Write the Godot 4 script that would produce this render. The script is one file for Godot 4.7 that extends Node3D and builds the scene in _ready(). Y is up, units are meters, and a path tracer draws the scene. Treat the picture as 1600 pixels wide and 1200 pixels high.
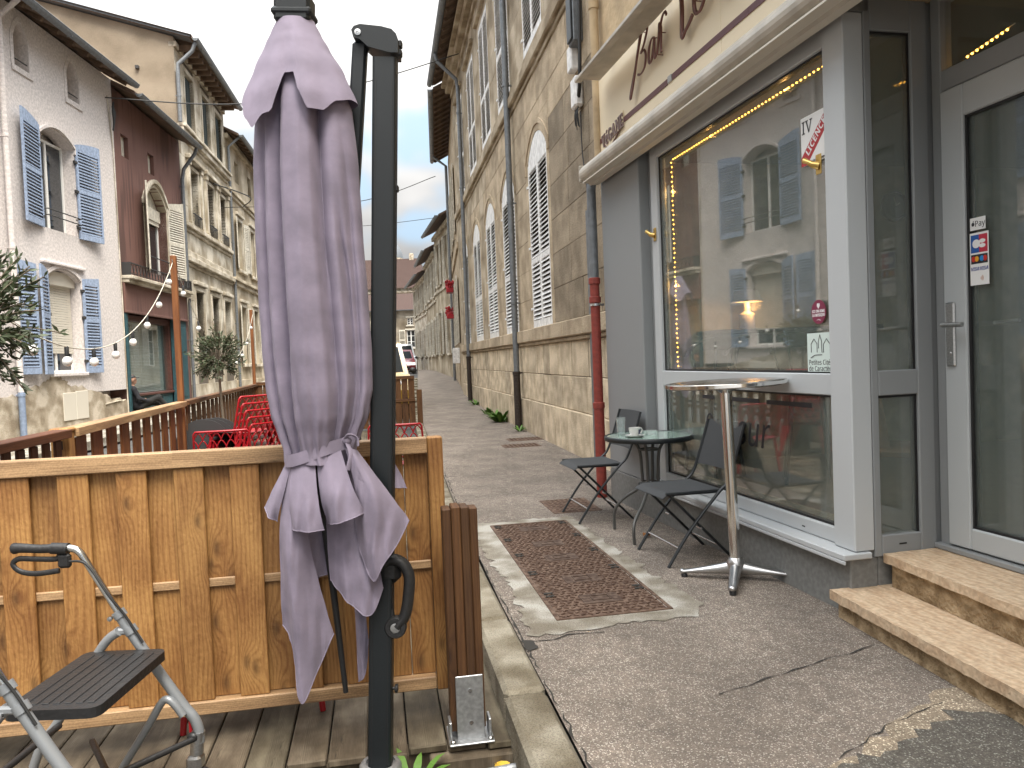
extends Node3D
# A street in an old town: a bar front and a long stone house on the right, a terrace behind a plank fence on the left, rendered houses beyond.

var M := {}
var T := {}
var rng := RandomNumberGenerator.new()
var counts := {}

# ---------------------------------------------------------------- mesh builder
class MB:
	var v := PackedVector3Array()
	var n := PackedVector3Array()
	var c := PackedColorArray()
	var uv := PackedVector2Array()
	var idx := PackedInt32Array()
	var col := Color.WHITE
	var xf := Transform3D()

	func vert(p: Vector3, nn: Vector3, t := Vector2.ZERO) -> int:
		v.append(xf * p)
		n.append((xf.basis * nn).normalized())
		c.append(col)
		uv.append(t)
		return v.size() - 1

	func tri(a: Vector3, b: Vector3, d: Vector3) -> void:   # counter-clockwise from the front
		var nn := (b - a).cross(d - a)
		if nn.length_squared() < 1e-16:
			return
		nn = nn.normalized()
		var i := vert(a, nn)
		vert(b, nn)
		vert(d, nn)
		idx.append_array([i, i + 2, i + 1])

	func quad(a: Vector3, b: Vector3, d: Vector3, e: Vector3) -> void:
		var nn := (d - a).cross(e - b)
		if nn.length_squared() < 1e-16:
			return
		nn = nn.normalized()
		var i := vert(a, nn, Vector2(0, 1))
		vert(b, nn, Vector2(1, 1))
		vert(d, nn, Vector2(1, 0))
		vert(e, nn, Vector2(0, 0))
		idx.append_array([i, i + 2, i + 1, i, i + 3, i + 2])

	func quad_out(a: Vector3, b: Vector3, d: Vector3, e: Vector3, o: Vector3) -> void:
		if (d - a).cross(e - b).dot(o) >= 0.0:
			quad(a, b, d, e)
		else:
			quad(a, e, d, b)

	func tri_out(a: Vector3, b: Vector3, d: Vector3, o: Vector3) -> void:
		if (b - a).cross(d - a).dot(o) >= 0.0:
			tri(a, b, d)
		else:
			tri(a, d, b)

	func box(ce: Vector3, s: Vector3, bev := 0.0) -> void:
		var h := s * 0.5
		var b := minf(bev, minf(h.x, minf(h.y, h.z)) * 0.9)
		for ax in 3:
			for sg in [-1.0, 1.0]:
				var o := Vector3.ZERO
				o[ax] = sg
				var u := (ax + 1) % 3
				var w := (ax + 2) % 3
				var ps := []
				for q in [[-1, -1], [1, -1], [1, 1], [-1, 1]]:
					var p := Vector3.ZERO
					p[ax] = sg * h[ax]
					p[u] = q[0] * (h[u] - b)
					p[w] = q[1] * (h[w] - b)
					ps.append(ce + p)
				quad_out(ps[0], ps[1], ps[2], ps[3], o)
		if b <= 0.0:
			return
		for ax in 3:
			var u := (ax + 1) % 3
			var w := (ax + 2) % 3
			for su in [-1.0, 1.0]:
				for sw in [-1.0, 1.0]:
					var ps := []
					for q in [[-1.0, u], [1.0, u], [1.0, w], [-1.0, w]]:
						var p := Vector3.ZERO
						p[ax] = q[0] * (h[ax] - b)
						p[u] = su * (h[u] if q[1] == u else h[u] - b)
						p[w] = sw * (h[w] if q[1] == w else h[w] - b)
						ps.append(ce + p)
					var o := Vector3.ZERO
					o[u] = su
					o[w] = sw
					quad_out(ps[0], ps[1], ps[2], ps[3], o)
		for sx in [-1.0, 1.0]:
			for sy in [-1.0, 1.0]:
				for sz in [-1.0, 1.0]:
					var g := Vector3(sx, sy, sz)
					var k := g * (h - Vector3(b, b, b))
					tri_out(ce + k + Vector3(sx * b, 0, 0), ce + k + Vector3(0, sy * b, 0), ce + k + Vector3(0, 0, sz * b), g)

	func bx(x0: float, x1: float, y0: float, y1: float, z0: float, z1: float, bev := 0.0) -> void:
		box(Vector3((x0 + x1) / 2, (y0 + y1) / 2, (z0 + z1) / 2), Vector3(absf(x1 - x0), absf(y1 - y0), absf(z1 - z0)), bev)

	func beam(a: Vector3, b: Vector3, w: float, h: float, up := Vector3.UP, bev := 0.0) -> void:   # a bar of w x h from a to b
		var d := (b - a).normalized()
		var side := up.cross(d)
		if side.length() < 0.01:
			side = Vector3.RIGHT.cross(d)
		side = side.normalized()
		var u := d.cross(side).normalized()
		var keep := xf
		xf = keep * Transform3D(Basis(side, u, d), (a + b) / 2)
		box(Vector3.ZERO, Vector3(w, h, a.distance_to(b)), bev)
		xf = keep

	func tube(pts: Array, rad, seg := 8, cap := true, flat := 1.0, up := Vector3.ZERO) -> void:
		var m := pts.size()
		var side := Vector3.ZERO
		var first := v.size()
		for i in m:
			var p: Vector3 = pts[i]
			var d: Vector3 = pts[mini(i + 1, m - 1)] - pts[maxi(i - 1, 0)]
			d = d.normalized()
			if i == 0 or up != Vector3.ZERO:
				side = (up if up != Vector3.ZERO else (Vector3.UP if absf(d.y) < 0.9 else Vector3.RIGHT)).cross(d)
			side = (side - d * side.dot(d)).normalized()
			var u := d.cross(side)
			var r: float = rad[i] if rad is Array else rad
			for k in seg:
				var a := TAU * k / seg
				var o := side * cos(a) + u * sin(a) * flat
				var on := side * cos(a) * flat + u * sin(a)
				vert(p + o * r, on, Vector2(float(k) / seg, float(i) / m))
		for i in m - 1:
			for k in seg:
				var a := first + i * seg + k
				var b := first + i * seg + (k + 1) % seg
				idx.append_array([a, a + seg, b, b, a + seg, b + seg])
		if cap:
			for e in [0, m - 1]:
				var p: Vector3 = pts[e]
				var q: Vector3 = pts[1] if e == 0 else pts[m - 2]
				var o := (p - q).normalized()
				var ring := []
				for k in seg:
					ring.append(v[first + e * seg + k])
				var keep := xf
				var pw := xf * p
				var ow := xf.basis * o
				xf = Transform3D()
				for k in seg:
					tri_out(pw, ring[k], ring[(k + 1) % seg], ow)
				xf = keep

	func lathe(prof: Array, seg := 24, sharp := 0.6) -> void:   # (radius, height) from bottom to top outside; around y
		var m := prof.size()
		var ns := []
		for i in m - 1:
			var d: Vector2 = prof[i + 1] - prof[i]
			ns.append(Vector2(d.y, -d.x).normalized())
		for i in m - 1:
			var a: Vector2 = prof[i]
			var b: Vector2 = prof[i + 1]
			if a.distance_to(b) < 1e-6:
				continue
			var na: Vector2 = ns[i]
			var nb: Vector2 = ns[i]
			if i > 0 and ns[i - 1].dot(ns[i]) > sharp:
				na = (ns[i - 1] + ns[i]).normalized()
			if i < m - 2 and ns[i + 1].dot(ns[i]) > sharp:
				nb = (ns[i + 1] + ns[i]).normalized()
			var f := v.size()
			for k in seg + 1:
				var t := TAU * k / seg
				var e := Vector3(cos(t), 0, sin(t))
				vert(e * a.x + Vector3(0, a.y, 0), e * na.x + Vector3(0, na.y, 0), Vector2(float(k) / seg, 0))
				vert(e * b.x + Vector3(0, b.y, 0), e * nb.x + Vector3(0, nb.y, 0), Vector2(float(k) / seg, 1))
			for k in seg:
				var q := f + k * 2
				idx.append_array([q, q + 2, q + 1, q + 1, q + 2, q + 3])

	func grid(nu: int, nv: int, f: Callable, wrap := false, flip := false) -> void:
		var pts := []
		for j in nv + 1:
			for i in nu + 1:
				pts.append(f.call(float(i) / nu, float(j) / nv))
		var first := v.size()
		var w := nu + 1
		for j in nv + 1:
			for i in nu + 1:
				var il := i - 1 if i > 0 else (nu - 1 if wrap else 0)
				var ir := i + 1 if i < nu else (1 if wrap else nu)
				var du: Vector3 = pts[j * w + ir] - pts[j * w + il]
				var dv: Vector3 = pts[mini(j + 1, nv) * w + i] - pts[maxi(j - 1, 0) * w + i]
				var nn := du.cross(dv)
				nn = nn.normalized() if nn.length_squared() > 1e-18 else Vector3.UP
				vert(pts[j * w + i], -nn if flip else nn, Vector2(float(i) / nu, float(j) / nv))
		for j in nv:
			for i in nu:
				var a := first + j * w + i
				if flip:
					idx.append_array([a, a + 1, a + w, a + 1, a + w + 1, a + w])
				else:
					idx.append_array([a, a + w, a + 1, a + 1, a + w, a + w + 1])

	func prism(poly: PackedVector2Array, z0: float, z1: float) -> void:   # polygon in x-y, from z0 (back) to z1 (front)
		var p := poly
		if Geometry2D.is_polygon_clockwise(p):
			p = poly.duplicate()
			p.reverse()
		var t := Geometry2D.triangulate_polygon(p)
		for i in range(0, t.size(), 3):
			var a := p[t[i]]
			var b := p[t[i + 1]]
			var d := p[t[i + 2]]
			tri_out(Vector3(a.x, a.y, z1), Vector3(b.x, b.y, z1), Vector3(d.x, d.y, z1), Vector3(0, 0, z1 - z0))
			tri_out(Vector3(a.x, a.y, z0), Vector3(b.x, b.y, z0), Vector3(d.x, d.y, z0), Vector3(0, 0, z0 - z1))
		for i in p.size():
			var a := p[i]
			var b := p[(i + 1) % p.size()]
			quad_out(Vector3(a.x, a.y, z0), Vector3(b.x, b.y, z0), Vector3(b.x, b.y, z1), Vector3(a.x, a.y, z1), Vector3(b.y - a.y, a.x - b.x, 0))

	func ball(ce: Vector3, r: Vector3, seg := 12, rings := 8) -> void:
		var first := v.size()
		for j in rings + 1:
			var b := PI * j / rings - PI / 2
			for i in seg + 1:
				var a := TAU * i / seg
				var e := Vector3(cos(b) * cos(a), sin(b), cos(b) * sin(a))
				vert(ce + e * r, e / r, Vector2(float(i) / seg, float(j) / rings))
		var w := seg + 1
		for j in rings:
			for i in seg:
				var a := first + j * w + i
				idx.append_array([a, a + 1, a + w, a + 1, a + w + 1, a + w])

	func mesh() -> ArrayMesh:
		var arr := []
		arr.resize(Mesh.ARRAY_MAX)
		arr[Mesh.ARRAY_VERTEX] = v
		arr[Mesh.ARRAY_NORMAL] = n
		arr[Mesh.ARRAY_COLOR] = c
		arr[Mesh.ARRAY_TEX_UV] = uv
		arr[Mesh.ARRAY_INDEX] = idx
		var m := ArrayMesh.new()
		m.add_surface_from_arrays(Mesh.PRIMITIVE_TRIANGLES, arr)
		return m

# ---------------------------------------------------------------- naming and placing
func numbered(parent: Node, called: String) -> String:
	var key := str(parent.get_instance_id()) + called
	var k: int = counts.get(key, 0)
	counts[key] = k + 1
	return called if k == 0 else "%s_%03d" % [called, k]

func tag(o: Node3D, label: String, category: String, group := "") -> void:
	o.set_meta("label", label)
	o.set_meta("category", category)
	if group:
		o.set_meta("group", group)

func thing(called: String, label: String, category: String, xf := Transform3D(), group := "") -> Node3D:
	var o := Node3D.new()
	o.name = numbered(self, called)
	add_child(o)
	o.transform = xf
	tag(o, label, category, group)
	return o

func put(mb: MB, called: String, m: Material, parent: Node = self, xf := Transform3D()) -> MeshInstance3D:
	return inst(mb.mesh(), called, m, parent, xf)

func inst(me: Mesh, called: String, m: Material, parent: Node = self, xf := Transform3D()) -> MeshInstance3D:
	var o := MeshInstance3D.new()
	o.name = numbered(parent, called)
	o.mesh = me
	o.material_override = m
	o.transform = xf
	parent.add_child(o)
	return o

func struct(mb: MB, called: String, m: Material) -> MeshInstance3D:
	var o := put(mb, called, m)
	o.set_meta("kind", "structure")
	return o

func stuff(o: Node3D) -> void:
	o.set_meta("kind", "stuff")

func copy(o: Node3D, label: String, xf: Transform3D) -> Node3D:
	var r: Node3D = o.duplicate()
	r.name = numbered(self, String(o.name))
	add_child(r)
	r.transform = xf
	r.set_meta("label", label)
	return r

func frame(ox: float, oz: float, deg: float) -> Transform3D:   # local -z runs along a street front that turns by deg to the left of straight ahead
	return Transform3D(Basis(Vector3.UP, deg_to_rad(deg)), Vector3(ox, 0, oz))

func at(x: float, y: float, z: float, yaw := 0.0) -> Transform3D:
	return Transform3D(Basis(Vector3.UP, deg_to_rad(yaw)), Vector3(x, y, z))

func lin(r: float, g: float, b: float) -> Color:
	return Color(r, g, b).linear_to_srgb()

# ---------------------------------------------------------------- textures and materials
func noise_tex(sd: int, freq: float, lo: Color, hi: Color, a := 0.3, b := 0.7, oct := 4, type := FastNoiseLite.TYPE_SIMPLEX_SMOOTH, size := 512) -> NoiseTexture2D:
	var f := FastNoiseLite.new()
	f.seed = sd
	f.frequency = freq
	f.noise_type = type
	f.fractal_octaves = oct
	var t := NoiseTexture2D.new()
	t.width = size
	t.height = size
	t.seamless = true
	t.noise = f
	var g := Gradient.new()
	g.set_offset(0, a)
	g.set_color(0, lo)
	g.set_offset(1, b)
	g.set_color(1, hi)
	t.color_ramp = g
	return t

func noise_norm(sd: int, freq: float, bump: float, oct := 4, size := 512) -> NoiseTexture2D:
	var f := FastNoiseLite.new()
	f.seed = sd
	f.frequency = freq
	f.fractal_octaves = oct
	var t := NoiseTexture2D.new()
	t.width = size
	t.height = size
	t.seamless = true
	t.noise = f
	t.as_normal_map = true
	t.bump_strength = bump
	return t

func grey(x: float) -> Color:
	return Color(x, x, x)

func fnl(sd: int, freq: float, oct := 3, type := FastNoiseLite.TYPE_SIMPLEX_SMOOTH) -> FastNoiseLite:
	var f := FastNoiseLite.new()
	f.seed = sd
	f.frequency = freq
	f.fractal_octaves = oct
	f.noise_type = type
	return f

func bytes_tex(w: int, h: int, data: PackedByteArray) -> ImageTexture:
	return ImageTexture.create_from_image(Image.create_from_data(w, h, false, Image.FORMAT_RGB8, data))

func wood_tex(sd: int, dark: Color, light: Color, knots: int, w := 512, h := 1024) -> ImageTexture:   # grain runs along v
	var r := RandomNumberGenerator.new()
	r.seed = sd
	var warp := fnl(sd, 0.004, 2)
	var fine := fnl(sd + 5, 0.11, 3)
	var tone := fnl(sd + 9, 0.006, 3)
	var ks := []
	for i in knots:
		ks.append(Vector3(r.randf_range(20, w - 20), r.randf_range(30, h - 30), r.randf_range(14, 26)))
	var d := PackedByteArray()
	d.resize(w * h * 3)
	for y in h:
		var vy := y * 0.16
		for x in w:
			var e := 0.0
			var kd := 0.0
			for k in ks:
				var dx: float = (x - k.x) / k.z
				var dy: float = (y - k.y) / (k.z * 2.6)
				var q := dx * dx + dy * dy
				if q < 9.0:
					e += exp(-q) * 2.6
					kd = maxf(kd, exp(-q * 5.0))
			var ph := x * 0.085 + warp.get_noise_2d(x * 1.1, y * 0.25) * 1.9 + e
			var band := pow(0.5 + 0.5 * sin(ph * TAU), 2.2)
			var f := fine.get_noise_2d(x * 3.0, vy) * 0.5 + 0.5
			var t := clampf(0.24 + 0.30 * band + 0.55 * (f - 0.5) + 0.55 * tone.get_noise_2d(x, y * 0.4), 0.0, 1.0)
			var c := light.lerp(dark, t)
			if kd > 0.02:
				c = c.lerp(Color(dark.r * 0.5, dark.g * 0.5, dark.b * 0.45), kd * 0.45)
			var o := (y * w + x) * 3
			d[o] = int(clampf(c.r, 0, 1) * 255)
			d[o + 1] = int(clampf(c.g, 0, 1) * 255)
			d[o + 2] = int(clampf(c.b, 0, 1) * 255)
	return bytes_tex(w, h, d)

func asphalt_tex(sd: int, base: Color, pale: Color, dark: Color, white: float, cell := 0.085, sz := 1024) -> Array:   # worn asphalt with its pebbles laid bare, and a height map
	var cells := FastNoiseLite.new()
	cells.seed = sd
	cells.noise_type = FastNoiseLite.TYPE_CELLULAR
	cells.frequency = cell
	cells.fractal_type = FastNoiseLite.FRACTAL_NONE
	cells.cellular_return_type = FastNoiseLite.RETURN_DISTANCE2_SUB
	var ids: FastNoiseLite = cells.duplicate()
	ids.cellular_return_type = FastNoiseLite.RETURN_CELL_VALUE
	var a := cells.get_seamless_image(sz, sz, false, false, 0.06)
	var b := ids.get_seamless_image(sz, sz, false, false, 0.0001)
	var big := fnl(sd + 3, 0.006, 4).get_seamless_image(sz, sz)
	var da := a.get_data()
	var db := b.get_data()
	var dg := big.get_data()
	var lo := 255
	var hi := 0
	for i in range(0, da.size(), 97):
		lo = mini(lo, da[i])
		hi = maxi(hi, da[i])
	var out := PackedByteArray()
	out.resize(sz * sz * 3)
	var hgt := PackedByteArray()
	hgt.resize(sz * sz * 3)
	for i in sz * sz:
		var e := clampf(float(da[i] - lo) / maxf(hi - lo, 1) * 2.6, 0.0, 1.0)
		var k := float((db[i] * 37) % 101) / 100.0
		var g := (dg[i] / 255.0 - 0.5) * 0.2
		var c := dark.lerp(base, clampf(k * 1.2, 0, 1))
		if k > 1.0 - white:
			c = pale
		c = dark.lerp(c, clampf(e * 1.6, 0.0, 1.0))
		var f := 1.0 + g
		out[i * 3] = int(clampf(c.r * f, 0, 1) * 255)
		out[i * 3 + 1] = int(clampf(c.g * f, 0, 1) * 255)
		out[i * 3 + 2] = int(clampf(c.b * f, 0, 1) * 255)
		var q := int(clampf(e * (0.4 + 0.6 * k), 0, 1) * 255)
		hgt[i * 3] = q
		hgt[i * 3 + 1] = q
		hgt[i * 3 + 2] = q
	return [bytes_tex(sz, sz, out), bytes_tex(sz, sz, hgt)]

func mat(called: String, col: Color, rough := 0.8, o := {}) -> StandardMaterial3D:
	var m := StandardMaterial3D.new()
	m.resource_name = called
	m.albedo_color = col
	m.roughness = rough
	m.vertex_color_use_as_albedo = true
	m.metallic = o.get("metal", 0.0)
	if o.has("spec"):
		m.metallic_specular = o.spec
	m.uv1_triplanar = true
	m.uv2_triplanar = true
	m.uv1_world_triplanar = o.get("world", false)
	m.uv2_world_triplanar = o.get("world", false)
	var s = o.get("scale", 1.0)
	m.uv1_scale = s if s is Vector3 else Vector3(s, s, s)
	var s2 = o.get("scale2", 1.0)
	m.uv2_scale = s2 if s2 is Vector3 else Vector3(s2, s2, s2)
	if o.has("tex"):
		m.albedo_texture = o.tex
	if o.has("detail"):
		m.detail_enabled = true
		m.detail_albedo = o.detail
		m.detail_blend_mode = BaseMaterial3D.BLEND_MODE_MUL
		m.detail_uv_layer = BaseMaterial3D.DETAIL_UV_2
	if o.has("norm"):
		m.normal_enabled = true
		m.normal_texture = o.norm
		m.normal_scale = o.get("ns", 1.0)
	if o.has("height"):
		m.heightmap_enabled = true
		m.heightmap_texture = o.height
		m.heightmap_scale = o.get("hs", 0.3)
	if o.has("rtex"):
		m.roughness_texture = o.rtex
	if o.get("both", false):
		m.cull_mode = BaseMaterial3D.CULL_DISABLED
	if o.has("coat"):
		m.clearcoat_enabled = true
		m.clearcoat = o.coat
		m.clearcoat_roughness = 0.08
	if o.has("sheen"):
		m.rim_enabled = true
		m.rim = o.sheen
		m.rim_tint = 0.5
	if o.has("back"):
		m.backlight_enabled = true
		m.backlight = o.back
	if o.has("emit"):
		m.emission_enabled = true
		m.emission = o.emit
		m.emission_energy_multiplier = o.get("energy", 1.0)
	return m

func glass_mat(called: String, alpha: float, tint := Color(0.6, 0.65, 0.62), rough := 0.0) -> StandardMaterial3D:
	var m := StandardMaterial3D.new()
	m.resource_name = called
	m.transparency = BaseMaterial3D.TRANSPARENCY_ALPHA
	m.albedo_color = Color(tint.r, tint.g, tint.b, alpha)
	m.roughness = rough
	m.metallic_specular = 0.5
	return m

func make_materials() -> void:
	T.fine = noise_tex(11, 0.06, grey(0.88), grey(1.0), 0.2, 0.8)
	T.mott = noise_tex(12, 0.012, grey(0.86), grey(1.0), 0.2, 0.8, 5)
	T.stain = noise_tex(13, 0.006, Color(0.70, 0.67, 0.62), Color(1, 1, 1), 0.2, 0.7, 6)
	T.soot = noise_tex(14, 0.008, Color(0.80, 0.77, 0.73), Color(1.0, 0.98, 0.95), 0.2, 0.75, 6)
	T.pits = noise_tex(15, 0.09, grey(0.80), grey(1.0), 0.22, 0.5, 4)
	T.rust = noise_tex(16, 0.03, Color(0.70, 0.61, 0.55), Color(1, 0.96, 0.92), 0.3, 0.7, 5)
	T.n_fine = noise_norm(21, 0.08, 5.0)
	T.n_rough = noise_norm(22, 0.035, 8.0, 5)
	T.n_soft = noise_norm(23, 0.012, 5.0, 4)
	T.n_weave = noise_norm(24, 0.35, 2.0, 1)
	T.streak = streak_tex(31)
	T.larch = wood_tex(41, Color(0.55, 0.345, 0.17), Color(0.86, 0.64, 0.39), 15)
	T.grain = wood_tex(42, Color(0.55, 0.49, 0.43), Color(0.90, 0.85, 0.79), 3)
	var a := asphalt_tex(51, Color(0.66, 0.61, 0.56), Color(0.90, 0.87, 0.82), Color(0.46, 0.42, 0.385), 0.12, 0.125)
	T.asphalt = a[0]
	T.asphalt_h = a[1]
	T.weave = weave_tex()
	M.sidewalk = mat("sidewalk asphalt", Color(0.95, 0.945, 0.94), 0.9, {"tex": T.asphalt, "scale": 1.7, "world": true, "detail": T.mott, "scale2": 0.23, "height": T.asphalt_h, "hs": 0.25})
	M.patch = mat("dark asphalt patch", Color(0.66, 0.68, 0.68), 0.9, {"tex": T.asphalt, "scale": 1.5, "world": true, "height": T.asphalt_h, "hs": 0.2})
	M.road = mat("road asphalt", lin(0.10, 0.098, 0.095), 0.92, {"tex": T.pits, "scale": 2.0, "world": true, "detail": T.mott, "scale2": 0.2})
	M.concrete = mat("cement", lin(0.42, 0.40, 0.355), 0.92, {"tex": T.pits, "scale": 2.2, "world": true, "detail": T.stain, "scale2": 0.9, "norm": T.n_fine, "ns": 0.8})
	M.kerb = mat("kerb stone", lin(0.34, 0.305, 0.235), 0.93, {"tex": T.pits, "scale": 2.6, "world": true, "detail": T.stain, "scale2": 0.8, "norm": T.n_rough, "ns": 1.2})
	M.dirt = mat("dirt", lin(0.05, 0.042, 0.033), 1.0, {"tex": T.pits, "scale": 3.0, "world": true, "norm": T.n_rough})
	M.crack = mat("crack", lin(0.035, 0.032, 0.028), 1.0)
	M.stone = mat("weathered ashlar", lin(0.58, 0.49, 0.365), 0.92, {"tex": T.pits, "scale": 1.3, "world": true, "detail": T.soot, "scale2": 0.45, "norm": T.n_rough, "ns": 0.55})
	M.stone_up = mat("cleaner ashlar", lin(0.58, 0.49, 0.365), 0.92, {"tex": T.pits, "scale": 1.3, "world": true, "detail": T.stain, "scale2": 0.3, "norm": T.n_rough, "ns": 0.45})
	M.stone_low = mat("pale foot ashlar", lin(0.80, 0.70, 0.54), 0.92, {"tex": T.pits, "scale": 1.6, "world": true, "detail": T.soot, "scale2": 0.6, "norm": T.n_rough, "ns": 0.6})
	M.joint = mat("dark mortar", lin(0.12, 0.098, 0.073), 1.0, {"tex": T.pits, "scale": 2.0, "world": true})
	M.pink = mat("pale pink render", lin(0.84, 0.775, 0.745), 0.92, {"tex": T.fine, "scale": 1.6, "world": true, "detail": T.fine, "scale2": 0.45, "norm": T.n_fine, "ns": 0.35})
	M.pink_old = mat("bare render", lin(0.60, 0.53, 0.43), 0.95, {"tex": T.pits, "scale": 1.3, "world": true, "detail": T.stain, "scale2": 0.6, "norm": T.n_rough, "ns": 0.4})
	M.redwall = mat("oxblood render", lin(0.20, 0.105, 0.09), 0.9, {"tex": T.fine, "scale": 1.4, "world": true, "detail": T.streak, "scale2": 0.3, "norm": T.n_fine, "ns": 0.3})
	M.gable = mat("brown cement render", lin(0.36, 0.312, 0.25), 0.95, {"tex": T.fine, "scale": 1.0, "world": true, "detail": T.soot, "scale2": 0.14, "norm": T.n_fine, "ns": 0.3})
	M.pale = mat("pale limestone", lin(0.72, 0.665, 0.56), 0.9, {"tex": T.pits, "scale": 1.0, "world": true, "detail": T.stain, "scale2": 0.3, "norm": T.n_fine, "ns": 0.3})
	M.cream = mat("cream limestone", lin(0.64, 0.56, 0.43), 0.9, {"tex": T.fine, "scale": 1.0, "world": true, "detail": T.stain, "scale2": 0.2, "norm": T.n_fine, "ns": 0.3})
	M.farwall = mat("far grey render", lin(0.34, 0.295, 0.235), 0.95, {"tex": T.stain, "scale": 0.1, "world": true, "detail": T.mott, "scale2": 0.3})
	M.plaster = mat("ochre plaster", lin(0.55, 0.42, 0.26), 0.92, {"tex": T.mott, "scale": 0.5, "world": true, "norm": T.n_rough, "ns": 0.25})
	M.tile = mat("red roof tile", lin(0.055, 0.028, 0.021), 0.85, {"tex": T.mott, "scale": 0.8, "world": true})
	M.roof = mat("brown roof tile", lin(0.15, 0.10, 0.075), 0.9, {"tex": T.mott, "scale": 0.8, "world": true})
	M.zinc = mat("zinc", lin(0.20, 0.215, 0.23), 0.5, {"metal": 0.35, "tex": T.mott, "scale": 1.5})
	M.soffit = mat("eaves boards", lin(0.20, 0.15, 0.115), 0.85, {"tex": T.grain, "scale": 1.0})
	M.blue = mat("faded blue shutter paint", lin(0.32, 0.40, 0.55), 0.7, {"tex": T.mott, "scale": 2.0, "norm": T.n_fine, "ns": 0.3})
	M.blue_dull = mat("weathered blue slats", lin(0.23, 0.29, 0.40), 0.8, {"tex": T.mott, "scale": 2.0})
	M.white = mat("white shutter paint", lin(0.87, 0.865, 0.85), 0.6, {"tex": T.mott, "scale": 1.2})
	M.offwhite = mat("yellowed white paint", lin(0.62, 0.58, 0.49), 0.65, {"tex": T.mott, "scale": 1.2})
	M.pvc = mat("white window frame", lin(0.75, 0.74, 0.71), 0.4)
	M.roller = mat("cream roller shutter", lin(0.60, 0.56, 0.48), 0.55)
	M.darkgreen = mat("dark green shutter", lin(0.03, 0.045, 0.042), 0.6)
	M.teal = mat("teal shopfront paint", lin(0.030, 0.098, 0.125), 0.6, {"tex": T.mott, "scale": 1.5, "detail": T.streak, "scale2": 1.0})
	M.brownpaint = mat("brown paint", lin(0.10, 0.035, 0.025), 0.6, {"tex": T.mott, "scale": 1.5})
	M.blind = mat("grey blind", lin(0.34, 0.40, 0.37), 0.7)
	M.black = mat("black", lin(0.012, 0.012, 0.013), 0.55)
	M.dark = mat("dark room", lin(0.03, 0.028, 0.025), 0.9)
	M.pane = glass_mat("pane", 0.10)
	M.farpane = mat("dark window glass", lin(0.02, 0.024, 0.028), 0.05, {"spec": 0.7})
	M.iron = mat("wrought iron", lin(0.035, 0.033, 0.032), 0.6)
	M.cable = mat("cable sheath", lin(0.02, 0.02, 0.02), 0.6)
	M.larch = mat("new larch", Color(0.79, 0.80, 0.78), 0.62, {"tex": T.larch, "scale": Vector3(1.35, 0.75, 1.35), "norm": T.n_fine, "ns": 0.12})
	M.larch_pale = mat("pale planed wood", Color(1.22, 1.16, 1.05), 0.6, {"tex": T.grain, "scale": Vector3(3.0, 0.7, 3.0), "detail": T.fine, "scale2": 3.0})
	M.larch_pale.albedo_color = Color(0.83, 0.72, 0.58)
	M.larch_red = mat("reddish stained wood", Color(0.60, 0.51, 0.43), 0.6, {"tex": T.larch, "scale": Vector3(2.0, 0.7, 2.0)})
	M.wood_dark = mat("dark stained wood", Color(0.46, 0.37, 0.33), 0.65, {"tex": T.larch, "scale": Vector3(2.0, 0.7, 2.0)})
	M.wood_brown = mat("weathered brown wood", Color(0.48, 0.45, 0.42), 0.7, {"tex": T.larch, "scale": Vector3(2.0, 0.7, 2.0)})
	M.deck = mat("grey deck wood", Color(0.54, 0.52, 0.475), 0.85, {"tex": T.grain, "scale": Vector3(4.5, 1.0, 0.8), "detail": T.stain, "scale2": 0.9, "norm": T.n_soft, "ns": 0.5})
	M.galv = mat("galvanised steel", lin(0.48, 0.49, 0.50), 0.42, {"metal": 0.75, "tex": T.mott, "scale": 6.0})
	M.alu = mat("polished aluminium", lin(0.78, 0.77, 0.75), 0.14, {"metal": 1.0})
	M.alu_dull = mat("cast aluminium", lin(0.60, 0.60, 0.60), 0.3, {"metal": 0.95, "tex": T.fine, "scale": 3.0})
	M.steel = mat("steel", lin(0.62, 0.62, 0.62), 0.25, {"metal": 1.0})
	M.anth = mat("anthracite aluminium", lin(0.011, 0.0145, 0.017), 0.42, {"tex": T.fine, "scale": 6.0, "norm": T.n_fine, "ns": 0.12})
	M.cloth = mat("mauve canopy cloth", lin(0.325, 0.28, 0.37), 0.85, {"both": true, "tex": T.weave, "scale": 9.0, "detail": T.mott, "scale2": 1.2, "sheen": 0.25, "norm": T.n_weave, "ns": 0.25, "back": lin(0.10, 0.07, 0.09)})
	M.blackplastic = mat("black plastic", lin(0.018, 0.018, 0.019), 0.45, {"norm": T.n_fine, "ns": 0.15})
	M.silver = mat("silver grey lacquer", lin(0.27, 0.285, 0.30), 0.4, {"metal": 0.35})
	M.red = mat("red plastic", lin(0.36, 0.009, 0.016), 0.35)
	M.shop = mat("grey shopfront lacquer", lin(0.245, 0.257, 0.262), 0.5, {"norm": T.n_fine, "scale": 3.0, "ns": 0.05})
	M.shop_dark = mat("grey plinth paint", lin(0.21, 0.213, 0.205), 0.62, {"tex": T.fine, "scale": 0.8, "norm": T.n_soft, "ns": 0.1})
	M.shop_light = mat("light grey window profile", lin(0.47, 0.493, 0.505), 0.4)
	M.sign = mat("cream sign board", lin(0.80, 0.69, 0.50), 0.5)
	M.awning = mat("cream lacquered awning case", lin(0.50, 0.455, 0.385), 0.38, {"tex": T.mott, "scale": 0.6})
	M.maroon = mat("maroon print", lin(0.11, 0.035, 0.035), 0.4)
	M.copper = mat("coppery letter", lin(0.15, 0.065, 0.05), 0.3, {"metal": 0.55})
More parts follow.
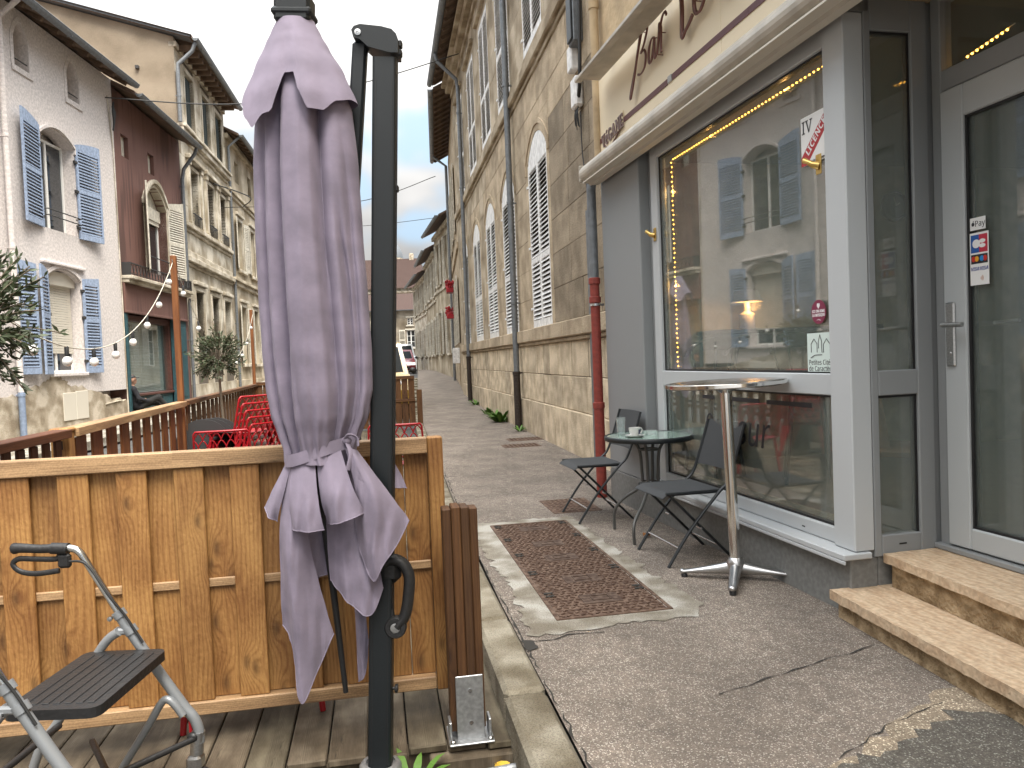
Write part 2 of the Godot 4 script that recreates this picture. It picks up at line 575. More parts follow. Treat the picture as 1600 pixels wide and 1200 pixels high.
	M.sandstone = mat("yellow sandstone", lin(0.66, 0.51, 0.35), 0.75, {"tex": T.fine, "scale": 1.1, "detail": T.layers, "scale2": Vector3(3.0, 1.0, 0.7), "norm": T.n_fine, "ns": 0.3})
	M.sandstone_edge = mat("split sandstone", lin(0.48, 0.36, 0.22), 0.9, {"tex": T.stain, "scale": 2.2, "norm": T.n_rough, "ns": 1.6})
	M.drainred = mat("red paint on the drain pipe", lin(0.27, 0.045, 0.032), 0.6, {"tex": T.mott, "scale": 3.0})
	M.drainbrown = mat("brown cast iron", lin(0.045, 0.036, 0.031), 0.7, {"tex": T.rust, "scale": 2.0})
	M.rust = mat("rusty cast iron", lin(0.20, 0.145, 0.115), 0.75, {"metal": 0.25, "tex": T.rust, "scale": 1.2, "world": true, "detail": T.fine, "scale2": 2.5})
	M.leaf = mat("olive leaf", lin(0.075, 0.098, 0.05), 0.55, {"both": true, "back": lin(0.03, 0.045, 0.015)})
	M.weed = mat("weed leaf", lin(0.10, 0.21, 0.03), 0.6, {"both": true, "back": lin(0.05, 0.12, 0.01)})
	M.bark = mat("bark", lin(0.19, 0.155, 0.115), 0.95, {"tex": T.pits, "scale": Vector3(5, 1.5, 5), "norm": T.n_rough})
	M.china = mat("white porcelain", lin(0.62, 0.62, 0.60), 0.12, {"coat": 0.6})
	M.paper = mat("printed paper", lin(0.8, 0.8, 0.79), 0.5)
	M.cloth_dark = mat("clothing", lin(1, 1, 1), 0.9)
	M.inwall = mat("interior plaster", lin(0.50, 0.46, 0.31), 0.9, {"tex": T.mott, "scale": 0.6})
	M.infloor = mat("interior floor", lin(0.16, 0.125, 0.09), 0.4, {"tex": T.mott, "scale": 1.0})
	M.darkwood = mat("dark wood furniture", lin(0.045, 0.026, 0.016), 0.4)
	M.led = mat("warm led", lin(0.9, 0.6, 0.25), 0.5, {"emit": Color(1.0, 0.72, 0.28), "energy": 3.2})
	M.gold = mat("brass", lin(0.65, 0.45, 0.15), 0.3, {"metal": 0.8})
	M.tableglass = glass_mat("green table glass", 0.45, Color(0.62, 0.78, 0.72), 0.05)
	M.seatmesh = mat("dark grey mesh fabric", lin(0.05, 0.053, 0.056), 0.8, {"both": true, "tex": T.weave, "scale": 12.0})

func streak_tex(sd: int) -> ImageTexture:   # faint dirt runs, down v
	var f := fnl(sd, 0.02, 4)
	var g := fnl(sd + 1, 0.008, 3)
	var d := PackedByteArray()
	d.resize(256 * 256 * 3)
	for y in 256:
		for x in 256:
			var bl := absf(x / 128.0 - 1.0)
			var by := absf(y / 128.0 - 1.0)
			var a := f.get_noise_2d(x * 3.2, y * 0.16)
			var b := g.get_noise_2d(x, y * 0.5)
			var t := clampf(0.5 + (a * 0.8 + b * 0.6) * (1.0 - bl * bl * bl) * (1.0 - by * by * by), 0, 1)
			var q := int(255 * lerpf(0.78, 1.0, smoothstep(0.15, 0.62, t)))
			var o := (y * 256 + x) * 3
			d[o] = q
			d[o + 1] = int(q * 0.985)
			d[o + 2] = int(q * 0.96)
	T.layers = noise_tex(32, 0.02, Color(0.90, 0.86, 0.83), Color(1, 1, 1), 0.2, 0.8, 3)
	return bytes_tex(256, 256, d)

func weave_tex() -> ImageTexture:
	var d := PackedByteArray()
	d.resize(128 * 128 * 3)
	var r := RandomNumberGenerator.new()
	r.seed = 77
	for y in 128:
		for x in 128:
			var w := 0.86 + 0.10 * (1.0 if (x / 2 + y / 2) % 2 == 0 else 0.0) + r.randf() * 0.04
			var o := (y * 128 + x) * 3
			for k in 3:
				d[o + k] = int(255 * w)
	return bytes_tex(128, 128, d)

# ---------------------------------------------------------------- frames of the place
var FK := frame(0, 0, 10.0)            # kerb and terrace
var FS := frame(1.57, -3.74, 12.5)     # bar front, x > 0 is inside
var FB := frame(0.27, -13.6, 9.2)      # long stone house, x > 0 is inside
var FP := frame(-8.85, -16.0, 2.0)     # pink house, x > 0 is the street
var FR := frame(-8.915, -17.858, 5.0)  # oxblood house
var FW := frame(-9.309, -22.365, 8.0)  # pale stone houses

func rise(x: float, d: float) -> float:   # the street climbs a little, sooner on its left side
	var d0 := lerpf(8.0, 18.0, clampf((x + 9.0) / 7.5, 0, 1))
	return clampf((d - d0) * 0.03, 0.0, 0.8)

func kerb_x(s: float) -> float:
	if s < 5.0:
		return 0.61
	if s < 16.5:
		return lerpf(0.61, 0.95, (s - 5.0) / 11.5)
	if s < 30.2:
		return lerpf(0.95, 1.6, (s - 16.5) / 13.7)
	return lerpf(1.6, 4.4, (s - 30.2) / 50.0)

func kp(x: float, s: float, y := 0.0) -> Vector3:   # kerb frame to world, on the ground
	var p := FK * Vector3(x, 0, -s)
	return Vector3(p.x, y + rise(p.x, -p.z), p.z)

func wobbly(pts: Array, step: float, amp: float, sd: int, closed := true) -> PackedVector2Array:   # a ragged outline
	var f := fnl(sd, 1.0, 3)
	var out := PackedVector2Array()
	var m := pts.size()
	for i in (m if closed else m - 1):
		var a: Vector2 = pts[i]
		var b: Vector2 = pts[(i + 1) % m]
		var k := maxi(1, int(a.distance_to(b) / step))
		var nn := (b - a).orthogonal().normalized()
		for j in k:
			var p := a.lerp(b, float(j) / k)
			out.append(p + nn * f.get_noise_2d(p.x * 11.0, p.y * 11.0) * amp)
	if not closed:
		out.append(pts[m - 1])
	return out

func flat_poly(mb: MB, poly: PackedVector2Array, y: float) -> void:   # K-frame outline as a sheet
	var t := Geometry2D.triangulate_polygon(poly)
	for i in range(0, t.size(), 3):
		mb.tri_out(kp(poly[t[i]].x, poly[t[i]].y, y), kp(poly[t[i + 1]].x, poly[t[i + 1]].y, y), kp(poly[t[i + 2]].x, poly[t[i + 2]].y, y), Vector3.UP)

func crack(called: String, pts: Array, w: float, sd: int) -> void:
	var line := wobbly(pts, 0.05, 0.02, sd, false)
	var f := fnl(sd + 1, 2.0, 2)
	var mb := MB.new()
	for i in line.size() - 1:
		var a := line[i]
		var b := line[i + 1]
		var nn := (b - a).orthogonal().normalized()
		var wa := w * clampf(0.45 + f.get_noise_2d(a.x * 5, a.y * 5) * 1.1, 0.06, 1.1) * 0.3
		var wb := w * clampf(0.45 + f.get_noise_2d(b.x * 5, b.y * 5) * 1.1, 0.06, 1.1) * 0.3
		mb.quad_out(kp(a.x + nn.x * wa, a.y + nn.y * wa, 0.0035), kp(a.x - nn.x * wa, a.y - nn.y * wa, 0.0035), kp(b.x - nn.x * wb, b.y - nn.y * wb, 0.0035), kp(b.x + nn.x * wb, b.y + nn.y * wb, 0.0035), Vector3.UP)
	struct(mb, called, M.crack)

func sky_image() -> ImageTexture:
	var w := 1024
	var h := 512
	var im := Image.create(w, h, false, Image.FORMAT_RGBF)
	var f := fnl(7, 1.1, 6)
	var g := fnl(19, 2.6, 5)
	for y in h:
		var el := (0.5 - (y + 0.5) / h) * PI
		for x in w:
			var az := (x + 0.5) / w * TAU
			var c := Color(0.42, 0.41, 0.39)
			if el > 0.0:
				var k := 1.0 / (sin(el) + 0.22)
				var px := cos(az) * cos(el) * k
				var pz := sin(az) * cos(el) * k
				var cover := f.get_noise_3d(px, pz, 3.0) * 0.5 + 0.5
				var bulk := g.get_noise_3d(px, pz, 9.0) * 0.5 + 0.5
				var lum := 0.08 + 0.22 * sin(el) + 1.2 * sin(el) * sin(el)                      # an overcast sky is brighter overhead
				var cloud := Color(1.0, 0.985, 0.965) * (lum * (0.44 + 0.95 * bulk))
				var blue := Color(0.125, 0.165, 0.205) * (0.8 + 1.6 * sin(el))
				var t := smoothstep(0.36, 0.52, cover + (bulk - 0.5) * 0.35)
				c = blue.lerp(cloud, t)
			im.set_pixel(x, y, c)
	return ImageTexture.create_from_image(im)

func build_ground() -> void:
	var mb := MB.new()
	for i in 40:
		for j in 24:
			var q := []
			for e in [[0, 0], [1, 0], [1, 1], [0, 1]]:
				var x: float = -110.0 + (i + e[0]) * 5.5
				var z: float = 20.0 - (j + e[1]) * 9.0
				q.append(Vector3(x, -0.20 + rise(x, -z), z))
			mb.quad_out(q[0], q[1], q[2], q[3], Vector3.UP)
	struct(mb, "road", M.road)
	mb = MB.new()
	var ss := []
	for i in 60:
		ss.append(-6.0 + i * 2.0)
	for i in ss.size() - 1:
		for j in 6:
			var w0 := j * 2.2
			var w1 := (j + 1) * 2.2
			mb.quad_out(kp(kerb_x(ss[i]) - 0.01 + w0, ss[i]), kp(kerb_x(ss[i]) - 0.01 + w1, ss[i]), kp(kerb_x(ss[i + 1]) - 0.01 + w1, ss[i + 1]), kp(kerb_x(ss[i + 1]) - 0.01 + w0, ss[i + 1]), Vector3.UP)
	struct(mb, "sidewalk", M.sidewalk)
	# the far pavement along the rendered houses
	mb = MB.new()
	for i in 30:
		var z0 := 8.0 - i * 2.5
		var z1 := z0 - 2.5
		var q := []
		for z in [z0, z1]:
			var xe := -7.7 - 0.10 * maxf(-z - 16.0, 0.0)
			q.append(Vector3(xe, rise(xe, -z) - 0.02, z))
			q.append(Vector3(xe - 9.0, rise(xe - 9.0, -z) - 0.02, z))
		mb.quad_out(q[0], q[1], q[3], q[2], Vector3.UP)
		mb.quad_out(q[0], q[2], q[2] - Vector3(0, 0.16, 0), q[0] - Vector3(0, 0.16, 0), Vector3.RIGHT)
	struct(mb, "pavement", M.concrete)
	# kerb stones, one by one
	var kerb := Node3D.new()
	kerb.name = "kerb"
	add_child(kerb)
	kerb.set_meta("kind", "structure")
	rng.seed = 5
	var s := -2.2
	while s < 34.0:
		var l := 0.85 if s < 17.0 else 1.6
		var x0 := kerb_x(s + 0.01) - 0.012
		var x1 := kerb_x(s + l - 0.01) - 0.012
		var dy := rng.randf_range(-0.008, 0.006)
		mb = MB.new()
		mb.col = Color.WHITE * rng.randf_range(0.78, 1.12)
		var p0 := kp(x0, s + 0.006)
		var p1 := kp(x1, s + l - 0.006)
		var d := (p1 - p0).normalized()
		var nn := Vector3(d.z, 0, -d.x).normalized()   # towards the road
		var c0 := (p0 + p1) / 2 + nn * (0.082 + rng.randf_range(-0.004, 0.004)) + Vector3(0, dy - 0.115, 0)
		mb.xf = Transform3D(Basis(Vector3.UP.cross(d).normalized(), Vector3.UP, d).orthonormalized(), c0)
		mb.box(Vector3.ZERO, Vector3(0.165, 0.25, p0.distance_to(p1)), 0.018)
		put(mb, "kerb_stone", M.kerb, kerb)
		s += l
	mb = MB.new()
	flat_poly(mb, PackedVector2Array([Vector2(-0.75, 2.2), Vector2(0.46, 2.2), Vector2(0.46, 3.4), Vector2(-0.75, 3.4)]), -0.194)
	struct(mb, "dirt", M.dirt)
	# cement round the chamber cover, worn and ragged
	mb = MB.new()
	var ring := wobbly([Vector2(0.66, 3.5), Vector2(0.70, 4.4), Vector2(0.66, 5.0), Vector2(0.64, 6.0), Vector2(1.02, 6.03), Vector2(1.50, 6.03), Vector2(1.52, 5.0), Vector2(1.55, 4.2), Vector2(1.60, 3.75), Vector2(1.50, 3.52), Vector2(1.1, 3.52), Vector2(0.80, 3.48)], 0.035, 0.06, 61)
	flat_poly(mb, ring, 0.004)
	struct(mb, "cement_surround", M.concrete)
	mb = MB.new()
	flat_poly(mb, wobbly([Vector2(1.22, 1.0), Vector2(1.26, 2.08), Vector2(1.50, 2.22), Vector2(1.75, 2.38), Vector2(2.05, 2.52), Vector2(2.3, 2.45), Vector2(2.4, 1.0)], 0.05, 0.05, 64), 0.002)
	struct(mb, "worn_band", mat("worn pale asphalt", Color(0.97, 0.95, 0.89), 0.9, {"tex": T.asphalt, "scale": 1.45, "world": true}))
	mb = MB.new()
	var pt := wobbly([Vector2(1.25, 1.0), Vector2(1.33, 2.12), Vector2(1.62, 2.2), Vector2(1.96, 2.36), Vector2(2.3, 2.2), Vector2(2.4, 1.0)], 0.04, 0.07, 62)
	flat_poly(mb, pt, 0.0045)
	struct(mb, "asphalt_patch", M.patch)
	crack("sidewalk_crack", [Vector2(1.22, 2.69), Vector2(1.65, 2.84), Vector2(2.05, 2.96)], 0.018, 63)
	crack("sidewalk_crack", [Vector2(1.38, 2.17), Vector2(1.65, 2.32), Vector2(1.95, 2.42)], 0.012, 64)
	crack("sidewalk_crack", [Vector2(0.64, 3.42), Vector2(0.75, 3.42), Vector2(0.83, 3.47), Vector2(1.0, 3.44)], 0.02, 65)
	crack("sidewalk_crack", [Vector2(0.64, 6.9), Vector2(0.9, 7.25), Vector2(1.5, 7.2)], 0.02, 66)
	crack("sidewalk_crack", [Vector2(0.75, 8.6), Vector2(1.3, 8.5), Vector2(1.9, 8.62)], 0.03, 67)
	crack("sidewalk_crack", [Vector2(0.80, 10.4), Vector2(1.4, 10.55), Vector2(2.3, 10.45)], 0.035, 68)
	crack("sidewalk_crack", [Vector2(0.85, 14.2), Vector2(1.6, 14.1), Vector2(2.6, 14.2)], 0.05, 69)
	crack("sidewalk_crack", [Vector2(0.95, 18.2), Vector2(1.7, 18.3), Vector2(2.9, 18.2)], 0.06, 70)
	crack("kerb_gap", [Vector2(0.612, 1.4), Vector2(0.614, 3.3), Vector2(0.612, 5.0), Vector2(0.66, 6.6), Vector2(0.74, 9.0)], 0.022, 71)
	mb = MB.new()
	flat_poly(mb, wobbly([Vector2(0.605, 3.30), Vector2(0.60, 3.44), Vector2(0.665, 3.42), Vector2(0.66, 3.33)], 0.02, 0.02, 72), 0.0045)
	struct(mb, "pothole", M.crack)
	chamber_cover()
	for e in [[1.40, 6.18, 0.42, 0.60, "small rusty square cover under the folding chair by the red drain pipe"], [1.80, 11.0, 0.55, 0.42, "nearer of two worn rusty covers in the sidewalk by the stone wall"], [2.02, 11.85, 0.55, 0.42, "farther of two worn rusty covers in the sidewalk by the stone wall"]]:
		var o := thing("cover_plate", e[4], "manhole cover", FK * at(e[0] + e[2] / 2, 0.0, -e[1] - e[3] / 2), "small covers in the sidewalk")
		mb = MB.new()
		mb.bx(-e[2] / 2, e[2] / 2, -0.03, 0.005, -e[3] / 2, e[3] / 2, 0.004)
		put(mb, "frame", M.rust, o)
		mb = MB.new()
		mb.bx(-e[2] / 2 + 0.03, e[2] / 2 - 0.03, -0.02, 0.008, -e[3] / 2 + 0.03, e[3] / 2 - 0.03, 0.003)
		put(mb, "plate", M.rust, o)
		mb = MB.new()
		for i in 8:
			for j in 8:
				mb.box(Vector3(lerpf(-e[2] / 2 + 0.06, e[2] / 2 - 0.06, i / 7.0), 0.0095, lerpf(-e[3] / 2 + 0.06, e[3] / 2 - 0.06, j / 7.0)), Vector3(0.026, 0.005, 0.012))
		stuff(put(mb, "treads", M.rust, o))

func chamber_cover() -> void:
	var o := thing("manhole_cover", "long rusty chamber cover with raised treads set in cement", "manhole cover", FK * at(1.122, 0.004, -4.77))
	var mb := MB.new()
	var hx := 0.303
	var hz := 1.12
	for e in [[-hx, -hx + 0.02, -hz, hz], [hx - 0.02, hx, -hz, hz], [-hx + 0.02, hx - 0.02, -hz, -hz + 0.02], [-hx + 0.02, hx - 0.02, hz - 0.02, hz]]:
		mb.bx(e[0], e[1], -0.04, 0.006, e[2], e[3], 0.002)
	put(mb, "frame", M.rust, o)
	rng.seed = 8
	var n := 5
	var l := (hz * 2 - 0.04) / n
	for i in n:
		var z0 := -hz + 0.02 + i * l + 0.002
		var z1 := z0 + l - 0.004
		mb = MB.new()
		mb.col = Color.WHITE * rng.randf_range(0.85, 1.1)
		mb.bx(-hx + 0.023, hx - 0.023, -0.03, 0.002, z0, z1, 0.002)
		var p := put(mb, "plate", M.rust, o)
		mb = MB.new()
		mb.col = Color.WHITE * 0.95
		var pad_z := (z0 + z1) / 2 + (0.03 if i % 2 else -0.03)
		var nx := 15
		var nz := 11
		for a in nx:
			for b in nz:
				var x: float = lerpf(-hx + 0.045, hx - 0.045, a / float(nx - 1)) + (0.008 if b % 2 else -0.008)
				var z: float = lerpf(z0 + 0.02, z1 - 0.02, b / float(nz - 1))
				if absf(x) < 0.115 and absf(z - pad_z) < 0.085:
					continue
				var keep := mb.xf
				mb.xf = Transform3D(Basis(Vector3.UP, deg_to_rad(38.0 if (a + b) % 2 else -38.0)), Vector3(x, 0.0035, z))
				mb.box(Vector3.ZERO, Vector3(0.025, 0.007, 0.009))
				mb.xf = keep
		stuff(put(mb, "treads", M.rust, p))
		mb = MB.new()
		mb.col = Color(0.72, 0.74, 0.76)
		mb.bx(-0.105, 0.105, 0.0, 0.0065, pad_z - 0.075, pad_z + 0.075, 0.002)
		mb.bx(-0.05, 0.05, 0.006, 0.010, pad_z - 0.04, pad_z - 0.034)
		mb.bx(-0.05, 0.05, 0.006, 0.010, pad_z + 0.034, pad_z + 0.04)
		mb.bx(-0.05, -0.044, 0.006, 0.010, pad_z - 0.034, pad_z + 0.034)
		mb.bx(0.044, 0.05, 0.006, 0.010, pad_z - 0.034, pad_z + 0.034)
		put(mb, "plain_panel", M.rust, p)
		mb = MB.new()
		for sx in [-1.0, 1.0]:
			for k in 2:
				mb.bx(sx * (hx - 0.075), sx * (hx - 0.028), 0.002, 0.0095, z0 + 0.03 + k * 0.05, z0 + 0.052 + k * 0.05)
		stuff(put(mb, "lifting_slots", M.crack, p))

func _ready() -> void:
	var cam := Camera3D.new()
	cam.name = "camera"
	cam.fov = 53.05
	cam.near = 0.05
	cam.far = 600.0
	cam.transform = Transform3D(Basis(Vector3.RIGHT, -0.03325) * Basis(Vector3.BACK, deg_to_rad(-2.3)), Vector3(0, 1.3, 0))
	add_child(cam)
	cam.current = true
	var env := Environment.new()
	env.background_mode = Environment.BG_SKY
	var sm := PanoramaSkyMaterial.new()
	sm.panorama = sky_image()
	sm.energy_multiplier = 1.0
	var sk := Sky.new()
	sk.sky_material = sm
	env.sky = sk
	env.sky_rotation = Vector3(0, deg_to_rad(0.0), 0)
	env.tonemap_mode = Environment.TONE_MAPPER_LINEAR
	env.tonemap_exposure = 4.6
	env.sdfgi_enabled = true
	env.ssao_enabled = true
	env.ssil_enabled = true
	var we := WorldEnvironment.new()
	we.name = "world_environment"
	we.environment = env
	add_child(we)
	var sun := DirectionalLight3D.new()
	sun.name = "sun"
	sun.light_energy = 0.5
	sun.light_angular_distance = 30.0
	sun.light_color = Color(1.0, 0.97, 0.92)
	sun.shadow_enabled = true
	sun.rotation_degrees = Vector3(-60, 34, 0)
	add_child(sun)
	make_materials()
	build_ground()
	stone_house()
	bar()
	pink_house()
	oxblood_house()
	pale_houses()
	street_end()
	terrace()
	umbrella()
	rollator()
	bar_furniture()
	bar_details()
	greenery()
	cars()
	seated_man()
	cables()

# ---------------------------------------------------------------- building pieces; in these, x runs along the street, y up, z = the frame's x
func sh() -> MB:
	var mb := MB.new()
	mb.xf = Transform3D(Basis(Vector3(0, 0, -1), Vector3.UP, Vector3(1, 0, 0)), Vector3.ZERO)
	return mb

func wall(mb: MB, s0: float, s1: float, h0: float, h1: float, z0: float, z1: float, holes: Array) -> void:
	var cuts := [h0, h1]
	for o in holes:
		for k in [o[2], o[3]]:
			if k > h0 and k < h1 and not cuts.has(k):
				cuts.append(k)
	cuts.sort()
	for i in cuts.size() - 1:
		var y0: float = cuts[i]
		var y1: float = cuts[i + 1]
		var row := []
		for o in holes:
			if o[2] < y1 - 0.001 and o[3] > y0 + 0.001:
				row.append([o[0], o[1]])
		row.sort_custom(func(a, b): return a[0] < b[0])
		var s := s0
		for o in row:
			if o[0] > s + 0.001:
				mb.bx(s, o[0], y0, y1, z0, z1)
			s = maxf(s, o[1])
		if s < s1 - 0.001:
			mb.bx(s, s1, y0, y1, z0, z1)

func arch_y(t: float, hs: float, ri: float) -> float:
	return hs + ri * (1.0 - (2.0 * t - 1.0) * (2.0 * t - 1.0))

func spandrel(mb: MB, s0: float, s1: float, hs: float, ri: float, z0: float, z1: float) -> void:   # fills a square-headed opening down to its arch
	for half in 2:
		var p := PackedVector2Array()
		for k in 9:
			var t := (k / 8.0) * 0.5 + 0.5 * half
			p.append(Vector2(lerpf(s0, s1, t), arch_y(t, hs, ri)))
		p.append(Vector2(s1 if half else s0, hs + ri + 0.0015))
		if half:
			p.append(Vector2((s0 + s1) / 2, hs + ri + 0.0015))
		else:
			p[8] = Vector2((s0 + s1) / 2, hs + ri + 0.0015)
		mb.prism(p, z0, z1)

func surround(mb: MB, s0: float, s1: float, h0: float, hs: float, ri: float, w: float, z0: float, z1: float) -> void:   # jambs and an arched head round an opening
	mb.bx(s0 - w, s0, h0, hs, z0, z1, 0.006)
	mb.bx(s1, s1 + w, h0, hs, z0, z1, 0.006)
	if ri < 0.1:
		mb.bx(s0 - w, s1 + w, hs + 0.001, hs + ri + w, z0, z1, 0.006)
		return
	var m := 12
	for k in m:
		var ta := k / float(m)
		var tb := (k + 1) / float(m)
		var a0 := Vector2(lerpf(s0, s1, ta), arch_y(ta, hs, ri))
		var b0 := Vector2(lerpf(s0, s1, tb), arch_y(tb, hs, ri))
		var a1 := Vector2(lerpf(s0 - w, s1 + w, ta), arch_y(ta, hs, ri + w))
		var b1 := Vector2(lerpf(s0 - w, s1 + w, tb), arch_y(tb, hs, ri + w))
		var out := 1.0 if z1 > z0 else -1.0
		mb.quad_out(Vector3(a0.x, a0.y, z1), Vector3(b0.x, b0.y, z1), Vector3(b1.x, b1.y, z1), Vector3(a1.x, a1.y, z1), Vector3(0, 0, out))
		mb.quad_out(Vector3(a0.x, a0.y, z0), Vector3(b0.x, b0.y, z0), Vector3(b0.x, b0.y, z1), Vector3(a0.x, a0.y, z1), Vector3(0, -1, 0))
		mb.quad_out(Vector3(a1.x, a1.y, z0), Vector3(b1.x, b1.y, z0), Vector3(b1.x, b1.y, z1), Vector3(a1.x, a1.y, z1), Vector3(0, 1, 0))

func leaf(parent: Node, w: float, top: Callable, mid: float, pitch: float, pm: Material, sm: Material, xf: Transform3D, single: bool, swing := 0.55) -> MeshInstance3D:   # one louvred shutter leaf, lower left corner at xf
	var mb := MB.new()
	var st := 0.058
	var hmin := minf(top.call(0.0), top.call(1.0))
	mb.bx(0, st, 0, top.call(0.0) - 0.002, -0.018, 0.018, 0.003)
	mb.bx(w - st, w, 0, top.call(1.0) - 0.002, -0.018, 0.018, 0.003)
	mb.bx(st, w - st, 0, 0.12, -0.016, 0.016, 0.003)
	mb.bx(st, w - st, mid - 0.045, mid + 0.045, -0.016, 0.016, 0.003)
	var p := PackedVector2Array([Vector2(w - st, hmin - 0.13), Vector2(st, hmin - 0.13)])
	for k in 7:
		var t := k / 6.0
		p.append(Vector2(lerpf(st, w - st, t), top.call(lerpf(st / w, 1.0 - st / w, t))))
	mb.prism(p, -0.016, 0.016)
	var o := put(mb, "shutter", pm, parent, xf)
	var all := MB.new()
	for band in [[0.12, mid - 0.045], [mid + 0.045, hmin - 0.13]]:
		var n := int((band[1] - band[0]) / pitch)
		for k in n:
			var y: float = band[0] + (k + 0.5) * (band[1] - band[0]) / n
			var sl := MB.new() if single else all
			sl.xf = Transform3D(Basis(Vector3.RIGHT, swing + rng.randf_range(-0.09, 0.09)), Vector3(w / 2, y, 0))
			sl.col = Color.WHITE * rng.randf_range(0.86, 1.05)
			sl.box(Vector3.ZERO, Vector3(w - 2 * st + 0.004, pitch * 1.02, 0.008))
			if single:
				put(sl, "slat", sm, o)
	if not single:
		stuff(put(all, "slats", sm, o))
	return o

func casement(parent: Node, s0: float, s1: float, h0: float, h1: float, z: float, out: float, cols: int, rows: int, pm: Material, called := "window", fw := 0.05) -> MeshInstance3D:
	var mb := sh()
	var z1 := z + out * 0.05
	mb.bx(s0, s0 + fw, h0, h1, z, z1, 0.004)
	mb.bx(s1 - fw, s1, h0, h1, z, z1, 0.004)
	mb.bx(s0 + fw, s1 - fw, h0, h0 + fw, z, z1, 0.004)
	mb.bx(s0 + fw, s1 - fw, h1 - fw, h1, z, z1, 0.004)
	for k in range(1, cols):
		var s := lerpf(s0, s1, k / float(cols))
		mb.bx(s - fw * 0.6, s + fw * 0.6, h0 + fw, h1 - fw, z, z1 - out * 0.004, 0.004)
	for k in range(1, rows):
		var y := lerpf(h0, h1, k / float(rows))
		mb.bx(s0 + fw, s1 - fw, y - 0.016, y + 0.016, z, z1 - out * 0.008, 0.002)
	var o := put(mb, called, pm, parent)
	mb = sh()
	mb.bx(s0 + fw * 0.5, s1 - fw * 0.5, h0 + fw * 0.5, h1 - fw * 0.5, z + out * 0.012, z + out * 0.018)
	put(mb, "pane", M.farpane, o)
	return o

func gutter_line(mb: MB, s0: float, s1: float, h: float, z: float, r: float) -> void:   # a half-round gutter
	var seg := 8
	for k in seg:
		var a := PI + PI * k / seg
		var b := PI + PI * (k + 1) / seg
		for rr in [r, r - 0.012]:
			mb.quad_out(Vector3(s0, h + sin(a) * rr, z + cos(a) * rr), Vector3(s1, h + sin(a) * rr, z + cos(a) * rr), Vector3(s1, h + sin(b) * rr, z + cos(b) * rr), Vector3(s0, h + sin(b) * rr, z + cos(b) * rr), Vector3(0, sin((a + b) / 2), cos((a + b) / 2)) * (1.0 if rr == r else -1.0))
	for s in [s0, s1]:
		var p := []
		for k in seg + 1:
			var a := PI + PI * k / seg
			p.append(Vector3(s, h + sin(a) * r, z + cos(a) * r))
		for k in seg:
			mb.tri_out(Vector3(s, h, z), p[k], p[k + 1], Vector3(-1 if s == s0 else 1, 0, 0))
	var n := int((s1 - s0) / 1.1)
	for k in n:
		var s := s0 + (k + 0.5) * (s1 - s0) / n
		mb.bx(s - 0.012, s + 0.012, h - r - 0.006, h - r + 0.02, z - r * 0.7, z + r * 0.7)
	mb.tube([Vector3(s0, h + 0.004, z + r), Vector3(s1, h + 0.004, z + r)], 0.011, 6)
	mb.tube([Vector3(s0, h + 0.004, z - r), Vector3(s1, h + 0.004, z - r)], 0.011, 6)

func eaves(o: Node, s0: float, s1: float, h: float, over: float, out: float, fall: float, roof: Material, rafters := true) -> void:   # soffit boards, rafters, roof slab and gutter; the roof rises away from the street
	var mb := sh()
	var back := 5.5
	var slope := 0.5
	var y0 := h - fall
	var pts := [Vector3(s0, y0, out * over), Vector3(s1, y0, out * over), Vector3(s1, h + back * slope, -out * back), Vector3(s0, h + back * slope, -out * back)]
	var th := Vector3(0, 0.09, 0)
	mb.quad_out(pts[0], pts[1], pts[2], pts[3], Vector3.DOWN)
	put(mb, "soffit", M.soffit, o)
	mb = sh()
	mb.quad_out(pts[0] + th, pts[1] + th, pts[2] + th, pts[3] + th, Vector3.UP)
	for e in [[0, 1], [1, 2], [2, 3], [3, 0]]:
		var a: Vector3 = pts[e[0]]
		var b: Vector3 = pts[e[1]]
		mb.quad_out(a + Vector3(0, 0.003, 0), b + Vector3(0, 0.003, 0), b + th, a + th, (a + b) / 2 - (pts[0] + pts[2]) / 2)
	# the far slope, so that the roof is a roof from behind too
	var r0 := pts[2] as Vector3 + th
	var r1 := pts[3] as Vector3 + th
	mb.quad_out(r0, r1, r1 + Vector3(0, -back * slope, -out * back), r0 + Vector3(0, -back * slope, -out * back), Vector3(0, 1, -out))
	put(mb, "roof", roof, o)
	if rafters:
		var n := int((s1 - s0) / 0.55)
		mb = sh()
		for k in n:
			var s := s0 + (k + 0.5) * (s1 - s0) / n
			mb.beam(Vector3(s, y0 - 0.03, out * (over - 0.03)), Vector3(s, h - 0.025, 0.0), 0.07, 0.09)
		stuff(put(mb, "rafters", M.soffit, o))
	mb = sh()
	gutter_line(mb, s0 + 0.01, s1 - 0.01, y0 + 0.03, out * (over + 0.085), 0.075)
	put(mb, "gutter", M.zinc, o)

func downpipe(o: Node, called: String, pts: Array, r: float, m: Material, clips: Array, out: float, wall_z := 0.0) -> MeshInstance3D:
	var mb := sh()
	mb.tube(pts, r, 12)
	for h in clips:
		var p: Vector3 = pts[pts.size() - 1]
		mb.xf = mb.xf * Transform3D(Basis(), Vector3(p.x, h, p.z))
		mb.lathe([Vector2(r, -0.03), Vector2(r + 0.008, -0.025), Vector2(r + 0.008, 0.025), Vector2(r, 0.03)], 12)
		mb.xf = sh().xf
		mb.bx(p.x - 0.012, p.x + 0.012, h - 0.012, h + 0.012, minf(wall_z, p.z), maxf(wall_z, p.z))
	return put(mb, called, m, o)

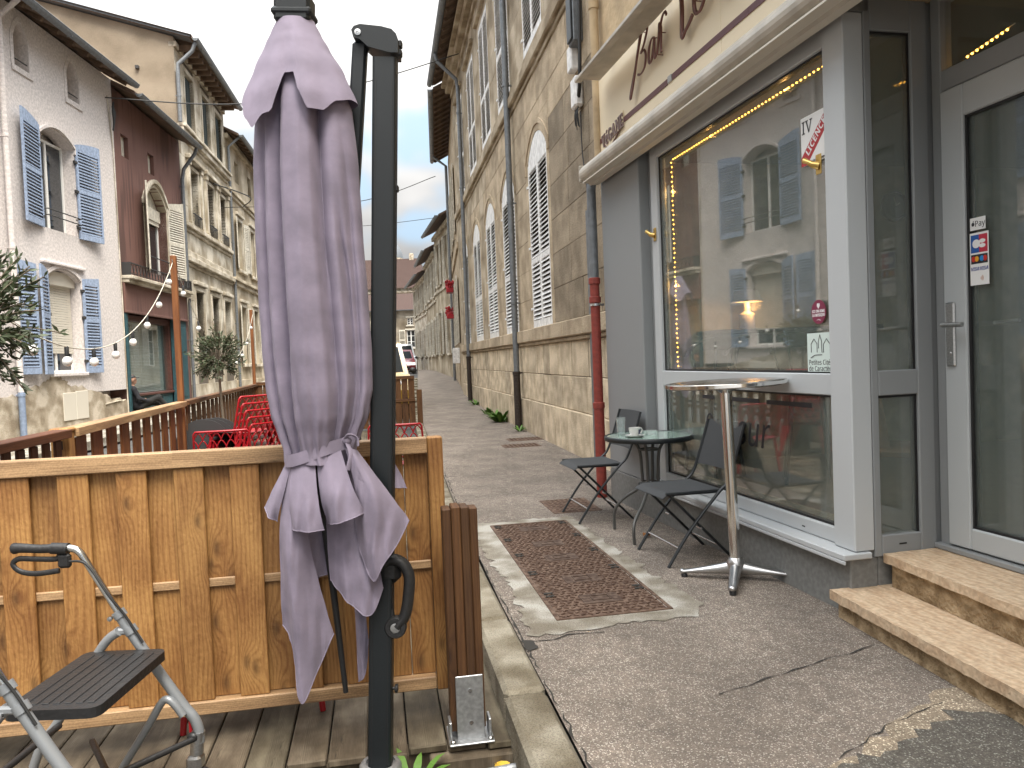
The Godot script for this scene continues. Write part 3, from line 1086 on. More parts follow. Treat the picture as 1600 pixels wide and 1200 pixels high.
# ---------------------------------------------------------------- right side: the long stone house
func stone_house() -> void:
	var o := thing("stone_house", "long weathered brown stone house with white louvred shutters, right of the sidewalk", "house", FB)
	rng.seed = 21
	var s0 := -5.6
	var s1 := 11.3
	var cen := [-1.55, 1.33, 3.9, 6.55, 9.4]
	var hw := 0.74
	var holes := []
	for c in cen:
		holes.append([c - hw, c + hw, 1.78, 4.80])
		holes.append([c - hw, c + hw, 6.17, 8.95])
	var mb := sh()
	wall(mb, s0, s1, -0.2, 10.3, 0.0055, 0.5, holes)
	for c in cen:
		spandrel(mb, c - hw, c + hw, 4.45, 0.35, 0.0055, 0.3)
	put(mb, "wall", M.joint, o)
	mb = sh()
	mb.bx(s0, s1, -0.2, 10.3, 0.5, 7.0)
	put(mb, "rear_wall", M.stone, o)
	# foot courses, stone by stone
	for row in [[-0.12, 0.57, -0.035, 0.75, 1.25], [0.574, 1.03, 0.0, 0.42, 0.80], [1.034, 1.50, 0.0, 0.45, 0.9]]:
		var s := s0 + rng.randf_range(0.0, 0.3)
		while s < s1:
			var l := rng.randf_range(row[3], row[4])
			var e := minf(s + l, s1)
			mb = sh()
			mb.col = Color(1, 1, 1) * rng.randf_range(0.70, 1.10)
			var pr := rng.randf_range(-0.008, 0.001)
			mb.bx(s + 0.012, e - 0.012, row[0], row[1], row[2] + pr, 0.2, 0.010)
			put(mb, "stone_block", M.stone_low, o)
			s = e
	var s := s0
	while s < s1:   # the sill course that runs under all the windows
		var e := minf(s + rng.randf_range(0.9, 1.5), s1)
		mb = sh()
		mb.col = Color.WHITE * rng.randf_range(0.82, 1.08)
		mb.bx(s + 0.002, e - 0.002, 1.56, 1.775, -0.085, 0.2, 0.014)
		mb.bx(s + 0.002, e - 0.002, 1.503, 1.558, -0.045, 0.2, 0.012)
		put(mb, "sill_stone", M.stone, o)
		s = e
	# ashlar of the two storeys, cut round the windows
	var far := sh()
	var count := 0
	for storey in [[1.79, 5.70, 8, M.stone], [6.10, 9.62, 7, M.stone_up]]:
		var rh: float = (storey[1] - storey[0]) / storey[2]
		for k in storey[2]:
			var y0: float = storey[0] + k * rh
			var y1 := y0 + rh
			var gaps := []
			for c in cen:
				var w := hw + 0.17
				if storey[0] < 3.0 and y0 < 4.80 or storey[0] > 3.0 and y0 < 9.05:
					gaps.append([c - w, c + w])
			gaps.append([s1, s1 + 1])
			var a := s0
			for g in gaps:
				var span: float = g[0] - a
				if span > 0.05:
					var n := maxi(1, int(round(span / rng.randf_range(0.7, 1.05))))
					var off := rng.randf_range(-0.12, 0.12) if n > 1 else 0.0
					for q in n:
						var x0 := a + span * q / n + (off if q > 0 else 0.0)
						var x1 := a + span * (q + 1) / n + (off if q < n - 1 else 0.0)
						var near := x0 < 4.2
						mb = sh() if near else far
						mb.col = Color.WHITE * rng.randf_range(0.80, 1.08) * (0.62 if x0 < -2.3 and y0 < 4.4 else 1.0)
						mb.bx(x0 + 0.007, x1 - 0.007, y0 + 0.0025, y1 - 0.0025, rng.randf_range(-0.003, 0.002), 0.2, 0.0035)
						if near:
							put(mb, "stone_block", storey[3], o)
							count += 1
				a = g[1]
	stuff(put(far, "far_stone_blocks", M.stone_up, o))
	# string course and cornice
	mb = sh()
	mb.bx(s0, s1, 5.70, 5.78, -0.03, 0.2, 0.008)
	mb.bx(s0, s1, 5.782, 5.96, -0.09, 0.2, 0.02)
	mb.bx(s0, s1, 5.962, 6.095, -0.05, 0.2, 0.012)
	put(mb, "string_course", M.stone_up, o)
	mb = sh()
	mb.bx(s0, s1, 9.62, 9.75, -0.06, 0.2, 0.01)
	mb.bx(s0, s1, 9.752, 9.92, -0.22, 0.2, 0.03)
	mb.bx(s0, s1, 9.922, 10.02, -0.34, 0.2, 0.015)
	put(mb, "cornice", M.stone_up, o)
	# window surrounds and the closed shutters
	for i in cen.size():
		var c: float = cen[i]
		mb = sh()
		surround(mb, c - hw, c + hw, 1.78, 4.45, 0.35, 0.17, 0.2, -0.003)
		surround(mb, c - hw - 0.10, c + hw + 0.10, 4.30, 4.50, 0.40, 0.08, 0.1, -0.02)
		put(mb, "window_surround", M.stone, o)
		mb = sh()
		spandrel(mb, c - hw - 0.17, c + hw + 0.17, 4.45, 0.52, 0.2, 0.001)
		mb.bx(c - hw - 0.17, c + hw + 0.17, 4.974, 5.209, 0.001, 0.2, 0.004)
		put(mb, "arch_stone", M.stone, o)
		mb = sh()
		surround(mb, c - hw, c + hw, 6.17, 8.92, 0.03, 0.17, 0.2, -0.003)
		mb.bx(c - hw - 0.22, c + hw + 0.22, 9.07, 9.17, -0.09, 0.1, 0.015)
		put(mb, "window_surround", M.stone_up, o)
		for st in 2:
			var b: float = 1.785 if st == 0 else 6.175
			mb = sh()
			mb.bx(c - hw - 0.02, c + hw + 0.02, b, 4.82 if st == 0 else 8.96, 0.26, 0.30)
			put(mb, "dark_window", M.dark, o)
			for side in 2:
				var tp := func(t): return (arch_y((t * 0.5 if side == 0 else 0.5 + t * 0.5), 4.45, 0.35) - b - 0.01) if st == 0 else 8.92 - b + 0.02
				# a leaf's own x runs along the street, its own z to the inside
				leaf(o, hw - 0.006, tp, 1.08, 0.068, M.white, M.white, Transform3D(Basis(Vector3(0, 0, -1), Vector3.UP, Vector3(1, 0, 0)), Vector3(0.019, b, -(c - hw + 0.003 + side * hw))), i < 2 and st == 0 or i == 0, 0.62)
		mb = sh()
		for hy in [2.1, 3.1, 4.1, 6.5, 7.5, 8.5]:
			mb.bx(c + hw - 0.01, c + hw + 0.08, hy - 0.02, hy + 0.02, -0.018, 0.06, 0.004)
		stuff(put(mb, "shutter_hinge", M.white, o))
	eaves(o, s0, s1, 10.35, 0.62, -1.0, 0.34, M.roof)
	downpipe(o, "drain_pipe", [Vector3(0.45, 9.95, -0.70), Vector3(0.45, 9.75, -0.66), Vector3(0.43, 9.25, -0.14), Vector3(0.42, 9.0, -0.10), Vector3(0.42, 0.95, -0.11)], 0.055, M.zinc, [8.3, 6.2, 4.1, 2.3], -1.0)
	var sl := downpipe(o, "drain_pipe_foot", [Vector3(0.42, 1.05, -0.115), Vector3(0.42, 0.02, -0.115)], 0.065, M.drainbrown, [1.03], -1.0)
	sl.set_meta("label", "dark brown iron foot of the drain pipe")
	downpipe(o, "drain_pipe", [Vector3(8.6, 9.95, -0.70), Vector3(8.6, 9.75, -0.66), Vector3(8.58, 9.25, -0.14), Vector3(8.57, 9.0, -0.10), Vector3(8.57, 1.3, -0.11)], 0.055, M.zinc, [8.3, 6.2, 4.1, 2.3], -1.0)
	downpipe(o, "drain_pipe_foot", [Vector3(8.57, 1.4, -0.115), Vector3(8.57, 0.1, -0.115)], 0.065, M.drainbrown, [1.38], -1.0)
	# a flat grey strip covers the joint by the bar
	mb = sh()
	mb.bx(-4.62, -4.52, -0.05, 3.0, -0.05, -0.02, 0.004)
	put(mb, "joint_cover", M.zinc, o)
	# ---------------- next stone house
	var f2 := frame(-1.54, -24.75, 5.5)
	o = thing("old_stone_house", "darker stone house beyond the long one, with red flower boxes", "house", f2)
	cen = [2.2, 5.2, 8.0]
	holes = []
	for c in cen:
		holes.append([c - 0.55, c + 0.55, 1.9, 4.2])
		holes.append([c - 0.55, c + 0.55, 5.6, 7.9])
	holes.append([3.3, 4.2, 0.2, 2.6])
	mb = sh()
	wall(mb, 0.0, 9.0, -0.2, 9.9, 0.0, 0.5, holes)
	mb.bx(0.0, 9.0, -0.2, 9.9, 0.5, 7.0)
	mb.bx(0.0, 9.0, 4.9, 5.1, -0.06, 0.0, 0.01)
	put(mb, "wall", M.stone, o)
	for c in cen:
		casement(o, c - 0.55, c + 0.55, 1.9, 4.2, 0.25, -1.0, 2, 3, M.offwhite)
		casement(o, c - 0.55, c + 0.55, 5.6, 7.9, 0.25, -1.0, 2, 3, M.offwhite)
		mb = sh()
		surround(mb, c - 0.55, c + 0.55, 1.9, 4.1, 0.1, 0.16, 0.05, -0.04)
		put(mb, "window_surround", M.stone_up, o)
		mb = sh()
		surround(mb, c - 0.55, c + 0.55, 5.6, 7.8, 0.1, 0.16, 0.05, -0.04)
		put(mb, "window_surround", M.stone_up, o)
		for side in [-1.0, 1.0]:
			for b in [1.9, 5.6]:
				leaf(o, 0.5, func(_t): return 2.25, 1.0, 0.09, M.offwhite, M.offwhite, Transform3D(Basis(Vector3(0, 0, -1), Vector3.UP, Vector3(1, 0, 0)), Vector3(-0.07, b, -(c - 0.25 + side * 0.96))), false)
	mb = sh()
	mb.bx(3.3, 4.2, 0.2, 2.6, 0.2, 0.25, 0.01)
	mb.bx(3.4, 3.7, 0.4, 1.2, 0.185, 0.2, 0.01)
	mb.bx(3.8, 4.1, 0.4, 1.2, 0.185, 0.2, 0.01)
	put(mb, "door", M.darkwood, o)
	mb = sh()
	mb.bx(3.1, 4.4, 0.05, 0.32, -0.35, 0.0, 0.02)
	mb.bx(3.1, 4.4, 0.02, 0.18, -0.65, -0.352, 0.02)
	put(mb, "doorstep", M.kerb, o)
	eaves(o, 0.02, 9.0, 10.2, 0.6, -1.0, 0.3, M.roof)
	downpipe(o, "drain_pipe", [Vector3(7.6, 9.8, -0.65), Vector3(7.6, 9.4, -0.12), Vector3(7.6, 0.35, -0.12)], 0.06, M.zinc, [7.0, 4.0], -1.0)
	var box := thing("letter_box", "white metal cabinet fixed to the wall of the darker stone house", "cabinet", f2 * at(-0.13, 1.2, -3.0))
	mb = MB.new()
	mb.bx(-0.12, 0.12, 0.0, 0.55, -0.3, 0.3, 0.015)
	put(mb, "case", M.white, box)
	mb = MB.new()
	mb.bx(-0.128, -0.122, 0.04, 0.51, -0.26, 0.26, 0.003)
	put(mb, "door", M.white, box)
	for e in [[5.5, 3.95, "upper red flower box on the drain pipe of the darker stone house"], [6.6, 3.0, "lower red flower box on the darker stone house"]]:
		var fb := thing("flower_box", e[2], "flower box", f2 * at(-0.22, e[1], -e[0]), "red flower boxes far along the wall")
		mb = MB.new()
		mb.bx(-0.14, 0.14, 0.0, 0.18, -0.35, 0.35, 0.02)
		put(mb, "trough", M.red, fb)
		mb = MB.new()
		for k in 70:
			mb.col = Color(1, 1, 1) * rng.randf_range(0.6, 1.2)
			mb.ball(Vector3(rng.randf_range(-0.16, 0.16), rng.randf_range(0.16, 0.46), rng.randf_range(-0.38, 0.38)), Vector3.ONE * rng.randf_range(0.03, 0.06), 5, 4)
		stuff(put(mb, "flowers", M.red, fb))
	plain_house("narrow_house", "narrow shuttered house after the darker stone house on the right", frame(-2.40, -33.7, 12.6), 5.9, 7.6, -1.0, M.cream, M.offwhite, 2)
	plain_house("cream_house", "cream house with flat eaves, second from the far end on the right", frame(-3.7, -39.5, 10.5), 6.6, 6.95, -1.0, M.cream, M.offwhite, 3)
	plain_house("cream_house", "cream house with flat eaves at the far end on the right", frame(-4.9, -46.0, 12.0), 8.5, 6.5, -1.0, M.pale, M.offwhite, 3)

func plain_house(called: String, label: String, xf: Transform3D, l: float, h: float, out: float, wm: Material, pm: Material, n: int, g := 0.6) -> Node3D:   # a shuttered house of two or three storeys
	var o := thing(called, label, "house", xf)
	var holes := []
	var storeys := int(h / 3.0)
	var sh0 := (h - 0.9) / storeys
	for k in storeys:
		for i in n:
			var c := (i + 0.5) * l / n
			holes.append([c - 0.5, c + 0.5, 0.9 + g + k * sh0 + 0.15, 0.9 + g + k * sh0 + 0.15 + sh0 * 0.62])
	var mb := sh()
	wall(mb, 0.0, l, -0.3, h, 0.0, -out * 0.4, holes)
	mb.bx(0.0, l, -0.3, h, -out * 0.4, -out * 7.0)
	put(mb, "wall", wm, o)
	mb = sh()
	for k in range(1, storeys + 1):
		mb.bx(0.0, l, 0.72 + g + k * sh0, 0.86 + g + k * sh0, 0.0, out * 0.07, 0.012) if 0.86 + g + k * sh0 < h else null
	mb.bx(0.0, l, h - 0.22, h - 0.02, 0.0, out * 0.14, 0.02)
	put(mb, "string_course", M.pale, o)
	for q in holes:
		casement(o, q[0], q[1], q[2], q[3], -out * 0.22, out, 2, 3, M.pvc)
		mb = sh()
		surround(mb, q[0], q[1], q[2], q[3] - 0.05, 0.05, 0.12, 0.0 - out * 0.02, out * 0.03)
		mb.bx(q[0] - 0.16, q[1] + 0.16, q[2] - 0.09, q[2], 0.0, out * 0.10, 0.01)
		put(mb, "window_surround", M.pale, o)
		for side in [-1.0, 1.0]:
			var hh: float = q[3] - q[2]
			leaf(o, 0.48, func(_t): return hh, hh * 0.45, 0.09, pm, pm, Transform3D(Basis(Vector3(0, 0, -1), Vector3.UP, Vector3(1, 0, 0)), Vector3(out * 0.06, q[2], -((q[0] + q[1]) / 2 - 0.24 + side * 0.87))), false)
	eaves(o, 0.0, l, h + 0.25, 0.5, out, 0.25, M.roof, false)
	return o

# ---------------------------------------------------------------- left side
func leftleaf(o: Node, s: float, h: float, w: float, top: Callable, mid: float, yaw: float, pm: Material, sm: Material, hinge_right: bool, z := 0.03) -> MeshInstance3D:   # an open leaf on a house of the left side; yaw lifts it off the wall
	var b := Basis(Vector3.UP, deg_to_rad(yaw)) * Basis(Vector3(0, 0, -1), Vector3.UP, Vector3(1, 0, 0))
	var origin := Vector3(z, h, -s)
	if hinge_right:   # turn about its right edge
		origin = Vector3(z, h, -(s + w)) - b.x * w
	return leaf(o, w, top, mid, 0.062, pm, sm, Transform3D(b, origin), false, -0.5)

func pink_house() -> void:
	var o := thing("pink_house", "pale pink rendered house with faded blue shutters, left edge of the photo", "house", FP)
	rng.seed = 31
	var cols := [-0.6, -5.4, -10.2]
	var holes := []
	for c in cols:
		holes.append([c - 0.63, c + 0.63, 4.17, 6.17])
		holes.append([c - 0.66, c + 0.60, 1.37, 3.40])
	var attics := [-1.62, 0.17, -6.4, -4.6, -11.2, -9.4]
	for a in attics:
		holes.append([a - 0.24, a + 0.22, 6.98, 7.83])
	var mb := sh()
	wall(mb, -13.0, 1.86, 0.95, 8.05, -0.4, 0.0, holes)
	for c in cols:
		spandrel(mb, c - 0.63, c + 0.63, 5.95, 0.22, -0.3, 0.0)
		spandrel(mb, c - 0.66, c + 0.60, 3.22, 0.18, -0.3, 0.0)
	for a in attics:
		spandrel(mb, a - 0.24, a + 0.22, 7.52, 0.31, -0.3, 0.0)
	mb.bx(-13.0, 1.86, -0.2, 8.05, -7.5, -0.4)
	put(mb, "wall", M.pink, o)
	mb = sh()
	var low := wobbly([Vector2(-13.0, 0.98), Vector2(-9, 1.02), Vector2(-5, 0.96), Vector2(-2.4, 1.0), Vector2(-1.2, 1.25), Vector2(0.2, 1.0), Vector2(1.2, 0.72), Vector2(1.86, 0.70)], 0.12, 0.10, 311, false)
	var poly := PackedVector2Array(low)
	poly.append(Vector2(1.86, -0.2))
	poly.append(Vector2(-13.0, -0.2))
	mb.prism(poly, -0.4, 0.006)
	put(mb, "foot_of_wall", M.pink_old, o)
	mb = sh()
	mb.prism(wobbly([Vector2(-1.75, 1.12), Vector2(-1.2, 1.36), Vector2(-0.7, 1.2), Vector2(-0.9, 0.98), Vector2(-1.6, 0.95)], 0.06, 0.10, 312), 0.002, 0.009)
	put(mb, "bare_patch", M.pink_old, o)
	for a in attics:
		mb = sh()
		surround(mb, a - 0.24, a + 0.22, 6.98, 7.52, 0.31, 0.10, 0.0, 0.012)
		mb.bx(a - 0.34, a + 0.32, 6.87, 6.978, 0.0, 0.03, 0.006)
		var sr := put(mb, "attic_surround", M.pink, o)
		mb = sh()
		mb.bx(a - 0.26, a + 0.24, 6.96, 7.85, -0.36, -0.30)
		put(mb, "attic_panel", M.pale, o)
		mb = sh()
		mb.tube([Vector3(a - 0.24, 7.13, -0.03), Vector3(a + 0.22, 7.13, -0.03)], 0.011, 6)
		put(mb, "bar", M.iron, sr)
	for c in cols:
		# upper window
		casement(o, c - 0.62, c + 0.62, 4.18, 5.98, -0.27, 1.0, 2, 1, M.pvc)
		mb = sh()
		surround(mb, c - 0.63, c + 0.63, 5.85, 5.96, 0.235, 0.07, -0.02, 0.045)
		put(mb, "window_hood", M.pink, o)
		mb = sh()
		mb.tube([Vector3(c - 0.63, 4.52, -0.02), Vector3(c - 0.6, 4.52, 0.10), Vector3(c + 0.6, 4.52, 0.10), Vector3(c + 0.63, 4.52, -0.02)], 0.012, 6)
		mb.tube([Vector3(c - 0.63, 4.40, -0.02), Vector3(c - 0.6, 4.40, 0.10), Vector3(c + 0.6, 4.40, 0.10), Vector3(c + 0.63, 4.40, -0.02)], 0.012, 6)
		put(mb, "window_rail", M.iron, o)
		var lt := func(t): return 2.05 - 0.11 * t * t
		var rt := func(t): return 2.05 - 0.11 * (1.0 - t) * (1.0 - t)
		leftleaf(o, c - 0.63 - 0.80, 4.15, 0.78, lt, 1.0, 9.0, M.blue, M.blue_dull, true)
		leftleaf(o, c + 0.65, 4.13, 0.78, rt, 1.0, -8.0, M.blue, M.blue_dull, false)
		# lower window with its roller shutter three quarters down
		mb = sh()
		surround(mb, c - 0.66, c + 0.60, 3.05, 3.24, 0.20, 0.09, -0.02, 0.03)
		put(mb, "window_hood", M.pink, o)
		mb = sh()
		mb.bx(c - 0.82, c + 0.76, 3.47, 3.53, -0.01, 0.07, 0.012)
		put(mb, "window_cornice", M.pink, o)
		mb = sh()
		mb.bx(c - 0.70, c + 0.64, 1.30, 1.368, -0.02, 0.06, 0.01)
		put(mb, "window_sill", M.pink, o)
		casement(o, c - 0.65, c + 0.59, 1.375, 3.2, -0.27, 1.0, 2, 1, M.pvc)
		mb = sh()
		mb.bx(c - 0.64, c + 0.58, 3.10, 3.38, -0.24, -0.10, 0.01)
		var n := 27
		for k in n:
			var y := lerpf(1.76, 3.10, k / float(n))
			mb.bx(c - 0.63, c + 0.57, y, y + 1.34 / n - 0.004, -0.215 + (0.004 if k % 2 else 0.0), -0.20, 0.004)
		put(mb, "roller_shutter", M.roller, o)
		var ll := func(t): return 2.05 - 0.10 * t * t
		leftleaf(o, c - 0.66 - 0.52, 1.35, 0.50, ll, 1.1, 16.0, M.blue, M.blue_dull, true, 0.05)
		leftleaf(o, c - 0.66 - 1.02, 1.36, 0.49, func(t): return 2.07 - 0.04 * t, 1.1, -10.0, M.blue, M.blue_dull, false, 0.04)
		leftleaf(o, c + 0.62, 1.35, 0.52, func(t): return 2.0 - 0.05 * (1.0 - t), 1.1, -9.0, M.blue, M.blue_dull, false)
		mb = sh()
		for hy in [1.6, 2.5, 3.05, 4.35, 5.1, 5.7]:
			mb.bx(c + 0.58, c + 0.68, hy - 0.03, hy + 0.03, 0.0, 0.055, 0.005)
			mb.bx(c - 0.72, c - 0.62, hy - 0.03, hy + 0.03, 0.0, 0.055, 0.005)
		stuff(put(mb, "shutter_hinge", M.iron, o))
	downpipe(o, "drain_pipe", [Vector3(-2.40, 7.9, 0.45), Vector3(-2.40, 7.6, 0.09), Vector3(-2.40, 0.98, 0.09)], 0.05, M.pink, [7.0, 5.55, 3.6, 1.8], 1.0)
	downpipe(o, "drain_pipe_foot", [Vector3(-2.40, 1.05, 0.09), Vector3(-2.40, -0.1, 0.09)], 0.055, M.blue_dull, [1.0], 1.0).set_meta("label", "blue foot of the pale drain pipe")
	mb = sh()
	mb.bx(-0.92, -0.46, 0.42, 0.97, -0.02, 0.022, 0.006)
	mb.bx(-0.45, 0.02, 0.42, 0.99, -0.02, 0.022, 0.006)
	put(mb, "meter_cupboard", M.roller, o)
	mb = sh()
	mb.tube([Vector3(0.75, 0.66, 0.02), Vector3(1.3, 0.70, 0.02), Vector3(1.5, 0.70, 0.02)], 0.014, 6)
	mb.tube([Vector3(1.78, 0.4, 0.02), Vector3(1.80, 3.0, 0.02), Vector3(1.76, 6.4, 0.02), Vector3(1.6, 7.6, 0.02)], 0.013, 6)
	put(mb, "wire", M.pale, o)
	eaves(o, -13.0, 1.86, 8.15, 0.5, 1.0, 0.28, M.roof)
	# the house this side of it, beside the photographer, seen only in the window panes
	plain_house("grey_house", "grey rendered house on the left nearest the camera, outside the frame", frame(-8.4, -3.0, 2.0) * at(0, 0, 12.0), 11.9, 8.6, 1.0, M.farwall, M.offwhite, 3)
	plain_house("next_house", "rendered house on the bar's side of the street behind the camera", frame(1.57, -3.74, 12.5) * at(0.02, 0, 12.0), 8.0, 7.4, -1.0, M.plaster, M.offwhite, 2)

func oxblood_house() -> void:
	var o := thing("oxblood_house", "narrow dark red house with white shutters and a teal shop window", "house", FR)
	rng.seed = 41
	var l := 4.50
	var holes := [[0.40, 0.82, 6.43, 6.95], [2.05, 2.46, 6.43, 6.95], [1.66, 3.16, 3.86, 6.12], [0.02, 4.26, 0.40, 2.76]]
	var mb := sh()
	wall(mb, 0.0, l, -0.2, 7.9, -0.5, 0.0, holes)
	spandrel(mb, 1.66, 3.16, 5.62, 0.50, -0.3, 0.0)
	mb.bx(0.0, l, -0.2, 7.9, -7.0, -1.6)
	put(mb, "wall", M.redwall, o)
	mb = sh()
	for e in [[0.40, 0.82], [2.05, 2.46]]:
		mb.bx(e[0], e[1], 6.42, 6.96, -0.14, -0.10)
	put(mb, "attic_panel", M.offwhite, o)
	# white arched window
	mb = sh()
	surround(mb, 1.66, 3.16, 3.86, 5.62, 0.50, 0.11, -0.2, 0.02)
	surround(mb, 1.58, 3.24, 5.55, 5.66, 0.56, 0.10, 0.0, 0.07)
	put(mb, "window_surround", M.pale, o)
	mb = sh()
	mb.bx(1.66, 3.16, 5.28, 6.1, -0.26, -0.22)
	mb.bx(1.70, 3.12, 5.30, 5.62, -0.22, -0.14, 0.01)
	put(mb, "roller_box", M.offwhite, o)
	mb = sh()
	for k in 5:
		mb.bx(1.74, 3.08, 5.20 + k * 0.055, 5.252 + k * 0.055, -0.20, -0.165, 0.006)
	put(mb, "roller_shutter", M.roller, o)
	casement(o, 1.70, 3.12, 3.88, 5.30, -0.26, 1.0, 2, 1, M.pvc)
	mb = sh()
	mb.bx(1.66, 3.16, 3.86, 6.1, -0.5, -0.4)
	put(mb, "dark_window", M.dark, o)
	var tl := func(t): return 2.15 - 0.14 * t
	leftleaf(o, 0.93, 3.84, 0.73, tl, 0.95, 22.0, M.offwhite, M.offwhite, true)
	leftleaf(o, 3.18, 3.84, 0.80, func(t): return 2.02 + 0.14 * t, 0.95, -12.0, M.offwhite, M.offwhite, false)
	# narrow balcony
	mb = sh()
	mb.bx(0.02, 4.40, 3.42, 3.50, -0.1, 0.16, 0.012)
	mb.bx(0.0, 4.44, 3.50, 3.585, -0.1, 0.24, 0.015)
	put(mb, "balcony_slab", M.pale, o)
	mb = sh()
	mb.bx(0.04, 4.38, 3.86, 3.885, 0.17, 0.20)
	mb.bx(0.04, 4.38, 3.63, 3.645, 0.175, 0.195)
	for k in 22:
		var s := 0.06 + k * 0.196
		mb.tube([Vector3(s, 3.585, 0.185), Vector3(s, 3.87, 0.185)], 0.008, 5)
		mb.tube([Vector3(s, 3.64, 0.185), Vector3(s + 0.098, 3.86, 0.185), Vector3(s + 0.196, 3.64, 0.185)], 0.007, 5)
	for s in [0.05, 4.37]:
		mb.bx(s - 0.012, s + 0.012, 3.58, 3.89, 0.0, 0.20)
	put(mb, "railing", M.iron, o)
	mb = sh()
	mb.tube([Vector3(1.68, 4.25, 0.0), Vector3(1.7, 4.25, 0.05), Vector3(3.1, 4.25, 0.05), Vector3(3.14, 4.25, 0.0)], 0.014, 6)
	put(mb, "window_rail", M.iron, o)
	# shop front
	mb = sh()
	mb.bx(0.02, 4.36, 2.76, 3.42, 0.0, 0.05, 0.012)
	mb.bx(0.02, 4.36, 2.72, 2.78, 0.0, 0.075, 0.01)
	put(mb, "fascia", M.redwall, o)
	mb = sh()
	mb.bx(0.04, 0.16, 0.38, 2.75, -0.12, 0.03, 0.01)
	mb.bx(3.42, 4.26, 0.38, 2.75, -0.14, 0.02, 0.01)
	mb.bx(3.55, 4.12, 0.60, 2.55, 0.02, 0.035, 0.012)
	mb.bx(0.16, 3.42, 0.38, 0.74, -0.30, -0.16, 0.01)
	for k in 4:
		mb.bx(0.30 + k * 0.78, 0.98 + k * 0.78, 0.45, 0.67, -0.16, -0.145, 0.01)
	put(mb, "shop_panel", M.teal, o)
	mb = sh()
	mb.bx(0.16, 3.42, 0.742, 0.80, -0.30, -0.10, 0.01)
	mb.bx(0.16, 0.24, 0.80, 2.72, -0.30, -0.14, 0.01)
	mb.bx(3.34, 3.42, 0.80, 2.72, -0.30, -0.14, 0.01)
	mb.bx(0.24, 3.34, 2.58, 2.72, -0.30, -0.14, 0.01)
	var fr := put(mb, "shop_window_frame", M.brownpaint, o)
	mb = sh()
	mb.bx(0.2, 3.38, 0.78, 2.6, -0.235, -0.229)
	put(mb, "pane", glass_mat("shop pane", 0.06), fr)
	mb = sh()
	for k in 46:
		var y := 0.84 + k * 0.038
		mb.xf = sh().xf * Transform3D(Basis(Vector3.RIGHT, -0.5), Vector3(1.79, y, -0.36))
		mb.col = Color.WHITE * rng.randf_range(0.85, 1.05)
		mb.box(Vector3.ZERO, Vector3(3.06, 0.036, 0.003))
	mb.xf = sh().xf
	mb.col = Color.WHITE * 1.25
	for k in 3:
		mb.bx(0.95 + k * 0.8, 0.98 + k * 0.8, 0.82, 2.6, -0.338, -0.335)
	var bl := put(mb, "blind", M.blind, o)
	stuff(bl)
	mb = sh()
	mb.bx(0.0, 4.3, 0.2, 2.9, -1.6, -1.5)
	mb.bx(0.0, 4.3, 2.85, 2.95, -1.5, -0.5)
	put(mb, "dark_interior", M.dark, o)
	mb = sh()
	mb.bx(0.06, 4.3, -0.2, 0.415, -0.3, 0.45, 0.02)
	put(mb, "doorstep", M.kerb, o)
	downpipe(o, "drain_pipe", [Vector3(4.55, 7.75, 0.50), Vector3(4.55, 7.55, 0.42), Vector3(4.42, 7.1, 0.14), Vector3(4.40, 6.8, 0.09), Vector3(4.40, 3.7, 0.09)], 0.05, M.zinc, [6.6, 5.0], 1.0)
	downpipe(o, "drain_pipe", [Vector3(4.40, 3.40, 0.11), Vector3(4.40, 0.2, 0.11)], 0.045, M.zinc, [2.2], 1.0)
	eaves(o, 0.0, l, 8.0, 0.52, 1.0, 0.30, M.roof, false)

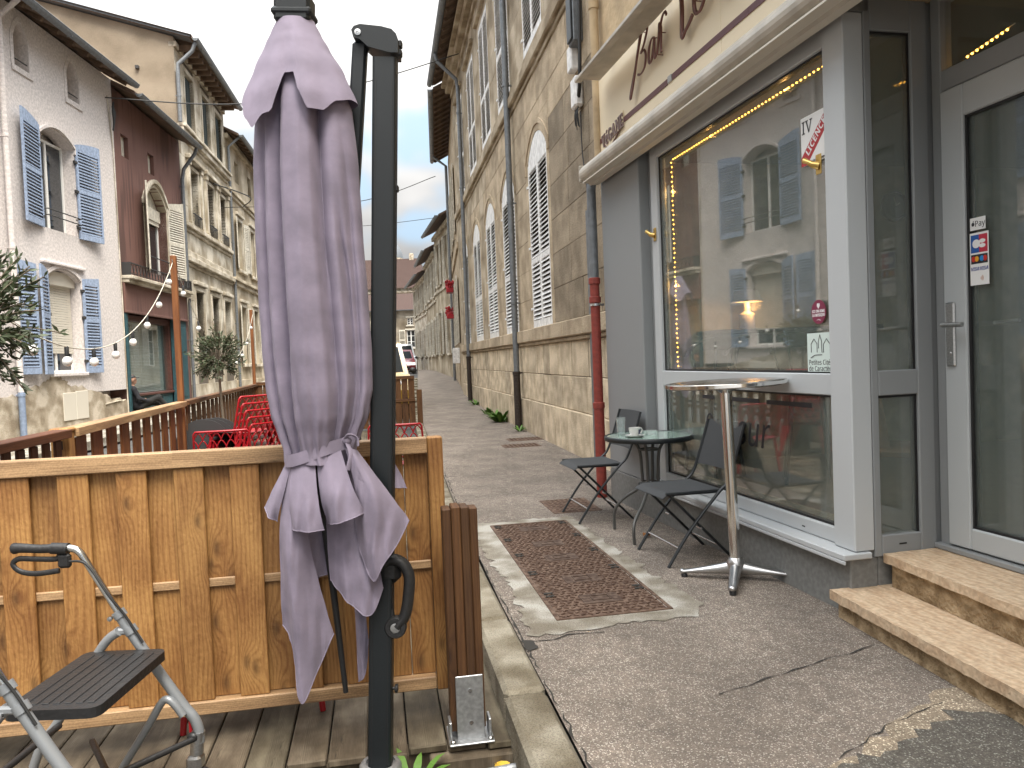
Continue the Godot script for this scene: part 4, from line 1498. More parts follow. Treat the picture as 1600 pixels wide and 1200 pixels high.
func pale_houses() -> void:
	var o := thing("pale_stone_house", "tall pale stone house with green shutters and a bare brown gable", "house", FW)
	rng.seed = 51
	var l := 6.15
	var ux := [1.48, 3.50, 5.25]
	var holes := []
	for c in ux:
		holes.append([c - 0.5, c + 0.5, 8.70, 10.32])
		holes.append([c - 0.5, c + 0.5, 5.75, 7.45])
		holes.append([c - 0.5, c + 0.5, 1.4, 3.76])
	var mb := sh()
	wall(mb, 0.25, l, -0.2, 10.9, -0.45, -0.03, holes)
	put(mb, "wall", M.joint, o)
	mb = sh()
	mb.bx(0.25, l, -0.2, 10.9, -7.5, -0.45)
	put(mb, "rear_wall", M.gable, o)
	# courses of big blocks
	for band in [[-0.1, 4.40, 9], [4.86, 5.42, 1], [5.72, 8.10, 5], [8.46, 10.9, 5]]:
		for k in band[2]:
			var y0: float = lerpf(band[0], band[1], k / float(band[2]))
			var y1: float = lerpf(band[0], band[1], (k + 1) / float(band[2]))
			var gaps := []
			for q in ux.size():
				for hh in [[8.70, 10.32], [5.75, 7.45], [1.4, 3.76]]:
					if y0 < hh[1] + 0.1 and y1 > hh[0] - 0.05:
						gaps.append([ux[q] - 0.62, ux[q] + 0.62])
			gaps.sort_custom(func(a, b): return a[0] < b[0])
			gaps.append([l, l + 1])
			var a := 0.0
			for g in gaps:
				var span: float = g[0] - a
				if span > 0.04:
					var n := maxi(1, int(round(span / 0.85)))
					for q in n:
						mb = sh()
						mb.col = Color.WHITE * rng.randf_range(0.88, 1.06)
						mb.bx(a + span * q / n + 0.002, a + span * (q + 1) / n - 0.002, y0 + 0.002, y1 - 0.002, -0.2, rng.randf_range(-0.004, 0.003), 0.005)
						put(mb, "stone_block", M.pale, o)
				a = maxf(a, g[1])
	for c in ux:
		mb = sh()
		surround(mb, c - 0.5, c + 0.5, 8.70, 10.30, 0.02, 0.12, -0.2, 0.02)
		mb.bx(c - 0.68, c + 0.68, 8.46, 8.698, -0.1, 0.05, 0.02)
		put(mb, "window_surround", M.pale, o)
		for side in 2:
			mb = sh()
			mb.bx(c - 0.5 + side * 0.5 + 0.003, c + side * 0.5 - 0.003, 8.71, 10.3, -0.13, -0.10, 0.004)
			for k in 22:
				mb.bx(c - 0.44 + side * 0.5, c - 0.06 + side * 0.5, 8.80 + k * 0.066, 8.84 + k * 0.066, -0.10, -0.085)
			put(mb, "shutter", M.darkgreen, o)
		# main storey with its little pilasters
		mb = sh()
		surround(mb, c - 0.5, c + 0.5, 5.75, 7.43, 0.02, 0.10, -0.2, 0.02)
		for side in [-1.0, 1.0]:
			mb.bx(c + side * 0.70 - 0.085, c + side * 0.70 + 0.085, 5.72, 7.45, -0.02, 0.08, 0.012)
			mb.bx(c + side * 0.70 - 0.11, c + side * 0.70 + 0.11, 7.45, 7.62, -0.02, 0.12, 0.02)
			mb.bx(c + side * 0.70 - 0.10, c + side * 0.70 + 0.10, 5.66, 5.78, -0.02, 0.10, 0.012)
		mb.bx(c - 0.86, c + 0.86, 7.62, 7.76, -0.02, 0.16, 0.02)
		put(mb, "window_surround", M.pale, o)
		casement(o, c - 0.5, c + 0.5, 5.76, 7.43, -0.28, 1.0, 2, 3, M.pvc)
		mb = sh()
		mb.tube([Vector3(c - 0.5, 6.05, -0.05), Vector3(c - 0.46, 6.05, 0.08), Vector3(c + 0.46, 6.05, 0.08), Vector3(c + 0.5, 6.05, -0.05)], 0.02, 6)
		for k in 6:
			mb.tube([Vector3(c - 0.4 + k * 0.16, 5.72, 0.08), Vector3(c - 0.46 + k * 0.16, 5.88, 0.10), Vector3(c - 0.4 + k * 0.16, 6.05, 0.08)], 0.014, 5)
		put(mb, "window_rail", M.iron, o)
		mb = sh()
		surround(mb, c - 0.5, c + 0.5, 1.4, 3.74, 0.02, 0.12, -0.2, 0.03)
		mb.bx(c - 0.70, c + 0.70, 3.90, 4.02, -0.02, 0.10, 0.02)
		put(mb, "window_surround", M.pale, o)
		casement(o, c - 0.5, c + 0.5, 1.41, 3.74, -0.28, 1.0, 2, 4, M.offwhite)
	mb = sh()
	for e in [[8.10, 8.20, 0.06], [8.202, 8.36, 0.16], [8.362, 8.455, 0.22], [5.42, 5.52, 0.06], [5.522, 5.655, 0.14], [4.40, 4.50, 0.05], [4.502, 4.66, 0.15], [4.662, 4.86, 0.06], [10.62, 10.78, 0.08]]:
		mb.bx(0.0, l, e[0], e[1], -0.15, e[2], 0.018)
	put(mb, "cornice", M.pale, o)
	# bare gable towards the low red house, under the verge of the roof
	mb = sh()
	var gp := PackedVector2Array([Vector2(0.0, -0.2), Vector2(0.0, 10.9), Vector2(-5.5, 10.9 + 5.5 * 0.26), Vector2(-7.6, 10.9 + 3.4 * 0.26), Vector2(-7.6, -0.2)])
	mb.xf = Transform3D()
	mb.prism(gp, -0.249, 0.0)
	put(mb, "gable", M.gable, o)
	mb = MB.new()
	mb.beam(Vector3(0.5, 10.86, -0.05), Vector3(-5.5, 12.42, -0.05), 0.36, 0.10)
	mb.beam(Vector3(-5.5, 12.42, -0.05), Vector3(-7.8, 11.82, -0.05), 0.36, 0.10)
	put(mb, "verge", M.zinc, o)
	mb = MB.new()
	mb.bx(-1.05, -0.95, 9.95, 10.05, -0.03, 0.09, 0.01)
	mb.bx(-0.98, -0.9, 8.65, 9.0, -0.03, 0.06, 0.01)
	put(mb, "wall_tie", M.iron, o)
	# roof and eaves
	mb = sh()
	var slope := 0.26
	mb.quad_out(Vector3(-0.2, 10.80, 0.55), Vector3(l, 10.80, 0.55), Vector3(l, 10.8 + 6.05 * slope, -5.5), Vector3(-0.2, 10.8 + 6.05 * slope, -5.5), Vector3.DOWN)
	put(mb, "soffit", M.soffit, o)
	mb = sh()
	for sgn in [0.09]:
		mb.quad_out(Vector3(-0.2, 10.80 + sgn, 0.55), Vector3(l, 10.80 + sgn, 0.55), Vector3(l, 10.8 + sgn + 6.05 * slope, -5.5), Vector3(-0.2, 10.8 + sgn + 6.05 * slope, -5.5), Vector3.UP)
		mb.quad_out(Vector3(-0.2, 10.80, 0.55), Vector3(l, 10.80, 0.55), Vector3(l, 10.80 + sgn, 0.55), Vector3(-0.2, 10.80 + sgn, 0.55), Vector3(0, 0, 1))
		mb.quad_out(Vector3(l, 10.80, 0.55), Vector3(l, 10.80 + sgn, 0.55), Vector3(l, 10.8 + sgn + 6.05 * slope, -5.5), Vector3(l, 10.8 + 6.05 * slope, -5.5), Vector3(1, 0, 0))
	put(mb, "roof", M.roof, o)
	for k in 12:
		var s := 0.35 + k * 0.48
		mb = sh()
		mb.bx(s - 0.06, s + 0.06, 10.62, 10.79, 0.0, 0.50, 0.01)
		put(mb, "eaves_bracket", M.soffit, o)
	mb = sh()
	gutter_line(mb, -0.1, l, 10.83, 0.63, 0.08)
	put(mb, "gutter", M.zinc, o)
	downpipe(o, "drain_pipe", [Vector3(0.02, 10.75, 0.60), Vector3(0.02, 10.5, 0.5), Vector3(-0.06, 10.1, 0.12), Vector3(-0.06, 9.8, 0.10), Vector3(-0.06, 8.46, 0.10)], 0.055, M.zinc, [9.2], 1.0)
	# ---------------- its neighbour, shuttered
	var f2 := FW * at(0, 0, -6.16)
	o = thing("shuttered_stone_house", "cream stone house with white shutters beyond the tall pale one", "house", f2)
	l = 12.0
	holes = []
	var nx := [1.9, 4.4, 6.9, 9.4]
	for c in nx:
		holes.append([c - 0.5, c + 0.5, 5.15, 7.1])
		holes.append([c - 0.5, c + 0.5, 1.5, 3.75])
		holes.append([c - 0.35, c + 0.35, 8.55, 9.35])
	mb = sh()
	wall(mb, 0.0, l, -0.2, 10.0, -0.45, 0.0, holes)
	mb.bx(0.0, l, -0.2, 10.0, -7.5, -0.45)
	put(mb, "wall", M.cream, o)
	mb = sh()
	for e in [[4.45, 4.60, 0.10], [4.602, 4.72, 0.18], [7.75, 7.88, 0.07], [7.882, 8.02, 0.14], [9.8, 9.98, 0.12], [0.0, 0.9, 0.05]]:
		mb.bx(0.0, l, e[0], e[1], -0.1, e[2], 0.015)
	put(mb, "cornice", M.cream, o)
	for c in nx:
		casement(o, c - 0.5, c + 0.5, 5.15, 7.1, -0.25, 1.0, 2, 3, M.pvc)
		casement(o, c - 0.5, c + 0.5, 1.5, 3.75, -0.25, 1.0, 2, 3, M.pvc)
		casement(o, c - 0.35, c + 0.35, 8.55, 9.35, -0.25, 1.0, 2, 1, M.pvc)
		mb = sh()
		for hh in [[5.15, 7.08], [1.5, 3.73]]:
			mb = sh()
			surround(mb, c - 0.5, c + 0.5, hh[0], hh[1], 0.02, 0.13, -0.05, 0.025)
			mb.bx(c - 0.72, c + 0.72, hh[0] - 0.12, hh[0], -0.02, 0.12, 0.015)
			mb.bx(c - 0.66, c + 0.66, hh[1] + 0.16, hh[1] + 0.27, -0.02, 0.10, 0.015)
			put(mb, "window_surround", M.pale, o)
		for b in [5.15, 1.5]:
			var hh := 1.93 if b > 3.0 else 2.23
			leftleaf(o, c - 1.12, b, 0.49, func(_t): return hh, 0.95, 10.0, M.offwhite, M.offwhite, true, 0.05)
			leftleaf(o, c + 0.63, b, 0.49, func(_t): return hh, 0.95, -10.0, M.offwhite, M.offwhite, false, 0.05)
	eaves(o, 0.0, l, 10.15, 0.5, 1.0, 0.28, M.roof)
	downpipe(o, "drain_pipe", [Vector3(0.15, 9.9, 0.55), Vector3(0.15, 9.5, 0.09), Vector3(0.15, 0.5, 0.09)], 0.05, M.zinc, [8.2, 6.0, 3.0], 1.0)
	plain_house("low_house", "low cream house far along the left side, mostly behind the closed parasol", FW * at(0.0, 0, -18.6), 16.0, 6.2, 1.0, M.pale, M.offwhite, 5)

# ---------------------------------------------------------------- the end of the street
func street_end() -> void:
	var z := -75.0
	var o := thing("end_house", "grey house with white shutters closing the end of the street", "house", at(-11.0, 0.6, z))
	rng.seed = 61
	var holes := [[0.95, 1.75, 2.15, 3.85], [1.05, 1.6, 4.35, 5.05], [0.8, 1.9, -0.2, 1.45], [-3.2, -2.3, 2.15, 3.85]]
	var mb := MB.new()
	wall(mb, -6.0, 5.0, -0.9, 5.9, -0.45, 0.0, holes)
	mb.bx(-6.0, 5.0, -0.9, 5.9, -5.0, -0.45)
	put(mb, "wall", M.farwall, o)
	for q in [holes[0], holes[1], holes[3]]:
		mb = MB.new()
		mb.bx(q[0], q[0] + 0.06, q[2], q[3], -0.2, -0.15)
		mb.bx(q[1] - 0.06, q[1], q[2], q[3], -0.2, -0.15)
		mb.bx(q[0], q[1], q[2] - 0.02, q[2] + 0.06, -0.205, -0.152)
		mb.bx(q[0], q[1], q[3] - 0.06, q[3] + 0.02, -0.205, -0.152)
		mb.bx((q[0] + q[1]) / 2 - 0.04, (q[0] + q[1]) / 2 + 0.04, q[2], q[3], -0.21, -0.154)
		for k in [1, 2]:
			var y := lerpf(q[2], q[3], k / 3.0)
			mb.bx(q[0], q[1], y - 0.02, y + 0.02, -0.2, -0.16)
		var w := put(mb, "window", M.pvc, o)
		mb = MB.new()
		mb.bx(q[0], q[1], q[2], q[3], -0.23, -0.22)
		put(mb, "pane", M.farpane, w)
		mb = MB.new()
		mb.bx(q[0] - 0.12, q[1] + 0.12, q[2] - 0.12, q[2] - 0.02, -0.05, 0.08)
		mb.bx(q[0] - 0.12, q[1] + 0.12, q[3] + 0.02, q[3] + 0.14, -0.05, 0.05)
		put(mb, "window_surround", M.offwhite, o)
	for e in [0.52, 2.18, 2.86, -3.64, -1.86]:
		leaf(o, 0.58, func(_t): return 1.8, 0.8, 0.1, M.offwhite, M.offwhite, Transform3D(Basis(), Vector3(e - 0.29, 2.1, 0.04)), false)
	mb = MB.new()
	mb.bx(0.8, 1.9, -0.2, 1.45, -0.2, -0.14)
	for k in 4:
		mb.bx(0.86 + k * 0.26, 1.06 + k * 0.26, -0.1, 1.3, -0.14, -0.12, 0.005)
	put(mb, "gate", M.white, o)
	mb = MB.new()
	mb.quad_out(Vector3(-6.2, 5.85, 0.35), Vector3(5.2, 5.85, 0.35), Vector3(5.2, 7.65, -2.6), Vector3(-6.2, 7.65, -2.6), Vector3.UP)
	mb.quad_out(Vector3(-6.2, 5.85, -5.3), Vector3(5.2, 5.85, -5.3), Vector3(5.2, 7.65, -2.6), Vector3(-6.2, 7.65, -2.6), Vector3.UP)
	mb.quad_out(Vector3(-6.2, 5.75, 0.35), Vector3(5.2, 5.75, 0.35), Vector3(5.2, 5.85, 0.35), Vector3(-6.2, 5.85, 0.35), Vector3.BACK)
	for s in [-6.0, 5.0]:
		mb.tri_out(Vector3(s, 5.9, 0.0), Vector3(s, 5.9, -5.0), Vector3(s, 7.55, -2.6), Vector3(s, 0, 0))
	put(mb, "roof", M.tile, o)
	mb = MB.new()
	gutter_line(mb, -6.2, 5.2, 5.8, 0.43, 0.08)
	put(mb, "gutter", M.zinc, o)
	# church behind
	o = thing("church", "church with a steep red tiled roof and small dark dome, far end of the street", "church", at(-15.0, 0.6, -105.0))
	mb = MB.new()
	mb.bx(-12.0, 3.4, -1.0, 10.9, -14.0, 0.0)
	mb.bx(-12.1, 3.5, 10.2, 10.5, -0.1, 0.18, 0.05)
	put(mb, "wall", M.pink_old, o)
	mb = MB.new()
	var e0 := Vector3(-12.4, 10.8, 0.5)
	var e1 := Vector3(3.8, 10.8, 0.5)
	var r0 := Vector3(-9.0, 15.6, -6.0)
	var r1 := Vector3(2.4, 15.6, -6.0)
	mb.quad_out(e0, e1, r1, r0, Vector3(0, 1, 1))
	mb.tri_out(e1, Vector3(3.8, 10.8, -14.0), r1, Vector3(1, 1, 0))
	mb.tri_out(e0, Vector3(-12.4, 10.8, -14.0), r0, Vector3(-1, 1, 0))
	mb.quad_out(Vector3(-12.4, 10.8, -14.0), Vector3(3.8, 10.8, -14.0), r1, r0, Vector3(0, 1, -1))
	for k in 26:
		var t := (k + 0.5) / 26.0
		var a := e0.lerp(r0, t)
		var b := e1.lerp(r1, t)
		mb.beam(a, b, 0.06, 0.04, Vector3.UP)
	put(mb, "roof", M.tile, o)
	mb = MB.new()
	mb.bx(1.0, 1.6, 15.2, 16.3, -6.4, -5.6, 0.05)
	put(mb, "chimney", M.pink_old, o)
	mb = MB.new()
	mb.xf = Transform3D(Basis(), Vector3(-2.3, 0, -9.0))
	mb.lathe([Vector2(1.9, 10), Vector2(1.9, 15.6), Vector2(2.1, 15.7), Vector2(2.1, 16.0), Vector2(1.8, 16.1)], 12)
	put(mb, "tower", M.pink_old, o)
	mb = MB.new()
	mb.xf = Transform3D(Basis(), Vector3(-2.3, 0, -9.0))
	mb.lathe([Vector2(2.0, 16.05), Vector2(1.95, 16.7), Vector2(1.6, 17.6), Vector2(1.0, 18.3), Vector2(0.4, 18.7), Vector2(0.25, 19.4), Vector2(0.02, 21.0)], 16)
	put(mb, "dome", M.zinc, o)

# ---------------------------------------------------------------- the bar
func text(parent: Node, called: String, what: String, size: float, xf: Transform3D, m: Material, depth := 0.002, serif := false, bold := false, italic := 0.0, widen := 1.0) -> MeshInstance3D:
	var t := TextMesh.new()
	var f := SystemFont.new()
	f.font_names = PackedStringArray(["Droid Serif" if serif else "Droid Sans"])
	if bold:
		f.font_weight = 700
	t.font = f
	t.text = what
	t.font_size = 64
	t.pixel_size = size / 64.0
	t.depth = depth
	t.curve_step = 2.0
	var b := Basis(Vector3(widen, 0, 0), Vector3(italic, 1, 0), Vector3(0, 0, 1))
	return inst(t, called, m, parent, xf * Transform3D(b, Vector3.ZERO))

func onfront(s: float, h: float, i: float) -> Transform3D:   # print on the front: text's x runs along the street towards the camera, its face looks at the street
	return FS * Transform3D(Basis(Vector3(0, 0, 1), Vector3.UP, Vector3(-1, 0, 0)), Vector3(i, h, -s))

func bar() -> void:
	var o := thing("bar_building", "bar with grey shopfront, big window and recessed glass door, right side of the photo", "bar", FS)
	rng.seed = 71
	# upper wall
	var mb := sh()
	wall(mb, -9.0, 3.32, 2.93, 8.2, 0.0, 0.5, [])
	mb.bx(-9.0, 3.32, 3.05, 8.2, 0.5, 7.0)
	mb.bx(3.05, 3.32, -0.2, 2.93, 0.12, 7.0)
	mb.bx(-9.0, -1.32, -0.2, 2.93, 0.0, 0.5)
	mb.bx(-9.0, -4.6, -0.2, 3.05, 0.5, 7.0)
	mb.bx(-4.6, 3.05, -0.2, 3.05, 5.2, 7.0)
	put(mb, "wall", M.plaster, o)
	eaves(o, -9.0, 3.32, 8.3, 0.5, -1.0, 0.25, M.roof)
	# plinth, sill, pilaster
	mb = sh()
	mb.bx(-0.085, 3.28, -0.2, 0.272, 0.0, 0.15, 0.006)
	put(mb, "plinth", M.shop_dark, o)
	mb = sh()
	mb.bx(-0.082, -0.05, -0.2, 0.272, 0.153, 0.53, 0.004)
	put(mb, "plinth", M.shop_dark, o)
	mb = sh()
	mb.bx(-0.115, 2.33, 0.274, 0.305, -0.055, 0.10, 0.005)
	mb.bx(-0.115, 2.33, 0.255, 0.273, -0.055, -0.045, 0.003)
	put(mb, "window_sill", M.shop_light, o)
	mb = sh()
	mb.bx(2.40, 3.27, 0.274, 2.92, 0.0, 0.16, 0.008)
	put(mb, "pilaster", M.shop, o)
	mb = sh()
	mb.bx(2.27, 2.398, 0.307, 2.92, 0.085, 0.16, 0.004)
	put(mb, "pilaster_return", M.shop, o)
	# the big window
	var fz0 := 0.045
	var fz1 := 0.125
	mb = sh()
	mb.bx(2.15, 2.268, 0.307, 2.86, fz0, fz1, 0.005)
	mb.bx(-0.10, 0.06, 0.307, 2.86, fz0 - 0.03, fz1, 0.006)
	mb.bx(0.06, 2.15, 0.307, 0.385, fz0, fz1, 0.005)
	mb.bx(0.06, 2.15, 1.05, 1.16, fz0, fz1, 0.005)
	mb.bx(0.06, 2.15, 2.77, 2.86, fz0, fz1, 0.005)
	var w := put(mb, "window", M.shop_light, o)
	mb = sh()
	for k in 2:
		mb.bx(0.35 + k * 1.3, 0.375 + k * 1.3, 0.335, 0.341, fz0 - 0.002, fz0 + 0.01)
	put(mb, "drain_slot", M.black, w)
	mb = sh()
	for e in [[0.385, 1.05], [1.16, 2.77]]:
		mb.bx(0.052, 2.158, e[0] - 0.006, e[0] + 0.012, fz0 + 0.022, fz1 - 0.02)
		mb.bx(0.052, 2.158, e[1] - 0.012, e[1] + 0.006, fz0 + 0.022, fz1 - 0.02)
		mb.bx(0.052, 0.072, e[0], e[1], fz0 + 0.022, fz1 - 0.02)
		mb.bx(2.138, 2.158, e[0], e[1], fz0 + 0.022, fz1 - 0.02)
	put(mb, "gasket", M.black, w)
	for e in [[0.39, 1.045], [1.165, 2.765]]:
		for k in 2:
			mb = sh()
			mb.bx(0.06, 2.15, e[0], e[1], fz0 + 0.026 + k * 0.013, fz0 + 0.030 + k * 0.013)
			put(mb, "pane", M.pane, w)
	mb = sh()
	mb.bx(-0.10, 3.27, 2.862, 2.93, 0.02, 0.16, 0.004)
	put(mb, "head_board", M.shop_dark, o)
	# narrow side window
	mb = sh()
	mb.bx(-0.10, -0.045, 0.274, 2.93, 0.127, 0.165, 0.004)
	mb.bx(-0.10, -0.045, 0.274, 2.93, 0.385, 0.475, 0.005)
	mb.bx(-0.10, -0.045, 0.274, 0.375, 0.166, 0.384, 0.004)
	mb.bx(-0.10, -0.045, 1.05, 1.17, 0.166, 0.384, 0.004)
	mb.bx(-0.10, -0.045, 2.78, 2.93, 0.166, 0.384, 0.004)
	mb.bx(-0.085, -0.03, 0.274, 2.93, 0.476, 0.535, 0.004)
	w = put(mb, "side_window", M.shop, o)
	mb = sh()
	mb.bx(-0.102, -0.099, 0.325, 0.332, 0.26, 0.30)
	put(mb, "drain_slot", M.black, w)
	mb = sh()
	for e in [[0.375, 1.05], [1.17, 2.78]]:
		mb.bx(-0.085, -0.055, e[0], e[1], 0.372, 0.388)
		mb.bx(-0.085, -0.055, e[1] - 0.012, e[1] + 0.005, 0.16, 0.386)
	put(mb, "gasket", M.black, w)
	for e in [[0.375, 1.05], [1.17, 2.78]]:
		for k in 2:
			mb = sh()
			mb.bx(-0.082 + k * 0.018, -0.078 + k * 0.018, e[0], e[1], 0.16, 0.386)
			put(mb, "pane", M.pane, w)
	# door set back in its niche
	mb = sh()
	mb.bx(-0.165, -0.105, 0.30, 2.93, 0.49, 0.56, 0.005)
	mb.bx(-1.30, -1.20, 0.30, 2.93, 0.49, 0.56, 0.005)
	mb.bx(-1.20, -0.165, 2.475, 2.575, 0.49, 0.56, 0.005)
	mb.bx(-1.20, -0.165, 2.90, 2.93, 0.49, 0.56, 0.003)
	mb.bx(-1.29, -0.10, 0.292, 0.318, 0.455, 0.56, 0.004)
	put(mb, "door_frame", M.shop, o)
	mb = sh()
	mb.bx(-1.20, -0.165, 2.57, 2.90, 0.52, 0.526)
	put(mb, "transom_pane", M.pane, o)
	mb = sh()
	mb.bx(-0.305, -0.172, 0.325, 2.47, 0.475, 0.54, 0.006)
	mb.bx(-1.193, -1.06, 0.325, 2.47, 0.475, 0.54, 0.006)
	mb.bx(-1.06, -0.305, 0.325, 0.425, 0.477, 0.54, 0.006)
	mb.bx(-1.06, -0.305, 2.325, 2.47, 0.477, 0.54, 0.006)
	var d := put(mb, "door", mat("grey door lacquer brightened against niche shade", lin(0.42, 0.445, 0.455), 0.5), o)  # shopfront grey brightened in the colour to offset the shade of the niche
	mb = sh()
	mb.bx(-0.318, -0.302, 0.42, 2.33, 0.49, 0.53)
	mb.bx(-1.06, -0.302, 2.315, 2.33, 0.49, 0.53)
	mb.bx(-1.06, -0.302, 0.42, 0.435, 0.49, 0.53)
	put(mb, "gasket", M.black, d)
	for k in 2:
		mb = sh()
		mb.bx(-1.065, -0.30, 0.42, 2.33, 0.50 + k * 0.018, 0.504 + k * 0.018)
		put(mb, "pane", M.pane, d)
	mb = sh()
	mb.bx(-0.246, -0.191, 1.18, 1.48, 0.462, 0.476, 0.007)
	mb.tube([Vector3(-0.2175, 1.375, 0.47), Vector3(-0.2175, 1.375, 0.425), Vector3(-0.225, 1.375, 0.415), Vector3(-0.345, 1.372, 0.415)], 0.0115, 10)
	mb.tube([Vector3(-0.2175, 1.24, 0.458), Vector3(-0.2175, 1.24, 0.47)], 0.009, 10)
	put(mb, "handle", M.alu_dull, d)
	mb = sh()
	mb.tube([Vector3(-0.335, 1.375, 0.60), Vector3(-0.47, 1.38, 0.60)], 0.009, 8)
	put(mb, "inner_handle", M.steel, d)
	mb = sh()
	mb.bx(-1.30, 3.3, 2.932, 2.96, 0.0, 0.5)
	put(mb, "niche_ceiling", M.shop_dark, o)
	mb = sh()
	mb.bx(-1.36, -1.305, 0.0, 2.93, 0.0, 0.56, 0.004)
	put(mb, "niche_side", M.shop, o)
	# two stone steps
	for e in [[0.0, 0.13, 0.045, [Vector2(-0.062, -0.10), Vector2(-0.062, 0.44), Vector2(-1.302, 0.44), Vector2(-2.2, -0.24), Vector2(-1.9, -0.26)], 0.025], [0.131, 0.29, 0.042, [Vector2(-0.105, 0.165), Vector2(-0.105, 0.47), Vector2(-1.30, 0.47), Vector2(-1.30, 0.07)], 0.02]]:
		var flat: Array = []
		for q in e[3]:
			flat.append(Vector2(q.y, q.x))
		mb = MB.new()
		var lay := Transform3D(Basis(Vector3(1, 0, 0), Vector3(0, 0, -1), Vector3(0, 1, 0)), Vector3.ZERO)   # (inwards, s, up)
		mb.xf = lay
		mb.prism(wobbly(flat, 0.03, 0.008, 72 + int(e[0] * 100)), e[1] - e[2], e[1])
		put(mb, "step_tread", M.sandstone, o)
		mb = MB.new()
		mb.xf = lay
		var inner := PackedVector2Array()
		for q in flat:
			inner.append(Vector2(q.x + (0.03 if q.x < 0.2 else -0.02), clampf(q.y, -2.1, flat[0].y - 0.02)))
		mb.prism(inner, e[0] - (0.1 if e[0] < 0.01 else 0.0), e[1] - e[2])
		put(mb, "step_riser", M.sandstone_edge, o)
	# inside
	mb = sh()
	mb.bx(-4.6, 3.05, 0.2, 0.30, 0.57, 5.2)
	mb.bx(-0.03, 3.05, 0.2, 0.30, 0.16, 0.569)
	put(mb, "inner_floor", M.infloor, o)
	mb = sh()
	mb.bx(-0.02, 3.045, 2.972, 3.03, 0.13, 0.5)
	put(mb, "inner_ceiling", mat("dark interior ceiling", lin(0.14, 0.12, 0.075), 0.9), o)
	mb = sh()
	mb.bx(-4.59, 3.045, 2.962, 3.03, 0.57, 5.19)
	put(mb, "inner_ceiling", mat("dark interior ceiling", lin(0.14, 0.12, 0.075), 0.9), o)
	mb = sh()
	mb.bx(3.02, 3.048, 0.3, 2.96, 0.17, 5.19)
	mb.bx(-4.59, 3.0, 0.3, 2.96, 5.15, 5.19)
	mb.bx(-4.599, -4.56, 0.3, 2.96, 0.6, 5.14)
	mb.bx(-0.028, 3.01, 0.302, 0.40, 0.17, 0.19)
	put(mb, "inner_wall", M.inwall, o)
	mb = sh()
	mb.bx(2.55, 3.01, 1.43, 1.47, 0.75, 2.3, 0.004)
	mb.bx(2.98, 3.01, 1.30, 1.43, 0.80, 2.25)
	mb.bx(-4.5, 1.8, 0.3, 1.38, 3.4, 3.9)
	mb.bx(-4.5, 1.8, 1.38, 1.43, 3.3, 4.0, 0.006)
	mb.bx(-4.4, 2.0, 1.7, 2.6, 5.0, 5.14)
	mb.bx(-0.55, -0.50, 0.30, 2.2, 1.0, 1.9)
	put(mb, "bar_counter", M.darkwood, o)
	# drain pipe on the corner, its lower half painted red
	var pipe := thing("drain_pipe", "drain pipe at the bar's corner, grey above and red below", "drain pipe", FS)
	mb = sh()
	mb.tube([Vector3(3.36, 3.05, 0.05), Vector3(3.36, 2.95, -0.04), Vector3(3.36, 2.8, -0.06), Vector3(3.36, 1.94, -0.06)], 0.042, 14)
	put(mb, "upper_pipe", M.zinc, pipe)
	mb = sh()
	mb.tube([Vector3(3.36, 1.99, -0.06), Vector3(3.36, 0.80, -0.06)], 0.043, 14)
	mb.tube([Vector3(3.36, 0.86, -0.06), Vector3(3.36, -0.02, -0.06)], 0.047, 14)
	for h in [1.97, 1.80, 0.84]:
		mb.xf = sh().xf * Transform3D(Basis(), Vector3(3.36, h, -0.06))
		mb.lathe([Vector2(0.043, -0.03), Vector2(0.054, -0.025), Vector2(0.054, 0.025), Vector2(0.043, 0.03)], 14)
	mb.xf = sh().xf
	put(mb, "lower_pipe", M.drainred, pipe)
	mb = sh()
	mb.tube([Vector3(3.36, 1.745, -0.06), Vector3(3.36, 1.765, -0.06)], 0.054, 14)
	mb.bx(3.34, 3.38, 1.745, 1.765, -0.02, 0.02)
	put(mb, "clip", M.steel, pipe)
	pipe = thing("waste_pipe", "cream painted pipe on the plaster above the sign board", "pipe", FS)
	mb = sh()
	mb.tube([Vector3(3.12, 8.0, -0.06), Vector3(3.12, 3.0, -0.06)], 0.038, 12)
	mb.xf = sh().xf * Transform3D(Basis(), Vector3(3.12, 4.33, -0.06))
	mb.lathe([Vector2(0.038, -0.04), Vector2(0.047, -0.035), Vector2(0.047, 0.035), Vector2(0.038, 0.04)], 12)
	put(mb, "pipe", M.plaster, pipe)
	# sign board
	var sb := thing("sign_board", "cream sign board with script lettering over the bar window", "sign", FS)
	mb = sh()
	mb.bx(-1.4, 0.918, 3.0, 3.74, -0.05, -0.003, 0.004)
	mb.bx(0.922, 3.10, 3.0, 3.74, -0.05, -0.003, 0.004)
	put(mb, "board", M.sign, sb)
	mb = sh()
	mb.bx(0.60, 1.60, 3.145, 3.185, -0.056, -0.051)
	mb.bx(1.68, 2.58, 3.14, 3.18, -0.056, -0.051)
	mb.bx(3.0, 3.09, 3.125, 3.165, -0.056, -0.051)
	mb.bx(-1.3, 0.598, 3.145, 3.185, -0.056, -0.051)
	put(mb, "stripe", M.maroon, sb)
	mb = sh()
	mb.bx(1.605, 1.665, 3.14, 3.19, -0.062, -0.051, 0.004)
	put(mb, "stripe_join", M.alu_dull, sb)
